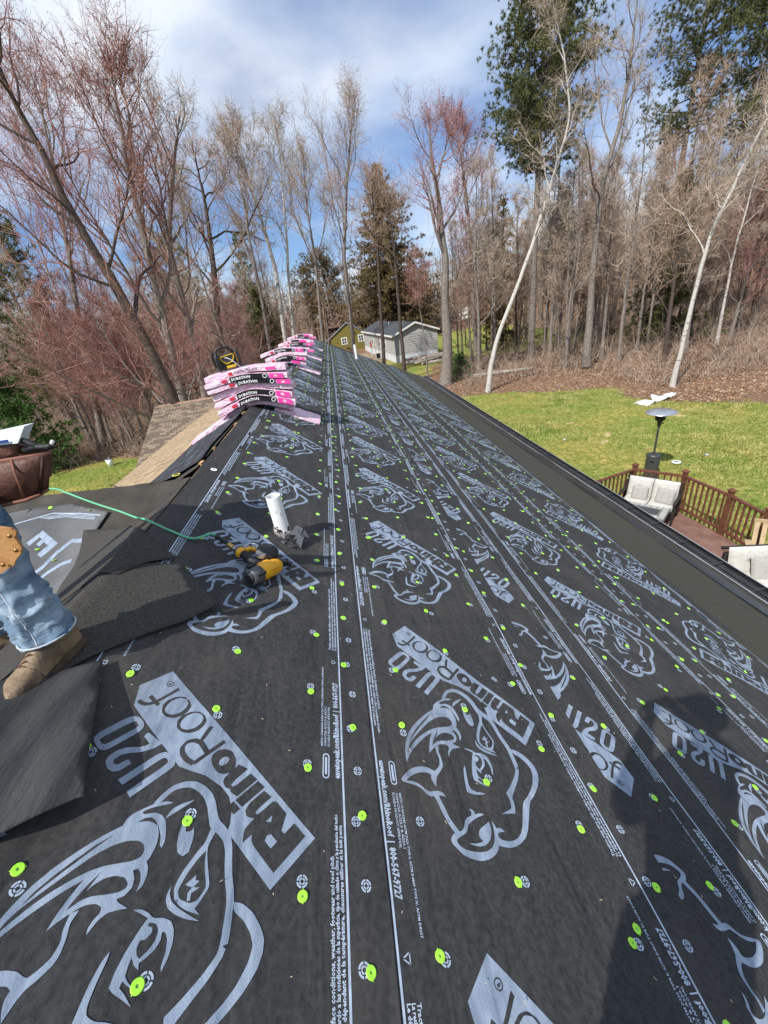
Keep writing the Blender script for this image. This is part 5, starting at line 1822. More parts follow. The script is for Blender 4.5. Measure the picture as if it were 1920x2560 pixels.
# fire table
tl = sofa_loc - back * .88
t = empty('fire_table', tl, Matrix.Rotation(sa, 3, 'Z'))
tag(t, 'grey tiled fire table with a dark lid in front of the loveseat', 'table')
M_TILE = mat('grey_tile', (.30, .30, .28), .6, .4, col2=(.40, .39, .36), scale=10)
mb = MB(); mb.box((0, 0, .56), (1.16, .66, .03)); mb.build('table_top', mat('tile_grout', (.14, .14, .13), .8, .3), t, bevel=.004)
nt_ = 9
for k in range(nt_):
    for sy in (-1, 1):
        mb = MB(); mb.box((-.5 + k * .125, sy * .25, .578), (.112, .112, .01)); mb.build('tile', M_TILE, t)
for k in range(3):
    for sx in (-1, 1):
        mb = MB(); mb.box((sx * .5, -.125 + k * .125, .578), (.112, .112, .01)); mb.build('tile', M_TILE, t)
mb = MB(); mb.box((0, 0, .582), (.78, .24, .02)); mb.build('lid', mat('lid_grey', (.05, .055, .06), .5, .4), t, bevel=.003)
mb = MB(); mb.box((0, 0, .30), (.8, .42, .5)); mb.build('base', M_FRAME, t, bevel=.01)
mb = MB(); mb.box((0, 0, .525), (1.17, .67, .05)); mb.build('apron', M_FRAME, t, bevel=.006)

# armchair nearer the house, wooden chair and a covered round thing behind it
c1 = Vector((8.22, 5.62, DZ))
sofa(c1 + Vector((-.05, -.38, 0)), math.radians(-14), .78, 1, 'single ivory cushioned armchair close to the gutter', 'armchair', 'armchair')
pillow(c1 + Vector((.10, -.42, .60)), math.radians(-18), math.radians(-24), 'patterned pillow on the single armchair', .44)
M_WOOD = mat('pale_wood', (.36, .26, .15), .7, .25, col2=(.46, .34, .21), scale=8)
t = empty('wooden_chair', (8.98, 5.72, DZ), Matrix.Rotation(math.radians(-40), 3, 'Z'))
tag(t, 'pale wooden slatted chair behind the armchair', 'chair')
for k in range(5):
    mb = MB(); mb.beam((-.24 + k * .12, .05, .40), (-.24 + k * .12, .32, .98), .075, .018, up=(0, 1, 0)); mb.build('back_slat', M_WOOD, t)
mb = MB(); mb.beam((-.30, .33, 1.0), (.30, .33, 1.0), .05, .06); mb.build('top_rail', M_WOOD, t)
for k in range(5):
    mb = MB(); mb.box((0, -.38 + k * .10, .38 - k * .012), (.56, .085, .02)); mb.build('seat_slat', M_WOOD, t)
for sx in (-1, 1):
    mb = MB(); mb.box((sx * .30, -.38, .28), (.05, .07, .56)); mb.build('leg', M_WOOD, t)
    mb = MB(); mb.box((sx * .30, .14, .28), (.05, .07, .56)); mb.build('leg', M_WOOD, t)
    mb = MB(); mb.box((sx * .32, -.12, .58), (.11, .68, .025)); mb.build('armrest', M_WOOD, t)
t = empty('kettle_grill', (8.86, 5.02, DZ))
tag(t, 'rounded black and white kettle shaped thing at the right edge beside the armchair', 'grill')
mb = MB(); mb.lathe([(.0, .98), (.10, .97), (.20, .92), (.27, .82), (.29, .74)], sides=24); mb.build('lid', mat('white_enamel', (.72, .73, .74), .3, .5), t, True)
mb = MB(); mb.lathe([(.29, .74), (.31, .73), (.31, .69), (.29, .68)], sides=24); mb.build('band', M_DARKMETAL, t, True)
mb = MB(); mb.lathe([(.29, .68), (.28, .58), (.22, .48), (.10, .42), (0, .41)], sides=24); mb.build('bowl', mat('white_enamel'  , (.7, .7, .7)), t, True)
for k in range(3):
    a = k * 2.094
    mb = MB(); mb.tube([(math.cos(a) * .18, math.sin(a) * .18, .47), (math.cos(a) * .30, math.sin(a) * .30, 0)], .014, 8); mb.build('leg', M_DARKMETAL, t, True)

# ------------------------------------------------------------------ patio heater on the lawn
t = empty('patio_heater', (10.66, 11.05, 0))
tag(t, 'grey mushroom patio heater with a shiny round hood standing on the lawn', 'patio heater')
M_HG = mat('hammered_grey', (.07, .072, .075), .42, .5, metal=.4, bump=.2, bscale=50)
mb = MB(); mb.lathe([(.0, 0), (.23, 0), (.235, .03), (.205, .05), (.20, .06)], sides=24); mb.build('base', M_HG, t, True)
mb = MB(); mb.lathe([(.195, .05), (.195, .74), (.19, .78), (.16, .80), (.0, .805)], sides=28); mb.build('tank_cover', M_HG, t, True)
mb = MB(); mb.box((-.14, -.145, .60), (.10, .02, .03), Matrix.Rotation(math.radians(-45), 3, 'Z')); mb.build('cover_handle', M_BLK, t)
mb = MB(); mb.lathe([(.03, .80), (.03, 1.72)], sides=14); mb.build('pole', M_HG, t, True)
mb = MB(); mb.lathe([(.03, 1.68), (.05, 1.72), (.065, 1.82), (.07, 1.86)], sides=18); mb.build('control_neck', M_HG, t, True)
mb = MB(); mb.tube([(.05, -.05, 1.80), (.085, -.085, 1.80)], .018, 10); mb.build('control_knob', M_BLK, t, True)
mb = MB(); mb.lathe([(.07, 1.86), (.13, 1.90), (.14, 1.94), (.145, 2.06), (.12, 2.09), (.0, 2.09)], sides=22); mb.build('burner', mat('burner_black', (.02, .02, .02), .5, .4), t, True)
mb = MB(); mb.lathe([(.02, 2.235), (.14, 2.225), (.30, 2.19), (.41, 2.145), (.425, 2.135), (.425, 2.125), (.40, 2.13), (.29, 2.17), (.14, 2.20), (.02, 2.21)], sides=36); mb.build('hood', mat('brushed_aluminium', (.70, .71, .72), .34, .5, metal=.85, col2=(.55, .56, .58), scale=2, stretch=(1, 8, 1)), t, True)

# litter and toys on the lawns
mb = MB()
bm = bmesh.new(); bmesh.ops.create_grid(bm, x_segments=26, y_segments=10, size=.5)
me = bpy.data.meshes.new('plastic_sheet')
for v in bm.verts:
    x, y = v.co.x, v.co.y
    w_ = .30 + .14 * math.sin(x * 9) + .1 * noise.noise((x * 5, 0, 0))
    v.co = Vector((x * 2.3, y * w_ * 2 + .14 * math.sin(x * 6) , .05 + .10 * abs(noise.noise((x * 7, y * 5, 3))) + .06 * math.sin(x * 15)))
bm.to_mesh(me); bm.free()
o = link_mesh('plastic_sheet', me, None, [mat('white_plastic', (.80, .81, .82), .45, .4)])
o.location = (16.95, 18.85, 0); o.rotation_euler = (0, 0, math.radians(14))
tag(o, 'crumpled white plastic sheet at the edge of the lawn behind the heater', 'plastic sheet')
mb = MB(); mb.lathe([(.07, .03), (.13, .035), (.15, .02), (.13, .0), (.07, .0), (.07, .03)], sides=20); o = mb.build('flying_ring', mat('pale_ring', (.62, .70, .66), .5, .3), None, True)
o.location = (12.09, 11.68, .02); tag(o, 'pale flying ring lying on the grass right of the heater', 'toy ring')
for k, (x, y, lab) in enumerate(((13.28, 11.78, 'small shiny crumpled can on the far right grass'), (10.2, 15.5, 'tiny pale scrap on the grass near the gutter'))):
    mb = MB(); mb.lathe([(0, -.06), (.04, -.05), (.05, 0), (.035, .05), (0, .06)], (0, 0, .05), 10, rot=Matrix.Rotation(1.4, 3, 'X')); o = mb.build('litter', mat('tin', (.55, .58, .6), .35, .5, metal=.6), None, True)
    o.location = (x, y, 0); o.rotation_euler = (0, 0, k); tag(o, lab, 'litter')
t = empty('bucket', (-12.74, 24.0, 0)); tag(t, 'small white bucket with a dark rim on the left lawn', 'bucket')
mb = MB(); mb.lathe([(.0, 0), (.15, 0), (.18, .45), (.17, .45), (.15, .03)], sides=18); mb.build('pail', M_WHT, t, True)
mb = MB(); mb.lathe([(.18, .44), (.195, .45), (.195, .50), (.17, .50)], sides=18); mb.build('rim', M_BLK, t, True)
for (x, y, a, s) in ((11.6, 17.6, .2, .22), (12.0, 15.3, 1.0, .25), (11.4, 14.6, .5, .22), (15.8, 16.2, 2.0, .3)):
    bm = bmesh.new(); bmesh.ops.create_icosphere(bm, subdivisions=2, radius=s)
    for v in bm.verts: v.co = Vector((v.co.x * 1.3, v.co.y * .5, v.co.z * .12)) * (1 + .3 * noise.noise(v.co * 9))
    me = bpy.data.meshes.new('leaf_clump'); bm.to_mesh(me); bm.free()
    o = link_mesh('leaf_clump', me, None, [mat('dry_leaf_pile', (.34, .26, .12), .9, .1, col2=(.46, .38, .2), scale=20)])
    o.location = (x, y, .01); o.rotation_euler = (0, 0, a)
    tag(o, 'small patch of dry tan leaves lying on the green lawn', 'leaf clump', 'dry leaf clumps on the lawn')

# ------------------------------------------------------------------ the lower wing on the left, brown shingles facing us
M_SH = [mat('brown_shingle_a', (.20, .155, .115), .95, .15, col2=(.27, .21, .16), scale=60, bump=.4), mat('brown_shingle_b', (.13, .10, .078), .95, .15, col2=(.18, .14, .11), scale=60, bump=.4), mat('brown_shingle_c', (.24, .185, .135), .95, .15, col2=(.31, .245, .185), scale=60, bump=.4)]
wing = empty('house_wing', (-5.5, 19, 0)); tag(wing, 'lower wing with brown tabbed shingles seen below the left slope', 'house wing')
iv = Matrix.Translation((5.5, -19, 0))
wx0, wx1, wyr, wzr, wye, wze = -7.75, -2.0, 20.85, 3.3, 16.6, 1.4
mb = MB()
mb.poly([iv @ Vector(p) for p in ((wx0, wye, wze), (wx1, wye, wze), (wx1, wyr, wzr), (wx0, wyr, wzr))])
mb.poly([iv @ Vector(p) for p in ((wx0, wyr, wzr), (wx1, wyr, wzr), (wx1, 25.1, wze), (wx0, 25.1, wze))])
mb.poly([iv @ Vector(p) for p in ((wx0, wye, wze - .12), (wx0, wyr, wzr - .12), (wx0, wyr, wzr), (wx0, wye, wze))])
mb.build('roof', M_SH[1], wing)
mb = MB(); mb.box(iv @ Vector((-4.7, 20.85, .65)), (5.6, 7.6, 1.3)); mb.poly([iv @ Vector(p) for p in ((wx0 + .25, 17.1, 1.2), (wx0 + .25, 24.6, 1.2), (wx0 + .25, 20.85, 3.0))]); mb.build('wall', M_WALL, wing)
sx_ = Vector((1, 0, 0)); sy_ = Vector((0, wyr - wye, wzr - wze)).normalized(); sn = sx_.cross(sy_)
Lw = Vector((0, wyr - wye, wzr - wze)).length
SHM = {}
rest = MB()
cnt = 0
nrow = int(Lw / .145)
for r_ in range(nrow - 1, -1, -1):
    xx = wx0 + .01 - (r_ % 2) * .15
    while xx < -3.2:
        w_ = .30 if xx > wx0 - .01 else .30 - (wx0 - xx)
        xs0 = max(xx, wx0)
        p0 = Vector((xs0, wye, wze)) + sy_ * (r_ * .145)
        mi = rng.choice((0, 1, 1, 2, 0))
        visible = xs0 < -4.0 - (r_ * .02)
        if w_ > .08:
            if cnt < 300 and visible and w_ > .2:
                key = (mi, round(w_, 2))
                if key not in SHM:
                    mb = MB(); q = [Vector((.006, 0, .018)), Vector((w_ - .006, 0, .018)), Vector((w_ - .006, .15, .006)), Vector((.006, .15, .006))]
                    q2 = [Vector((.006, 0, 0)), Vector((w_ - .006, 0, 0))]
                    mb.poly(q); mb.poly([q2[0], q2[1], q[1], q[0]]); mb.poly([q2[1], Vector((w_ - .006, .15, 0)), q[2], q[1]]); mb.poly([Vector((.006, .15, 0)), q2[0], q[0], q[3]])
                    SHM[key] = mb.mesh('shingle', M_SH[mi])
                o = link_mesh('shingle', SHM[key], wing)
                o.matrix_local = Matrix.Translation(iv @ p0) @ Matrix((sx_, sy_, sn)).transposed().to_4x4()
                cnt += 1
            else:
                rest.poly([iv @ (p0 + sx_ * .006 + sn * .018), iv @ (p0 + sx_ * (w_ - .006) + sn * .018), iv @ (p0 + sx_ * (w_ - .006) + sy_ * .15 + sn * .006), iv @ (p0 + sx_ * .006 + sy_ * .15 + sn * .006)], mi)
        xx += .305
tag(rest.build('shingle_rest', M_SH, wing), kind='stuff')
for k in range(24):
    mb = MB(); x = wx0 + .12 + k * .235
    mb.poly([iv @ Vector((x, wyr - .13, wzr - .045)), iv @ Vector((x + .225, wyr - .13, wzr - .045)), iv @ Vector((x + .225, wyr, wzr + .03)), iv @ Vector((x, wyr, wzr + .03))])
    mb.poly([iv @ Vector((x, wyr, wzr + .03)), iv @ Vector((x + .225, wyr, wzr + .03)), iv @ Vector((x + .225, wyr + .13, wzr - .03)), iv @ Vector((x, wyr + .13, wzr - .03))])
    mb.build('ridge_shingle', mat('ridge_shingle', (.27, .17, .12), .95, .15, col2=(.34, .23, .17), scale=30), wing)

# ------------------------------------------------------------------ buildings beyond the roof
def siding(name, c1, c2, pitch):
    m = bpy.data.materials.new(name); m.use_nodes = True
    nt = m.node_tree; b = nt.nodes['Principled BSDF']; b.inputs['Roughness'].default_value = .7
    tcn = nt.nodes.new('ShaderNodeTexCoord'); sp = nt.nodes.new('ShaderNodeSeparateXYZ'); nt.links.new(tcn.outputs['Object'], sp.inputs[0])
    mu = nt.nodes.new('ShaderNodeMath'); mu.operation = 'DIVIDE'; mu.inputs[1].default_value = pitch; nt.links.new(sp.outputs['Z'], mu.inputs[0])
    fr = nt.nodes.new('ShaderNodeMath'); fr.operation = 'FRACT'; nt.links.new(mu.outputs[0], fr.inputs[0])
    bp = nt.nodes.new('ShaderNodeBump'); bp.inputs['Strength'].default_value = 1; bp.inputs['Distance'].default_value = .05; bp.invert = True
    nt.links.new(fr.outputs[0], bp.inputs['Height']); nt.links.new(bp.outputs[0], b.inputs['Normal'])
    n = nt.nodes.new('ShaderNodeTexNoise'); n.inputs['Scale'].default_value = 3; nt.links.new(tcn.outputs['Object'], n.inputs['Vector'])
    r = nt.nodes.new('ShaderNodeValToRGB'); r.color_ramp.elements[0].color = (*c1, 1); r.color_ramp.elements[1].color = (*c2, 1); nt.links.new(n.outputs['Fac'], r.inputs[0])
    nt.links.new(r.outputs[0], b.inputs['Base Color'])
    return m


M_GLASS = mat('window_glass', (.04, .05, .06), .08, .6)
gh = empty('mobile_home', (8.23, 48.7, 0), Matrix.Rotation(math.atan2(1.85, 21.3), 3, 'Z'))
tag(gh, 'grey sided mobile home with white skirting beyond the roof end', 'house')
# local x along the short end, y along the long side
GL, GW, EH, RH = 21.0, 5.0, 3.05, 4.05
M_GS = siding('grey_lap_siding', (.33, .325, .31), (.37, .365, .35), .17)
def board_wall(parent, name, p0, p1, z0, z1, m, step=.26, proud=.035):
    'lapped boards, each one a wedge'
    mb = MB(); d_ = (Vector(p1) - Vector(p0)); L_ = d_.length; d_.normalize(); n_ = Vector((d_.y, -d_.x, 0))
    z = z0
    while z < z1 - .01:
        zt = min(z + step, z1)
        a, b_ = Vector((*p0, z)), Vector((*p1, z)); c_, e_ = Vector((*p1, zt)), Vector((*p0, zt))
        mb.poly([a + n_ * proud, b_ + n_ * proud, c_, e_]); mb.poly([a, b_, b_ + n_ * proud, a + n_ * proud])
        z += step
    return mb.build(name, m, parent)
M_GSP = mat('grey_siding', (.37, .365, .35), .7, .3, col2=(.42, .415, .395), scale=2)
o = board_wall(gh, 'siding', (0, 0), (GW, 0), .75, EH, M_GSP); tag(o, kind='stuff')
o = board_wall(gh, 'siding', (0, GL), (0, 0), .75, EH, M_GSP); tag(o, kind='stuff')
mb = MB(); mb.box((GW / 2, GL / 2, EH / 2), (GW - .02, GL - .02, EH)); mb.poly([(0.01, .01, EH), (GW - .01, .01, EH), (GW / 2, .01, RH - .12)]); mb.poly([(GW - .01, GL - .01, EH), (0.01, GL - .01, EH), (GW / 2, GL - .01, RH - .12)]); mb.build('wall', M_GSP, gh)
mb = MB(); mb.box((GW / 2, -.02, .37), (GW + .06, .06, .74)); mb.box((-.02, GL / 2, .37), (.06, GL + .06, .74)); mb.build('skirting', mat('white_skirting', (.68, .70, .72), .7, .3, col2=(.58, .60, .63), scale=2.2, detail=7), gh)
M_RS = mat('dark_grey_roofing', (.045, .05, .058), .9, .2, col2=(.075, .08, .09), scale=14, detail=7, bump=.3)
mb = MB()
mb.poly([(-.3, -.3, EH - .1), (GW / 2, -.3, RH), (GW / 2, GL + .3, RH), (-.3, GL + .3, EH - .1)])
mb.poly([(GW / 2, -.3, RH), (GW + .3, -.3, EH - .1), (GW + .3, GL + .3, EH - .1), (GW / 2, GL + .3, RH)])
rf = mb.build('roof', M_RS, gh)
mb = MB()
mb.beam((-.3, -.32, EH - .17), (GW / 2, -.32, RH - .07), .05, .18); mb.beam((GW / 2, -.32, RH - .07), (GW + .3, -.32, EH - .17), .05, .18); mb.beam((-.32, -.3, EH - .18), (-.32, GL + .3, EH - .18), .05, .18)
mb.build('fascia', M_TRIMWHITE, gh)
for y in (4, 9.5, 14): 
    mb = MB(); mb.lathe([(.06, 0), (.06, .5)], (GW / 2 - .8, y, RH - .45), 10); mb.build('roof_vent', M_TRIMWHITE, rf)
for y in (5.2, 6.9, 8.6, 13.5):
    mb = MB(); mb.box((-.03, y, 2.0), (.08, .72, 1.5)); fo = mb.build('window', M_TRIMWHITE, gh)
    mb = MB(); mb.box((-.065, y, 2.35), (.03, .52, .6)); mb.build('pane', M_GLASS, fo); mb = MB(); mb.box((-.065, y, 1.66), (.03, .52, .6)); mb.build('pane', M_GLASS, fo)
for p0, p1 in (((0, -.04, .75), (0, -.04, EH)), ((GW, -.04, .75), (GW, -.04, EH))):
    mb = MB(); mb.beam(p0, p1, .12, .08); mb.build('corner_trim', mat('grey_trim', (.42, .42, .41), .6, .3), gh)
mb = MB(); mb.box((.9, -.06, .4), (.16, .03, .26)); mb.build('vent', M_GLASS, gh)
t = empty('air_conditioner', Vector(onz(948, 897))); tag(t, 'small grey air conditioner standing beside the mobile home', 'air conditioner')
mb = MB(); mb.box((0, 0, .4), (.8, .8, .8)); mb.build('cabinet', mat('ac_grey', (.45, .45, .42), .6, .3), t, bevel=.03)
mb = MB(); mb.box((-.1, -.41, .42), (.5, .02, .6)); mb.build('grille', M_BLK, t)
t = empty('utility_post', Vector(onz(931, 890))); tag(t, 'short red and white utility post beside the mobile home', 'post')
mb = MB(); mb.lathe([(.09, 0), (.09, 1.1)], sides=10, close=True); mb.build('lower_post', mat('teal_post', (.4, .55, .5), .6), t); mb = MB(); mb.box((0, 0, 1.45), (.22, .12, .9)); mb.build('sign_blade', mat('red_blade', (.35, .08, .05), .6), t)

# olive shed
A_ = at(829, 846, 62); 
sh = empty('olive_shed', (1.05, 75, 0), Matrix.Rotation(math.radians(-3), 3, 'Z')); tag(sh, 'olive green shed with a pale metal roof left of the mobile home', 'shed')
M_OL = mat('olive_boards', (.15, .125, .03), .8, .2, col2=(.21, .18, .05), scale=3)
SW, SE, SR = 6.2, 2.3, 4.3
o = board_wall(sh, 'siding', (0, 0), (SW, 0), 0, SE, M_OL, .28); tag(o, kind='stuff')
mb = MB(); mb.box((SW / 2, 3.5, SE / 2), (SW - .04, 6.96, SE)); mb.poly([(0, 0, SE), (SW, 0, SE), (SW / 2, 0, SR)]); mb.poly([(SW, 7, SE), (0, 7, SE), (SW / 2, 7, SR)]); mb.build('wall', M_OL, sh)
mb = MB(); mb.poly([(-.9, -.2, SE - .45), (SW / 2, -.2, SR + .12), (SW / 2, 7.4, SR + .12), (-.9, 7.4, SE - .45)]); mb.poly([(SW / 2, -.2, SR + .12), (SW + .9, -.2, SE - .45), (SW + .9, 7.4, SE - .45), (SW / 2, 7.4, SR + .12)])
o = mb.build('roof', mat('pale_metal_roof', (.42, .47, .52), .35, .5, metal=.5, col2=(.36, .4, .45), scale=2), sh); s = o.modifiers.new('t', 'SOLIDIFY'); s.thickness = .08
for x, z in ((2.3, 1.6), (5.2, 1.7)):
    mb = MB(); mb.box((x, -.03, z), (1.0, .08, 1.1)); fo = mb.build('window', M_TRIMWHITE, sh)
    for a in (-.2, .2):
        for c_ in (-.23, .23):
            mb = MB(); mb.box((x + a, -.065, z + c_), (.33, .03, .38)); mb.build('pane', M_GLASS, fo)
# brown building far behind
bb = empty('brown_barn', (7.0, 92, 0)); tag(bb, 'long dark barn with a rusty brown roof far behind the shed', 'barn')
mb = MB(); mb.box((4, 4, 2.0), (20, 9, 4.0)); mb.build('wall', mat('dark_barn_boards', (.045, .03, .024), .9, .2, col2=(.08, .055, .04), scale=3), bb)
mb = MB(); mb.poly([(-6.6, -1.2, 3.4), (14.6, -1.2, 3.4), (14.2, 4, 7.2), (-4.2, 4, 7.2)]); mb.poly([(-6.6, 9.2, 3.4), (-4.2, 4, 7.2), (14.2, 4, 7.2), (14.6, 9.2, 3.4)][::-1]); mb.build('roof', mat('rusty_roof', (.12, .075, .058), .9, .2, col2=(.17, .105, .08), scale=1.5, detail=8), bb)
for x in (-3, 0.5, 9):
    mb = MB(); mb.box((x, -.55, 1.5), (1.6, .1, 2.6)); mb.build('door', mat('barn_door', (.09, .06, .045), .9), bb)
# pale cottage glimpsed to the right of the mobile home
ct = empty('pale_cottage', (23.5, 92, 0), Matrix.Rotation(.15, 3, 'Z')); tag(ct, 'pale cottage with a brown roof partly hidden behind the maple trunk', 'cottage')
mb = MB(); mb.box((3, 3, 1.7), (7, 6, 3.4)); mb.poly([(-.5, 0, 3.4), (6.5, 0, 3.4), (3, 0, 5.4)]); mb.build('wall', mat('pale_cottage_wall', (.30, .28, .26), .8), ct)
mb = MB(); mb.poly([(-1, -.4, 3.1), (3, -.4, 5.6), (3, 6.4, 5.6), (-1, 6.4, 3.1)]); mb.poly([(3, -.4, 5.6), (7, -.4, 3.1), (7, 6.4, 3.1), (3, 6.4, 5.6)]); mb.build('roof', mat('cottage_roof', (.17, .14, .13), .9, col2=(.24, .20, .18), scale=3), ct)
for x in (1.2, 4.4):
    mb = MB(); mb.box((x, -.04, 1.9), (1.0, .1, 1.2)); fo = mb.build('window', M_TRIMWHITE, ct); mb = MB(); mb.box((x, -.1, 1.9), (.8, .04, 1.0)); mb.build('pane', M_GLASS, fo)
t = empty('mailbox_sign', at(1163, 830, 52) * np.array([1, 1, 0])); tag(t, 'small white board sign on a thin post right of the maple', 'sign')
mb = MB(); mb.lathe([(.06, 0), (.06, 4.2)], sides=8); mb.build('post', M_FRAME, t)
for z in (3.5, 4.0, 4.4):
    mb = MB(); mb.box((0, -.08, z), (1.3, .06, .3), Matrix.Rotation(-.15, 3, 'Y')); mb.build('board', M_TRIMWHITE, t)

# logs stacked by the maple
M_LOG = mat('weathered_log', (.22, .18, .15), .9, .15, col2=(.42, .37, .32), scale=5, detail=7, stretch=(1, 6, 6), bump=.4)
M_LOGE = mat('log_end', (.42, .32, .20), .9, .15, col2=(.5, .4, .27), scale=12)
c0 = Vector(onz(1060, 905))
for k in range(13):
    r_ = rng.uniform(.10, .22)
    a = rng.uniform(-.25, .5)
    L = rng.uniform(2.2, 4.6)
    mb = MB(); n_ = 6
    mb.tube([(-L / 2 + L * q / n_, .05 * math.sin(q + k), 0) for q in range(n_ + 1)], [r_ * (1 - .04 * q) for q in range(n_ + 1)], 9)
    o = mb.build('log', M_LOG, None, True)
    o.location = c0 + Vector((rng.uniform(-.8, 1.6), rng.uniform(-3.4, 3.0), r_ + .16 * (k % 3)))
    o.rotation_euler = (0, rng.uniform(-.06, .06), a)
    tag(o, 'weathered grey log in the loose pile between the mobile home and the maple', 'log', 'logs in the loose pile')
o = MB(); o.tube([(0, 0, 0), (1.6, .1, .02), (3.2, .05, .05), (4.6, .2, .04)], [.16, .15, .13, .10], 9); o = o.build('fallen_trunk', mat('birch_log', (.45, .43, .40), .8, .2, col2=(.2, .18, .16), scale=6, lo=.5, hi=.6), None, True)
o.location = Vector(onz(1185, 945)) + Vector((0, 0, .15)); o.rotation_euler = (0, 0, -.25); tag(o, 'pale fallen birch trunk lying among the leaves right of the maple', 'log')
# ------------------------------------------------------------------ trees
M_BGREY = mat('grey_bark', (.13, .11, .095), .95, .1, col2=(.29, .255, .225), scale=7, detail=8, stretch=(4, 4, .7), bump=.6, bscale=10)
M_BDARK = mat('dark_bark', (.055, .042, .035), .95, .1, col2=(.12, .095, .08), scale=7, detail=8, stretch=(4, 4, .7), bump=.6, bscale=10)
M_BBIRCH = mat('birch_bark', (.50, .47, .43), .7, .2, col2=(.11, .095, .085), scale=3.2, detail=5, lo=.60, hi=.67, stretch=(.8, .8, 3.5), bump=.2)
M_TGREY = mat('grey_twigs', (.32, .255, .195), .95, .1, col2=(.49, .40, .315), scale=1.5)
M_TBROWN = mat('brown_twigs', (.29, .205, .15), .95, .1, col2=(.45, .34, .26), scale=1.5)
M_TRED = mat('reddish_twigs', (.27, .125, .105), .95, .1, col2=(.41, .235, .20), scale=1.2)
M_BUD = mat('red_buds', (.24, .075, .07), .85, .1, col2=(.36, .15, .135), scale=2)
M_BUDB = mat('brown_buds', (.12, .075, .06), .9, .1, col2=(.20, .13, .10), scale=2)
M_NEED = mat('pine_needles', (.07, .083, .03), .8, .2, col2=(.17, .18, .07), scale=.9, detail=6)
M_NEEDY = mat('yellow_green_needles', (.055, .065, .018), .8, .2, col2=(.13, .14, .045), scale=.9, detail=6)
M_NEEDB = mat('bronzed_needles', (.10, .072, .03), .85, .2, col2=(.21, .155, .07), scale=.9, detail=6)
M_GREEN = mat('fresh_green', (.045, .10, .02), .8, .2, col2=(.10, .18, .045), scale=2)


class TM:
    'tubes gathered as arrays; three sides for twigs'
    def __init__(s): s.v, s.f, s.n = [], [], 0

    def tube(s, P, R_, k):
        P = np.asarray(P, float); m = len(P)
        T_ = np.gradient(P, axis=0); T_ /= np.linalg.norm(T_, axis=1)[:, None] + 1e-9
        ref = np.array([.31, .17, .0]) if abs(T_[0, 2]) > .5 else np.array([0, 0, 1.])
        A_ = np.cross(T_, ref); A_ /= np.linalg.norm(A_, axis=1)[:, None] + 1e-9
        B_ = np.cross(T_, A_)
        an = np.arange(k) * 2 * np.pi / k
        R_ = np.asarray(R_)[:, None, None]
        V = P[:, None, :] + R_ * (A_[:, None, :] * np.cos(an)[None, :, None] + B_[:, None, :] * np.sin(an)[None, :, None])
        s.v.append(V.reshape(-1, 3))
        i = np.arange(m - 1)[:, None] * k; j = np.arange(k)[None, :]; j2 = (j + 1) % k
        s.f.append(np.stack([i + j, i + j2, i + k + j2, i + k + j], -1).reshape(-1, 4) + s.n)
        s.n += m * k

    def mesh(s, name, m):
        me = bpy.data.meshes.new(name)
        v = np.concatenate(s.v); f = np.concatenate(s.f)
        me.vertices.add(len(v)); me.vertices.foreach_set('co', v.reshape(-1).astype(np.float32))
        nf, w_ = f.shape
        me.loops.add(nf * w_); me.loops.foreach_set('vertex_index', f.reshape(-1).astype(np.int32))
        me.polygons.add(nf); me.polygons.foreach_set('loop_start', (np.arange(nf) * w_).astype(np.int32))
        me.polygons.foreach_set('use_smooth', [True] * nf)
        me.update(calc_edges=True)
        me.materials.append(m)
        return me


def tri_mesh(name, V, m):
    me = bpy.data.meshes.new(name)
    n = len(V) // 3
    me.vertices.add(n * 3); me.vertices.foreach_set('co', np.asarray(V, np.float32).reshape(-1))
    me.loops.add(n * 3); me.loops.foreach_set('vertex_index', np.arange(n * 3, dtype=np.int32))
    me.polygons.add(n); me.polygons.foreach_set('loop_start', (np.arange(n) * 3).astype(np.int32))
    me.update(calc_edges=True)
    me.materials.append(m)
    return me


def rot_dir(d, ang, az):
    d = d / np.linalg.norm(d)
    a = np.cross(d, [0.13, .2, .97] if abs(d[2]) < .9 else [1, 0, 0]); a /= np.linalg.norm(a)
    b = np.cross(d, a)
    return d * math.cos(ang) + (a * math.cos(az) + b * math.sin(az)) * math.sin(ang)


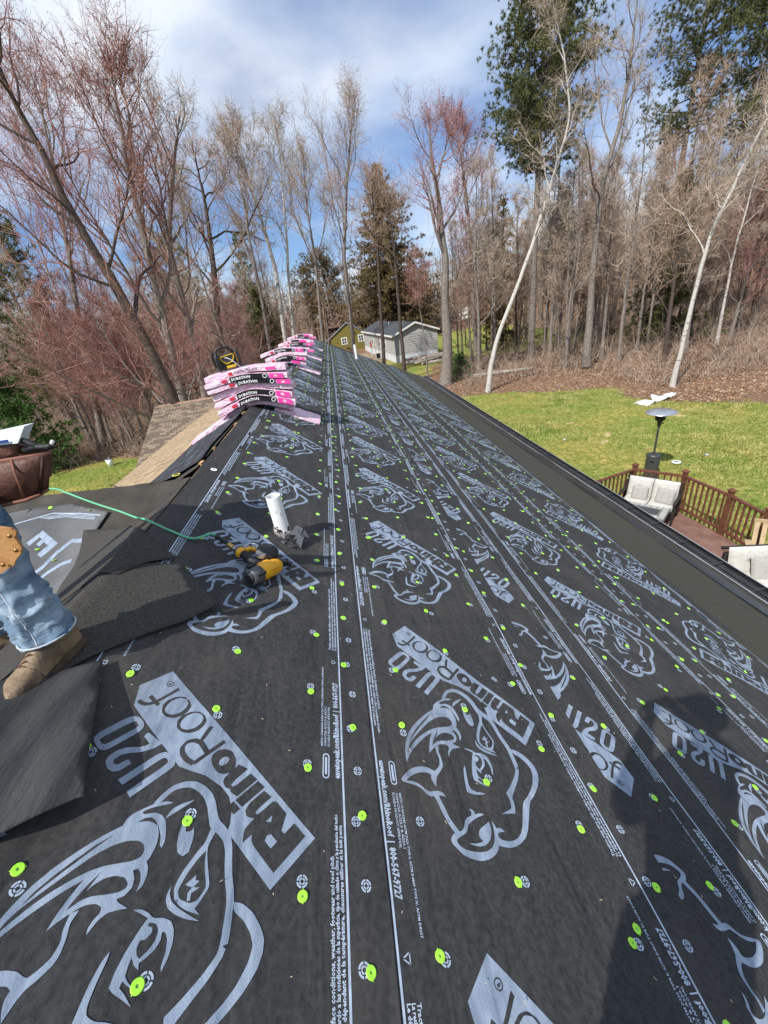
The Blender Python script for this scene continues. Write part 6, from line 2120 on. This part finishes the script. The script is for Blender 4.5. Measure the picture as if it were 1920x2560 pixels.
def grow(seed, trunk_pts, trunk_r, n1, n2, n3, n4, spread=.8, ratio=.3, start=.3, up=.6, wig=.17, tw=.022, buds=0.0, budsize=.05, limb_r=.5, l3=1.1, fork=0):
    'bare broadleaf tree: trunk and limbs as tubes, the fine twigs as slivers; returns (trunk, branches, twigs, buds)'
    r = np.random.default_rng(seed)
    tk, br = TM(), TM()
    P = np.asarray(trunk_pts, float)
    tt = np.linspace(0, len(P) - 1, max(12, len(P) * 4))
    Q = np.stack([np.interp(tt, np.arange(len(P)), P[:, k]) for k in range(3)], 1)
    Q[1:-1] = (Q[:-2] + 2 * Q[1:-1] + Q[2:]) / 4
    Q[1:] += np.cumsum(r.normal(0, .028, Q[1:].shape), axis=0) * [1, 1, 0]
    s_ = np.linspace(0, 1, len(Q))
    R_ = trunk_r * (1 - .88 * s_ ** .9) * (1 + .4 * np.exp(-s_ * 24)) * (1 + .05 * r.normal(0, 1, len(Q)))
    tk.tube(Q, R_, 9)
    L0 = np.linalg.norm(np.diff(Q, axis=0), axis=1).sum()
    sec = []

    def branch(p, d, L, rad, n, T_, k, w_):
        pts = [p]; dd = d
        for i in range(n):
            dd = dd + r.normal(0, w_, 3) + np.array([0, 0, up * .2]); dd /= np.linalg.norm(dd)
            pts.append(pts[-1] + dd * L / n)
        pts = np.array(pts)
        T_.tube(pts, np.maximum(rad * (1 - .8 * np.linspace(0, 1, n + 1)), .006), k)
        return pts

    def pick(pts, f):
        x = f * (len(pts) - 1); i = min(int(x), len(pts) - 2)
        d = pts[i + 1] - pts[i]
        return pts[i] + d * (x - i), d / np.linalg.norm(d)
    for q in range(n1):
        f = start + (1 - start) * ((q + r.uniform(0, 1)) / n1)
        p, d = pick(Q, f)
        g = (f - start) / (1 - start + 1e-6)
        L = L0 * ratio * r.uniform(.6, 1.25) * (1.25 - .95 * g)
        rad = max(trunk_r * limb_r * (1 - .8 * f) * r.uniform(.6, 1.1), .022)
        a = branch(p, rot_dir(d, spread * r.uniform(.65, 1.2), q * 2.4 + r.uniform(-.6, .6)), L, rad, 8, tk, 6, wig)
        m = max(3, int(n2 * (.6 + .6 * L / (L0 * ratio))))
        for j in range(m):
            ff = .2 + .8 * (j + r.uniform(0, 1)) / m
            pp, dl = pick(a, min(ff, .999))
            b_ = branch(pp, rot_dir(dl, spread * r.uniform(.4, 1.0), r.uniform(0, 6.28)), L * r.uniform(.3, .6) * (1.15 - .5 * ff), max(rad * (.5 - .25 * ff), .011), 5, br, 4, wig * 1.2)
            sec.append(b_)
        sec.append(a[4:])
    for q in range(4):
        a = branch(Q[-1], rot_dir(Q[-1] - Q[-2], r.uniform(.05, .5), r.uniform(0, 6.28)), L0 * ratio * r.uniform(.15, .32), R_[-1], 6, br, 4, wig)
        sec.append(a)
    # slivers
    C, D, S = [], [], []
    for b_ in sec:
        m = n3
        f = r.uniform(.1, 1.0, m) * (len(b_) - 1); i = np.minimum(f.astype(int), len(b_) - 2)
        d = b_[i + 1] - b_[i]; L_ = np.linalg.norm(d, axis=1)[:, None] + 1e-9
        C.append(b_[i] + d * (f - i)[:, None]); D.append(d / L_)
        S.append(np.full(m, np.linalg.norm(b_[-1] - b_[0])))
    C, D, S = np.concatenate(C), np.concatenate(D), np.concatenate(S)

    def slivers(C, D, ln, w_, sp, upz):
        n = len(C)
        d = D + r.normal(0, sp, (n, 3)) + np.array([0, 0, upz]); d /= np.linalg.norm(d, axis=1)[:, None]
        sd = np.cross(d, r.normal(0, 1, (n, 3))); sd /= np.linalg.norm(sd, axis=1)[:, None] + 1e-9
        bend = r.normal(0, .22, (n, 3)) * ln[:, None]
        tip = C + d * ln[:, None] + bend
        mid = C + d * ln[:, None] * .5
        V = np.stack([C + sd * w_[:, None] * .5, C - sd * w_[:, None] * .5, mid + sd * w_[:, None] * .3,
                      C - sd * w_[:, None] * .5, mid - sd * w_[:, None] * .3, mid + sd * w_[:, None] * .3,
                      mid - sd * w_[:, None] * .3, tip, mid + sd * w_[:, None] * .3], 1)
        return V.reshape(-1, 3), mid, tip, d
    n = len(C)
    V3, m3, t3, d3 = slivers(C, D, l3 * r.uniform(.5, 1.3, n) * np.clip(S / 1.6, .5, 1.2), tw * r.uniform(.5, 1.3, n), .75, up * .25)
    k = n4
    ff = r.uniform(.15, 1, (n, k, 1))
    C4 = (C[:, None] * (1 - ff) + t3[:, None] * ff).reshape(-1, 3)
    D4 = np.repeat(d3, k, 0)
    V4, m4, t4, d4 = slivers(C4, D4, l3 * .5 * r.uniform(.4, 1.3, n * k), tw * .6 * r.uniform(.5, 1.3, n * k), .8, up * .2)
    # buds strung along the youngest twigs
    B = None
    if buds:
        m = int(len(t4) * buds)
        i = r.integers(0, len(t4), m); f = r.uniform(.3, 1.05, (m, 1))
        c = C4[i] * (1 - f) + t4[i] * f
        sz = budsize * r.uniform(.5, 1.2, (m, 1, 1))
        B = (c[:, None] + r.normal(0, 1, (m, 3, 3)) * sz * .55).reshape(-1, 3)
    return tk, br, np.concatenate([V3, V4]), B


def make_tree(name, label, cat, group, loc, spec, mats, seed, rz=0.0, sc=1.0):
    t = empty(name, loc)
    t.rotation_euler = (0, 0, rz); t.scale = (sc,) * 3
    tag(t, label, cat, group)
    tk, br, tv, bud = grow(seed, **spec)
    link_mesh('trunk', tk.mesh('trunk', mats[0]), t)
    c = link_mesh('crown', br.mesh('crown', mats[1]), t)
    tag(link_mesh('twigs', tri_mesh('twigs', tv, mats[1]), c), kind='stuff')
    if bud is not None: tag(link_mesh('buds', tri_mesh('buds', bud, mats[2]), c), kind='stuff')
    return t


def conifer(seed, h, r0, base, crown_r, whorls, per, tuft, blades, shape='pine', bl=.22):
    r = np.random.default_rng(seed)
    tk = TM(); V = []
    n = 14
    P = np.stack([np.cumsum(r.normal(0, .03, n)), np.cumsum(r.normal(0, .03, n)), np.linspace(0, h, n)], 1); P[0, :2] = 0
    tk.tube(P, r0 * (1 - .88 * np.linspace(0, 1, n)), 9)
    for wv in range(whorls):
        f = (wv + r.uniform(-.3, .3)) / whorls
        z = base + (h - base) * max(0, f)
        if shape == 'pine': L = crown_r * (.35 + .65 * math.sin(math.pi * min(1, .25 + f * .75)) ** .8) * r.uniform(.55, 1.1)
        else: L = crown_r * (1 - f) ** .8 * r.uniform(.75, 1.1) + .2
        px = np.array([np.interp(z, P[:, 2], P[:, 0]), np.interp(z, P[:, 2], P[:, 1]), z])
        for q in range(per):
            if shape == 'pine' and r.random() < .18: continue
            az = r.uniform(0, 6.28)
            d = np.array([math.cos(az), math.sin(az), r.uniform(-.15, .35) if shape == 'pine' else r.uniform(-.35, .05)])
            pts = [px]
            Lq = L * r.uniform(.6, 1.15)
            for k in range(5):
                d = d + r.normal(0, .10, 3) + np.array([0, 0, .06 if shape == 'pine' else .02]); d /= np.linalg.norm(d)
                pts.append(pts[-1] + d * Lq / 5)
            pts = np.array(pts)
            tk.tube(pts, np.maximum(r0 * .22 * (1 - f) * (1 - .8 * np.linspace(0, 1, 6)), .012), 4)
            nt_ = max(3, int(tuft * Lq / crown_r))
            for _ in range(nt_):
                x = r.uniform(.35 if shape == 'pine' else .12, 1.02) * 5; i = min(int(x), 4)
                c = pts[i] + (pts[i + 1] - pts[i]) * (x - i) + r.normal(0, .24 if shape == 'pine' else .14, 3) * (1 + .05 * Lq)
                dirs = r.normal(0, 1, (blades, 3)) + d * .5 + np.array([0, 0, .35 if shape == 'pine' else -.15]); dirs /= np.linalg.norm(dirs, axis=1)[:, None]
                sd = np.cross(dirs, r.normal(0, 1, (blades, 3))); sd /= np.linalg.norm(sd, axis=1)[:, None] + 1e-9
                ln = bl * r.uniform(.6, 1.2, (blades, 1)); w_ = ln * (.08 if shape == 'pine' else .12)
                V.append(np.stack([c + sd * w_, c - sd * w_, c + dirs * ln], 1).reshape(-1, 3))
    return tk, np.concatenate(V)


def make_conifer(name, label, cat, group, loc, args, mneed, seed, mbark=None, rz=0.0, sc=1.0):
    t = empty(name, loc); t.rotation_euler = (0, 0, rz); t.scale = (sc,) * 3
    tag(t, label, cat, group)
    tk, V = conifer(seed, **args)
    link_mesh('trunk', tk.mesh('trunk', mbark or M_BGREY), t)
    link_mesh('crown', tri_mesh('crown', V, mneed), t)
    return t


def place_copy(proto, loc, rz, sc, label, group):
    c = copy_tree(proto)
    c.location = loc; c.rotation_euler = (0, 0, rz); c.scale = (sc, sc, sc * rng.uniform(.92, 1.1))
    tag(c, label, proto['category'], group)
    return c


def rel(pts, Y, z0=True):
    'trunk line traced at distance Y, relative to its foot'
    A_ = np.array([at(px, py, Y) for px, py in pts])
    b = A_[0].copy()
    b[2] = 0
    A_ = np.concatenate([[b], A_[1:]]) if A_[0][2] > .3 else A_
    return b, A_ - b


# --- single trees one can point at
b, P = rel([(1115, 962), (1118, 860), (1112, 740), (1110, 640), (1095, 520), (1075, 400), (1070, 330)], 31.5)
make_tree('maple_tree', 'big grey maple with a broken top and red buds right of the mobile home', 'tree', None, b,
          dict(trunk_pts=P, trunk_r=.42, n1=9, n2=8, n3=6, n4=4, spread=.95, ratio=.33, start=.42, up=.9, buds=.9, budsize=0.045), (M_BGREY, M_TRED, M_BUD), 21)
b, P = rel([(1220, 980), (1232, 880), (1290, 730), (1340, 600), (1385, 470), (1440, 290), (1425, 150), (1400, 0)], 26.8)
make_tree('birch_tree', 'white birch leaning right from the edge of the lawn, its trunk bent', 'tree', 'white birches', b,
          dict(trunk_pts=P, trunk_r=.165, wig=.24, n1=11, n2=8, n3=6, n4=4, spread=.85, ratio=.2, start=.38, up=.3), (M_BBIRCH, M_TGREY, M_BUDB), 5)
b, P = rel([(1680, 968), (1730, 760), (1775, 580), (1830, 450), (1920, 280), (1990, 120)], 20.7)
make_tree('birch_tree', 'slender white birch standing alone behind the white plastic on the lawn edge', 'tree', 'white birches', b,
          dict(trunk_pts=P, trunk_r=.12, wig=.22, n1=12, n2=8, n3=6, n4=4, spread=.8, ratio=.19, start=.3, up=.3), (M_BBIRCH, M_TGREY, M_BUDB), 8)
b, P = rel([(1790, 870), (1830, 660), (1880, 480), (1930, 300)], 30)
make_tree('birch_tree', 'thin white birch right of the slender one, half hidden in brush', 'tree', 'white birches', b,
          dict(trunk_pts=P, trunk_r=.12, n1=9, n2=8, n3=6, n4=4, spread=.8, ratio=.2, start=.3, up=.3), (M_BBIRCH, M_TGREY, M_BUDB), 9)
b, P = rel([(1840, 830), (1880, 640), (1960, 500)], 33)
make_tree('birch_tree', 'rightmost thin leaning birch among the brush', 'tree', 'white birches', b,
          dict(trunk_pts=P, trunk_r=.12, n1=9, n2=8, n3=6, n4=4, spread=.8, ratio=.22, start=.3, up=.3), (M_BBIRCH, M_TGREY, M_BUDB), 10)
b, P = rel([(1465, 915), (1480, 760), (1500, 560), (1515, 450), (1560, 300), (1590, 120), (1600, 0)], 29)
make_tree('ash_tree', 'tall straight grey tree between the leaning birch and the slender birch', 'tree', None, b,
          dict(trunk_pts=P, trunk_r=.27, n1=11, n2=8, n3=6, n4=4, spread=.85, ratio=.24, start=.35, up=.5), (M_BGREY, M_TGREY, M_BUDB), 31)
for k, (pts, Y, lab) in enumerate((([(957, 915), (952, 760), (945, 620), (935, 520), (925, 450)], 35, 'dark slim trunk crossing the long side of the mobile home'),
                                   ([(1012, 930), (1000, 800), (985, 650), (978, 560), (972, 500)], 34, 'dark slim trunk crossing the gable end of the mobile home'),
                                   ([(1068, 935), (1058, 830), (1045, 740), (1040, 650)], 33, 'thin red sapling in front of the grey gable wall'),
                                   ([(868, 895), (880, 800), (862, 690), (850, 560), (838, 470)], 40, 'thin grey tree in front of the olive shed'))):
    b, P = rel(pts, Y)
    make_tree('slim_tree', lab, 'tree', 'slim trees in front of the buildings', b,
              dict(trunk_pts=P, trunk_r=.17 if k < 2 else .07, n1=9, n2=8, n3=6, n4=4, spread=.85, ratio=.26, start=.4, up=.5, buds=.4, budsize=0.039),
              (M_BDARK if k < 2 else M_BGREY, M_TBROWN if k != 2 else M_TRED, M_BUD), 40 + k)
# left side
b, P = rel([(450, 1050), (430, 985), (330, 780), (200, 560), (100, 370), (0, 180), (-60, 60)], 21)
make_tree('maple_tree', 'dark leaning maple whose trunk slants up to the upper left corner', 'tree', None, b,
          dict(trunk_pts=P, trunk_r=.30, n1=13, n2=8, n3=6, n4=4, spread=.95, ratio=.3, start=.3, up=.5, buds=.4, budsize=0.025), (M_BDARK, M_TRED, M_BUD), 52)
b, P = rel([(470, 1060), (420, 850), (350, 560), (310, 350), (280, 190)], 24)
make_tree('maple_tree', 'tall red budded maple with a broad crown against the sky on the left', 'tree', None, b,
          dict(trunk_pts=P, trunk_r=.26, n1=19, n2=10, n3=7, n4=5, spread=.75, ratio=.33, start=.22, up=.9, buds=.8, budsize=0.035), (M_BGREY, M_TRED, M_BUD), 53)
b, P = rel([(520, 1040), (470, 800), (420, 600), (440, 420), (450, 330)], 27)
make_tree('maple_tree', 'many branched grey maple left of centre with upswept limbs', 'tree', None, b,
          dict(trunk_pts=P, trunk_r=.28, n1=14, n2=8, n3=6, n4=4, spread=.85, ratio=.32, start=.2, up=.7, buds=.4, budsize=0.028), (M_BGREY, M_TGREY, M_BUDB), 54)
b, P = rel([(705, 850), (690, 700), (665, 590), (640, 500), (612, 410), (595, 330)], 36)
make_tree('birch_tree', 'white stemmed birch rising directly behind the stacked bundles', 'tree', 'white birches', b,
          dict(trunk_pts=P, trunk_r=.19, n1=14, n2=8, n3=6, n4=4, spread=.6, ratio=.24, start=.3, up=.6), (M_BBIRCH, M_TGREY, M_BUDB), 61)
b, P = rel([(720, 850), (722, 700), (715, 560), (704, 440), (695, 330)], 37)
make_tree('birch_tree', 'second white stem close right of the birch behind the bundles', 'tree', 'white birches', b,
          dict(trunk_pts=P, trunk_r=.15, n1=13, n2=8, n3=6, n4=4, spread=.6, ratio=.24, start=.35, up=.6), (M_BBIRCH, M_TGREY, M_BUDB), 62)
b, P = rel([(660, 860), (640, 700), (610, 560), (592, 450), (580, 370)], 33)
make_tree('aspen_tree', 'slim dark aspen left of the birch behind the bundles', 'tree', None, b,
          dict(trunk_pts=P, trunk_r=.14, n1=14, n2=8, n3=6, n4=4, spread=.55, ratio=.25, start=.3, up=.8, buds=.4, budsize=0.033), (M_BGREY, M_TBROWN, M_BUDB), 63)
b, P = rel([(880, 860), (860, 640), (868, 500), (874, 380), (878, 300)], 44)
make_tree('aspen_tree', 'tall upswept aspen against the blue sky in the middle', 'tree', None, b,
          dict(trunk_pts=P, trunk_r=.2, n1=17, n2=8, n3=6, n4=4, spread=.6, ratio=.3, start=.25, up=1.0, buds=.6, budsize=0.039), (M_BGREY, M_TBROWN, M_BUDB), 64)

b, P = rel([(250, 1090), (210, 850), (170, 600), (130, 380), (110, 260)], 30)
make_tree('maple_tree', 'red maple standing between the leaning trunk and the left edge', 'tree', None, b,
          dict(trunk_pts=P, trunk_r=.22, n1=18, n2=9, n3=7, n4=5, spread=.75, ratio=.34, start=.2, up=.8, tw=.024, buds=.6, budsize=.04), (M_BGREY, M_TRED, M_BUD), 58)
b, P = rel([(560, 1000), (545, 800), (525, 620), (505, 480), (490, 400)], 34)
make_tree('oak_tree', 'dark spreading oak between the upswept maple and the aspen', 'tree', None, b,
          dict(trunk_pts=P, trunk_r=.3, n1=15, n2=9, n3=7, n4=4, spread=1.0, ratio=.36, start=.3, up=.5, tw=.024), (M_BDARK, M_TBROWN, M_BUDB), 59)
b, P = rel([(800, 850), (790, 650), (770, 520), (760, 400)], 52)
make_tree('aspen_tree', 'pale aspen between the white birches and the tall middle aspen', 'tree', None, b,
          dict(trunk_pts=P, trunk_r=.2, n1=18, n2=8, n3=6, n4=4, spread=.65, ratio=.3, start=.25, up=.9, tw=.03, buds=.3, budsize=.05), (M_BGREY, M_TGREY, M_BUDB), 65)
b, P = rel([(1190, 880), (1180, 700), (1170, 520), (1150, 400), (1145, 340)], 45)
make_tree('maple_tree', 'red budded maple between the broken maple and the tall pine', 'tree', None, b,
          dict(trunk_pts=P, trunk_r=.22, n1=18, n2=9, n3=7, n4=5, spread=.7, ratio=.32, start=.2, up=.9, tw=.028, buds=.8, budsize=.055), (M_BGREY, M_TRED, M_BUD), 66)
b, P = rel([(452, 1075), (452, 1010), (448, 960)], 24.5)
make_tree('spreading_maple', 'low spreading maple with many pale arching stems left of the bundles', 'tree', None, b,
          dict(trunk_pts=P, trunk_r=.24, n1=24, n2=9, n3=6, n4=4, spread=1.0, ratio=2.6, start=.15, up=.35, wig=.14, limb_r=.38, tw=.02, buds=.5, budsize=.03), (M_BGREY, M_TRED, M_BUD), 57)

# conifers
def ground_at(px, Y):
    p = at(px, 800, Y); return (p[0], p[1], 0)
for k, (px, Y, args, m, lab) in enumerate((
        (1330, 37, dict(h=26, r0=.34, base=13.5, crown_r=4.4, whorls=38, per=7, tuft=38, blades=26, bl=.25), M_NEED, 'tall pine with dark clumped needles right of the middle of the sky'),
        (1640, 40, dict(h=30, r0=.36, base=15, crown_r=4.2, whorls=32, per=6, tuft=34, blades=26, bl=.25), M_NEED, 'tall bare trunked pine between the two right hand crowns'),
        (1790, 36, dict(h=29, r0=.38, base=13, crown_r=4.8, whorls=36, per=7, tuft=38, blades=26, bl=.25), M_NEED, 'dark pine crown filling the upper right corner'),
        (985, 80, dict(h=26, r0=.34, base=2, crown_r=12, whorls=46, per=10, tuft=44, blades=11, shape='spruce', bl=.5), M_NEEDB, 'bronzed cone shaped evergreen behind the mobile home'),
        (640, 56, dict(h=16, r0=.2, base=1.5, crown_r=3.2, whorls=26, per=6, tuft=14, blades=12, shape='spruce', bl=.36), M_NEEDY, 'small pointed evergreen left of the white birches'),
        (815, 98, dict(h=17.5, r0=.3, base=3, crown_r=8.0, whorls=30, per=7, tuft=34, blades=12, bl=.55), M_NEEDB, 'wide rounded evergreen behind the shed'),
        (655, 40, dict(h=9, r0=.14, base=.6, crown_r=2.4, whorls=24, per=6, tuft=14, blades=12, shape='spruce', bl=.34), M_NEEDY, 'yellow green young evergreen behind the stacked bundles'),
        (1660, 34, dict(h=12.2, r0=.2, base=1.0, crown_r=4.0, whorls=28, per=6, tuft=15, blades=13, shape='spruce', bl=.36), M_NEEDY, 'broad olive evergreen in the brush on the right'),
        (1255, 46, dict(h=14, r0=.2, base=1.0, crown_r=3.6, whorls=26, per=6, tuft=15, blades=12, shape='spruce', bl=.36), M_NEEDB, 'dull green evergreen behind the leaning birch'),
        (60, 40, dict(h=17, r0=.3, base=2.0, crown_r=4.6, whorls=26, per=5, tuft=17, blades=14, bl=.5), M_NEED, 'dark evergreen behind the leaning maple at the far left'),
        (470, 58, dict(h=17, r0=.3, base=4.0, crown_r=4.6, whorls=22, per=5, tuft=17, blades=14, bl=.5), M_NEED, 'dark pine showing through the upswept maple'),
        (-110, 25.5, dict(h=8.0, r0=.16, base=.3, crown_r=3.4, whorls=26, per=6, tuft=16, blades=14, shape='spruce', bl=.30), M_GREEN, 'fresh green bush like evergreen at the left edge beyond the pouch'))):
    make_conifer('pine_tree' if args.get('shape') != 'spruce' else 'spruce_tree', lab, 'tree', None, ground_at(px, Y), args, m, 100 + k, M_BDARK if k > 2 else M_BGREY)
gp = onz(1150, 945)
make_conifer('cedar_shrub', 'bright green cedar shrub right of the maple trunk', 'shrub', None, (gp[0], gp[1], 0), dict(h=1.9, r0=.05, base=.1, crown_r=1.3, whorls=18, per=7, tuft=12, blades=14, shape='spruce', bl=.16), M_GREEN, 140, M_BDARK)
# --- the woods: four kinds of bare tree, each copied
WG = 'bare trees of the surrounding woods'
protos = []
for k, (spec, mats, nm) in enumerate((
        (dict(trunk_pts=[(0, 0, 0), (.2, .1, 5), (.1, 0, 10), (.4, .2, 16)], trunk_r=.19, n1=16, n2=8, n3=6, n4=4, spread=.8, ratio=.25, start=.28, up=.7, tw=.032, buds=.1, budsize=.04), (M_BGREY, M_TGREY, M_BUDB), 'oak_tree'),
        (dict(trunk_pts=[(0, 0, 0), (-.2, .1, 4), (.1, 0, 8), (.0, .2, 13)], trunk_r=.16, n1=17, n2=9, n3=6, n4=4, spread=.75, ratio=.31, start=.14, up=.9, tw=.030, buds=.5, budsize=.05), (M_BGREY, M_TRED, M_BUD), 'red_maple'),
        (dict(trunk_pts=[(0, 0, 0), (.3, .1, 4.5), (.2, .3, 9), (.5, .2, 14)], trunk_r=.15, n1=16, n2=8, n3=6, n4=4, spread=.75, ratio=.27, start=.2, up=.7, tw=.032, buds=.1, budsize=.04), (M_BDARK, M_TBROWN, M_BUDB), 'brown_tree'),
        (dict(trunk_pts=[(0, 0, 0), (.5, .1, 3), (.8, .2, 6), (1.4, .3, 9)], trunk_r=.085, n1=15, n2=6, n3=6, n4=3, spread=.9, ratio=.28, start=.12, up=.5, tw=.028), (M_BGREY, M_TBROWN, M_BUDB), 'young_tree'),
        (dict(trunk_pts=[(0, 0, 0), (.1, .1, 4), (.3, -.1, 8), (.2, .1, 13)], trunk_r=.13, n1=12, n2=4, n3=5, n4=3, spread=.9, ratio=.17, start=.3, up=.5, tw=.028), (M_BGREY, M_TGREY, M_BUDB), 'pole_tree'))):
    t = make_tree(nm, 'x', 'tree', WG, (0, 0, 0), spec, mats, 200 + k)
    protos.append(t)
KIND = ['bare grey tree', 'red twigged bare maple', 'brown twigged bare tree', 'slender young bare tree', 'straight thin pole like tree']
used = [False] * 5


def where(px, y):
    reg = ('beyond the left edge lawn' if px < 200 else 'behind the leaning maple' if px < 420 else 'behind the nearest bundles and radio' if px < 620 else 'behind the white birches and farther stacks' if px < 800
           else 'behind the shed and mobile home' if px < 1130 else 'behind the leaning birch' if px < 1420 else 'behind the tall grey ash' if px < 1640 else 'behind the slender birch' if px < 1850 else 'at the right edge')
    dep = 'in front' if y < 36 else 'midway back' if y < 52 else 'deep back' if y < 70 else 'farthest back'
    return reg + ', ' + dep


def put(kind, x, y, sc, px):
    z = float(ground_z(np.array(x), np.array(y)))
    lab = KIND[kind] + ' ' + where(px, y)
    if not used[kind]:
        c = protos[kind]; used[kind] = True
        c.location = (x, y, z); c.scale = (sc,) * 3
        tag(c, lab, 'tree', WG)
    else:
        c = place_copy(protos[kind], (x, y, z), rng.uniform(0, 6.28), sc, lab, WG)
    return c


def clear(x, y):
    if -9 < x < 21 and y < 30: return False
    if x < -3 and y < 26.5: return False
    return True


n = 0
tries = 0
while n < 210 and tries < 6000:
    tries += 1
    band = rng.random()
    y = 22 + 62 * rng.random() ** 1.15
    px = rng.uniform(-250, 2170)
    x = at(px, 760, y)[0]
    if y < 30 and x < 19.5: 
        if not (x < -6 and y > 26.5): continue
    if y < 26 and x > 0 and x < 21.5: continue
    if not clear(x, y): continue
    left = px < 620
    mid_ = 620 <= px < 1130
    if 760 < px < 1130 and y < 78: continue
    if 600 < px <= 760 and y < 42: continue
    if 1130 <= px < 1210 and 44 < y < 70: continue
    kind = rng.choices((0, 1, 2, 3), ((2, 5, 2, 2) if left else (3, 1, 4, 4)))[0]
    sc = (rng.uniform(.55, .9) if y < 45 else rng.uniform(.7, 1.05)) * (1.12 if px > 1150 else 1)
    if left: sc *= .85
    put(kind, x, y, sc, px)
    n += 1
n = 0
while n < 90:
    y = rng.uniform(27, 64)
    px = rng.uniform(1150, 2120) if rng.random() < .72 else rng.uniform(-100, 600)
    x = at(px, 760, y)[0]
    if not clear(x, y) or (x < 21.5 and y < 29) or (1130 <= px < 1210 and 44 < y < 70): continue
    put(4, x, y, rng.uniform(.75, 1.15), px)
    n += 1

# thicket of saplings and brush on the forest floor: nobody could count it
r = np.random.default_rng(77)
NB = 60000
y = 21 + 50 * r.random(NB) ** 1.35
px = r.uniform(-150, 2070, NB)
rays = np.stack([px - 960, np.full(NB, 480.0), np.full(NB, -F_PX)], 0)
rw = ROT @ rays
x = CAM[0] + rw[0] * (y / rw[1])
ok = (lawn_mask(x, y) < .25) & ~((px > 740) & (px < 1150) & (y < 78)) & ~((x > -6) & (x < 9) & (y < 32)) & ~((x > 0) & (x < 18.5) & (y < 27.2))
dens = .45 + .55 * (np.sin(x * .9 + 2 * np.sin(y * .4)) * np.sin(y * .7 + 1) > -.25)
ok &= r.random(NB) < dens * np.where((y < 29) & (x > 0), .5, 1.0)
x, y, px = x[ok], y[ok], px[ok]
nb = len(x)
h = r.uniform(.25, 1.5, nb) * np.where(r.random(nb) < .22, 2.4, 1.0)
base = np.stack([x, y, ground_z(x, y) - .05], 1)
for ci, (m, lab) in enumerate(((M_TBROWN, 'brown'), (M_TGREY, 'grey'), (M_BDARK, 'dark'))):
    sel = (np.arange(nb) % 5 % 3) == ci
    b_, hh = base[sel], h[sel]
    k = len(b_)
    out = []
    p0, d0 = b_, r.normal(0, .35, (k, 3)) + [0, 0, 1.0]
    w0 = r.uniform(.016, .034, k)
    for seg in range(3):
        d0 = d0 + r.normal(0, .35, (k, 3)); d0 /= np.linalg.norm(d0, axis=1)[:, None]
        p1 = p0 + d0 * (hh / 3)[:, None]
        sd = np.cross(d0, r.normal(0, 1, (k, 3))); sd /= np.linalg.norm(sd, axis=1)[:, None] + 1e-9
        wa, wb = (w0 * (1 - seg * .3))[:, None] * .5, (w0 * (.7 - seg * .3))[:, None] * .5
        out.append(np.stack([p0 + sd * wa, p0 - sd * wa, p1 + sd * wb, p0 - sd * wa, p1 - sd * wb, p1 + sd * wb], 1).reshape(-1, 3))
        for _ in range(2):
            dd = d0 + r.normal(0, .8, (k, 3)); dd /= np.linalg.norm(dd, axis=1)[:, None]
            ln = (hh * r.uniform(.15, .5, k))[:, None]
            s2 = np.cross(dd, r.normal(0, 1, (k, 3))); s2 /= np.linalg.norm(s2, axis=1)[:, None] + 1e-9
            out.append(np.stack([p1 + s2 * wb, p1 - s2 * wb, p1 + dd * ln], 1).reshape(-1, 3))
        p0 = p1
    tag(link_mesh('brush', tri_mesh('brush', np.concatenate(out), m)), 'tangle of %s leafless brush on the forest floor' % lab, 'brush', kind='stuff')
# fallen leaves in a loose layer along the front of the woods
NL = 130000
y = 17 + 26 * r.random(NL) ** 1.2; px = r.uniform(-60, 2000, NL)
rw = ROT @ np.stack([px - 960, np.full(NL, 380.0), np.full(NL, -F_PX)], 0)
x = CAM[0] + rw[0] * (y / rw[1])
ok = (lawn_mask(x, y) < .5 - .3 * r.random(NL)) & ((x > 9) | (x < -7))
x, y = x[ok], y[ok]; k = len(x)
c = np.stack([x, y, ground_z(x, y) + r.uniform(.0, .06, k)], 1)
a_ = r.normal(0, 1, (k, 3, 3)) * np.array([.045, .045, .02])
for ci, m in enumerate((mat('leaf_tan', (.40, .235, .13), .9, .1, col2=(.50, .32, .19), scale=1), mat('leaf_brown', (.17, .09, .055), .9, .1, col2=(.25, .14, .09), scale=1), mat('leaf_pale', (.46, .36, .27), .9, .1))):
    s_ = np.arange(k) % 3 == ci
    tag(link_mesh('leaf_litter', tri_mesh('leaf_litter', (c[s_][:, None] + a_[s_]).reshape(-1, 3), m)), 'loose fallen leaves along the edge of the woods', 'leaves', kind='stuff')

# distant wood closing the view: a deep belt of bare stems and twigs
TF = TM()
for k in range(2200):
    y = r.uniform(84, 135); px = r.uniform(-300, 2200)
    x = at(px, 760, y)[0]
    h = r.uniform(7, 15)
    b0 = np.array([x, y, 0])
    lean = r.normal(0, .06, 2)
    pts = np.array([b0, b0 + [lean[0] * h * .5, lean[1] * h * .5, h * .5], b0 + [lean[0] * h, lean[1] * h, h]])
    TF.tube(pts, np.array([.16, .11, .04]) * r.uniform(.6, 1.3), 3)
    for q in range(9):
        f = r.uniform(.25, 1); p = b0 + np.array([lean[0] * h * f, lean[1] * h * f, h * f])
        dd = r.normal(0, 1, 3) + [0, 0, .9]; dd /= np.linalg.norm(dd)
        L = h * r.uniform(.12, .3)
        TF.tube(np.array([p, p + dd * L * .6 + r.normal(0, .2, 3), p + dd * L + r.normal(0, .5, 3)]), np.array([.05, .04, .025]), 3)
tag(link_mesh('distant_wood', TF.mesh('distant_wood', M_TBROWN)), 'distant belt of leafless woodland closing the view', 'woods', kind='stuff')
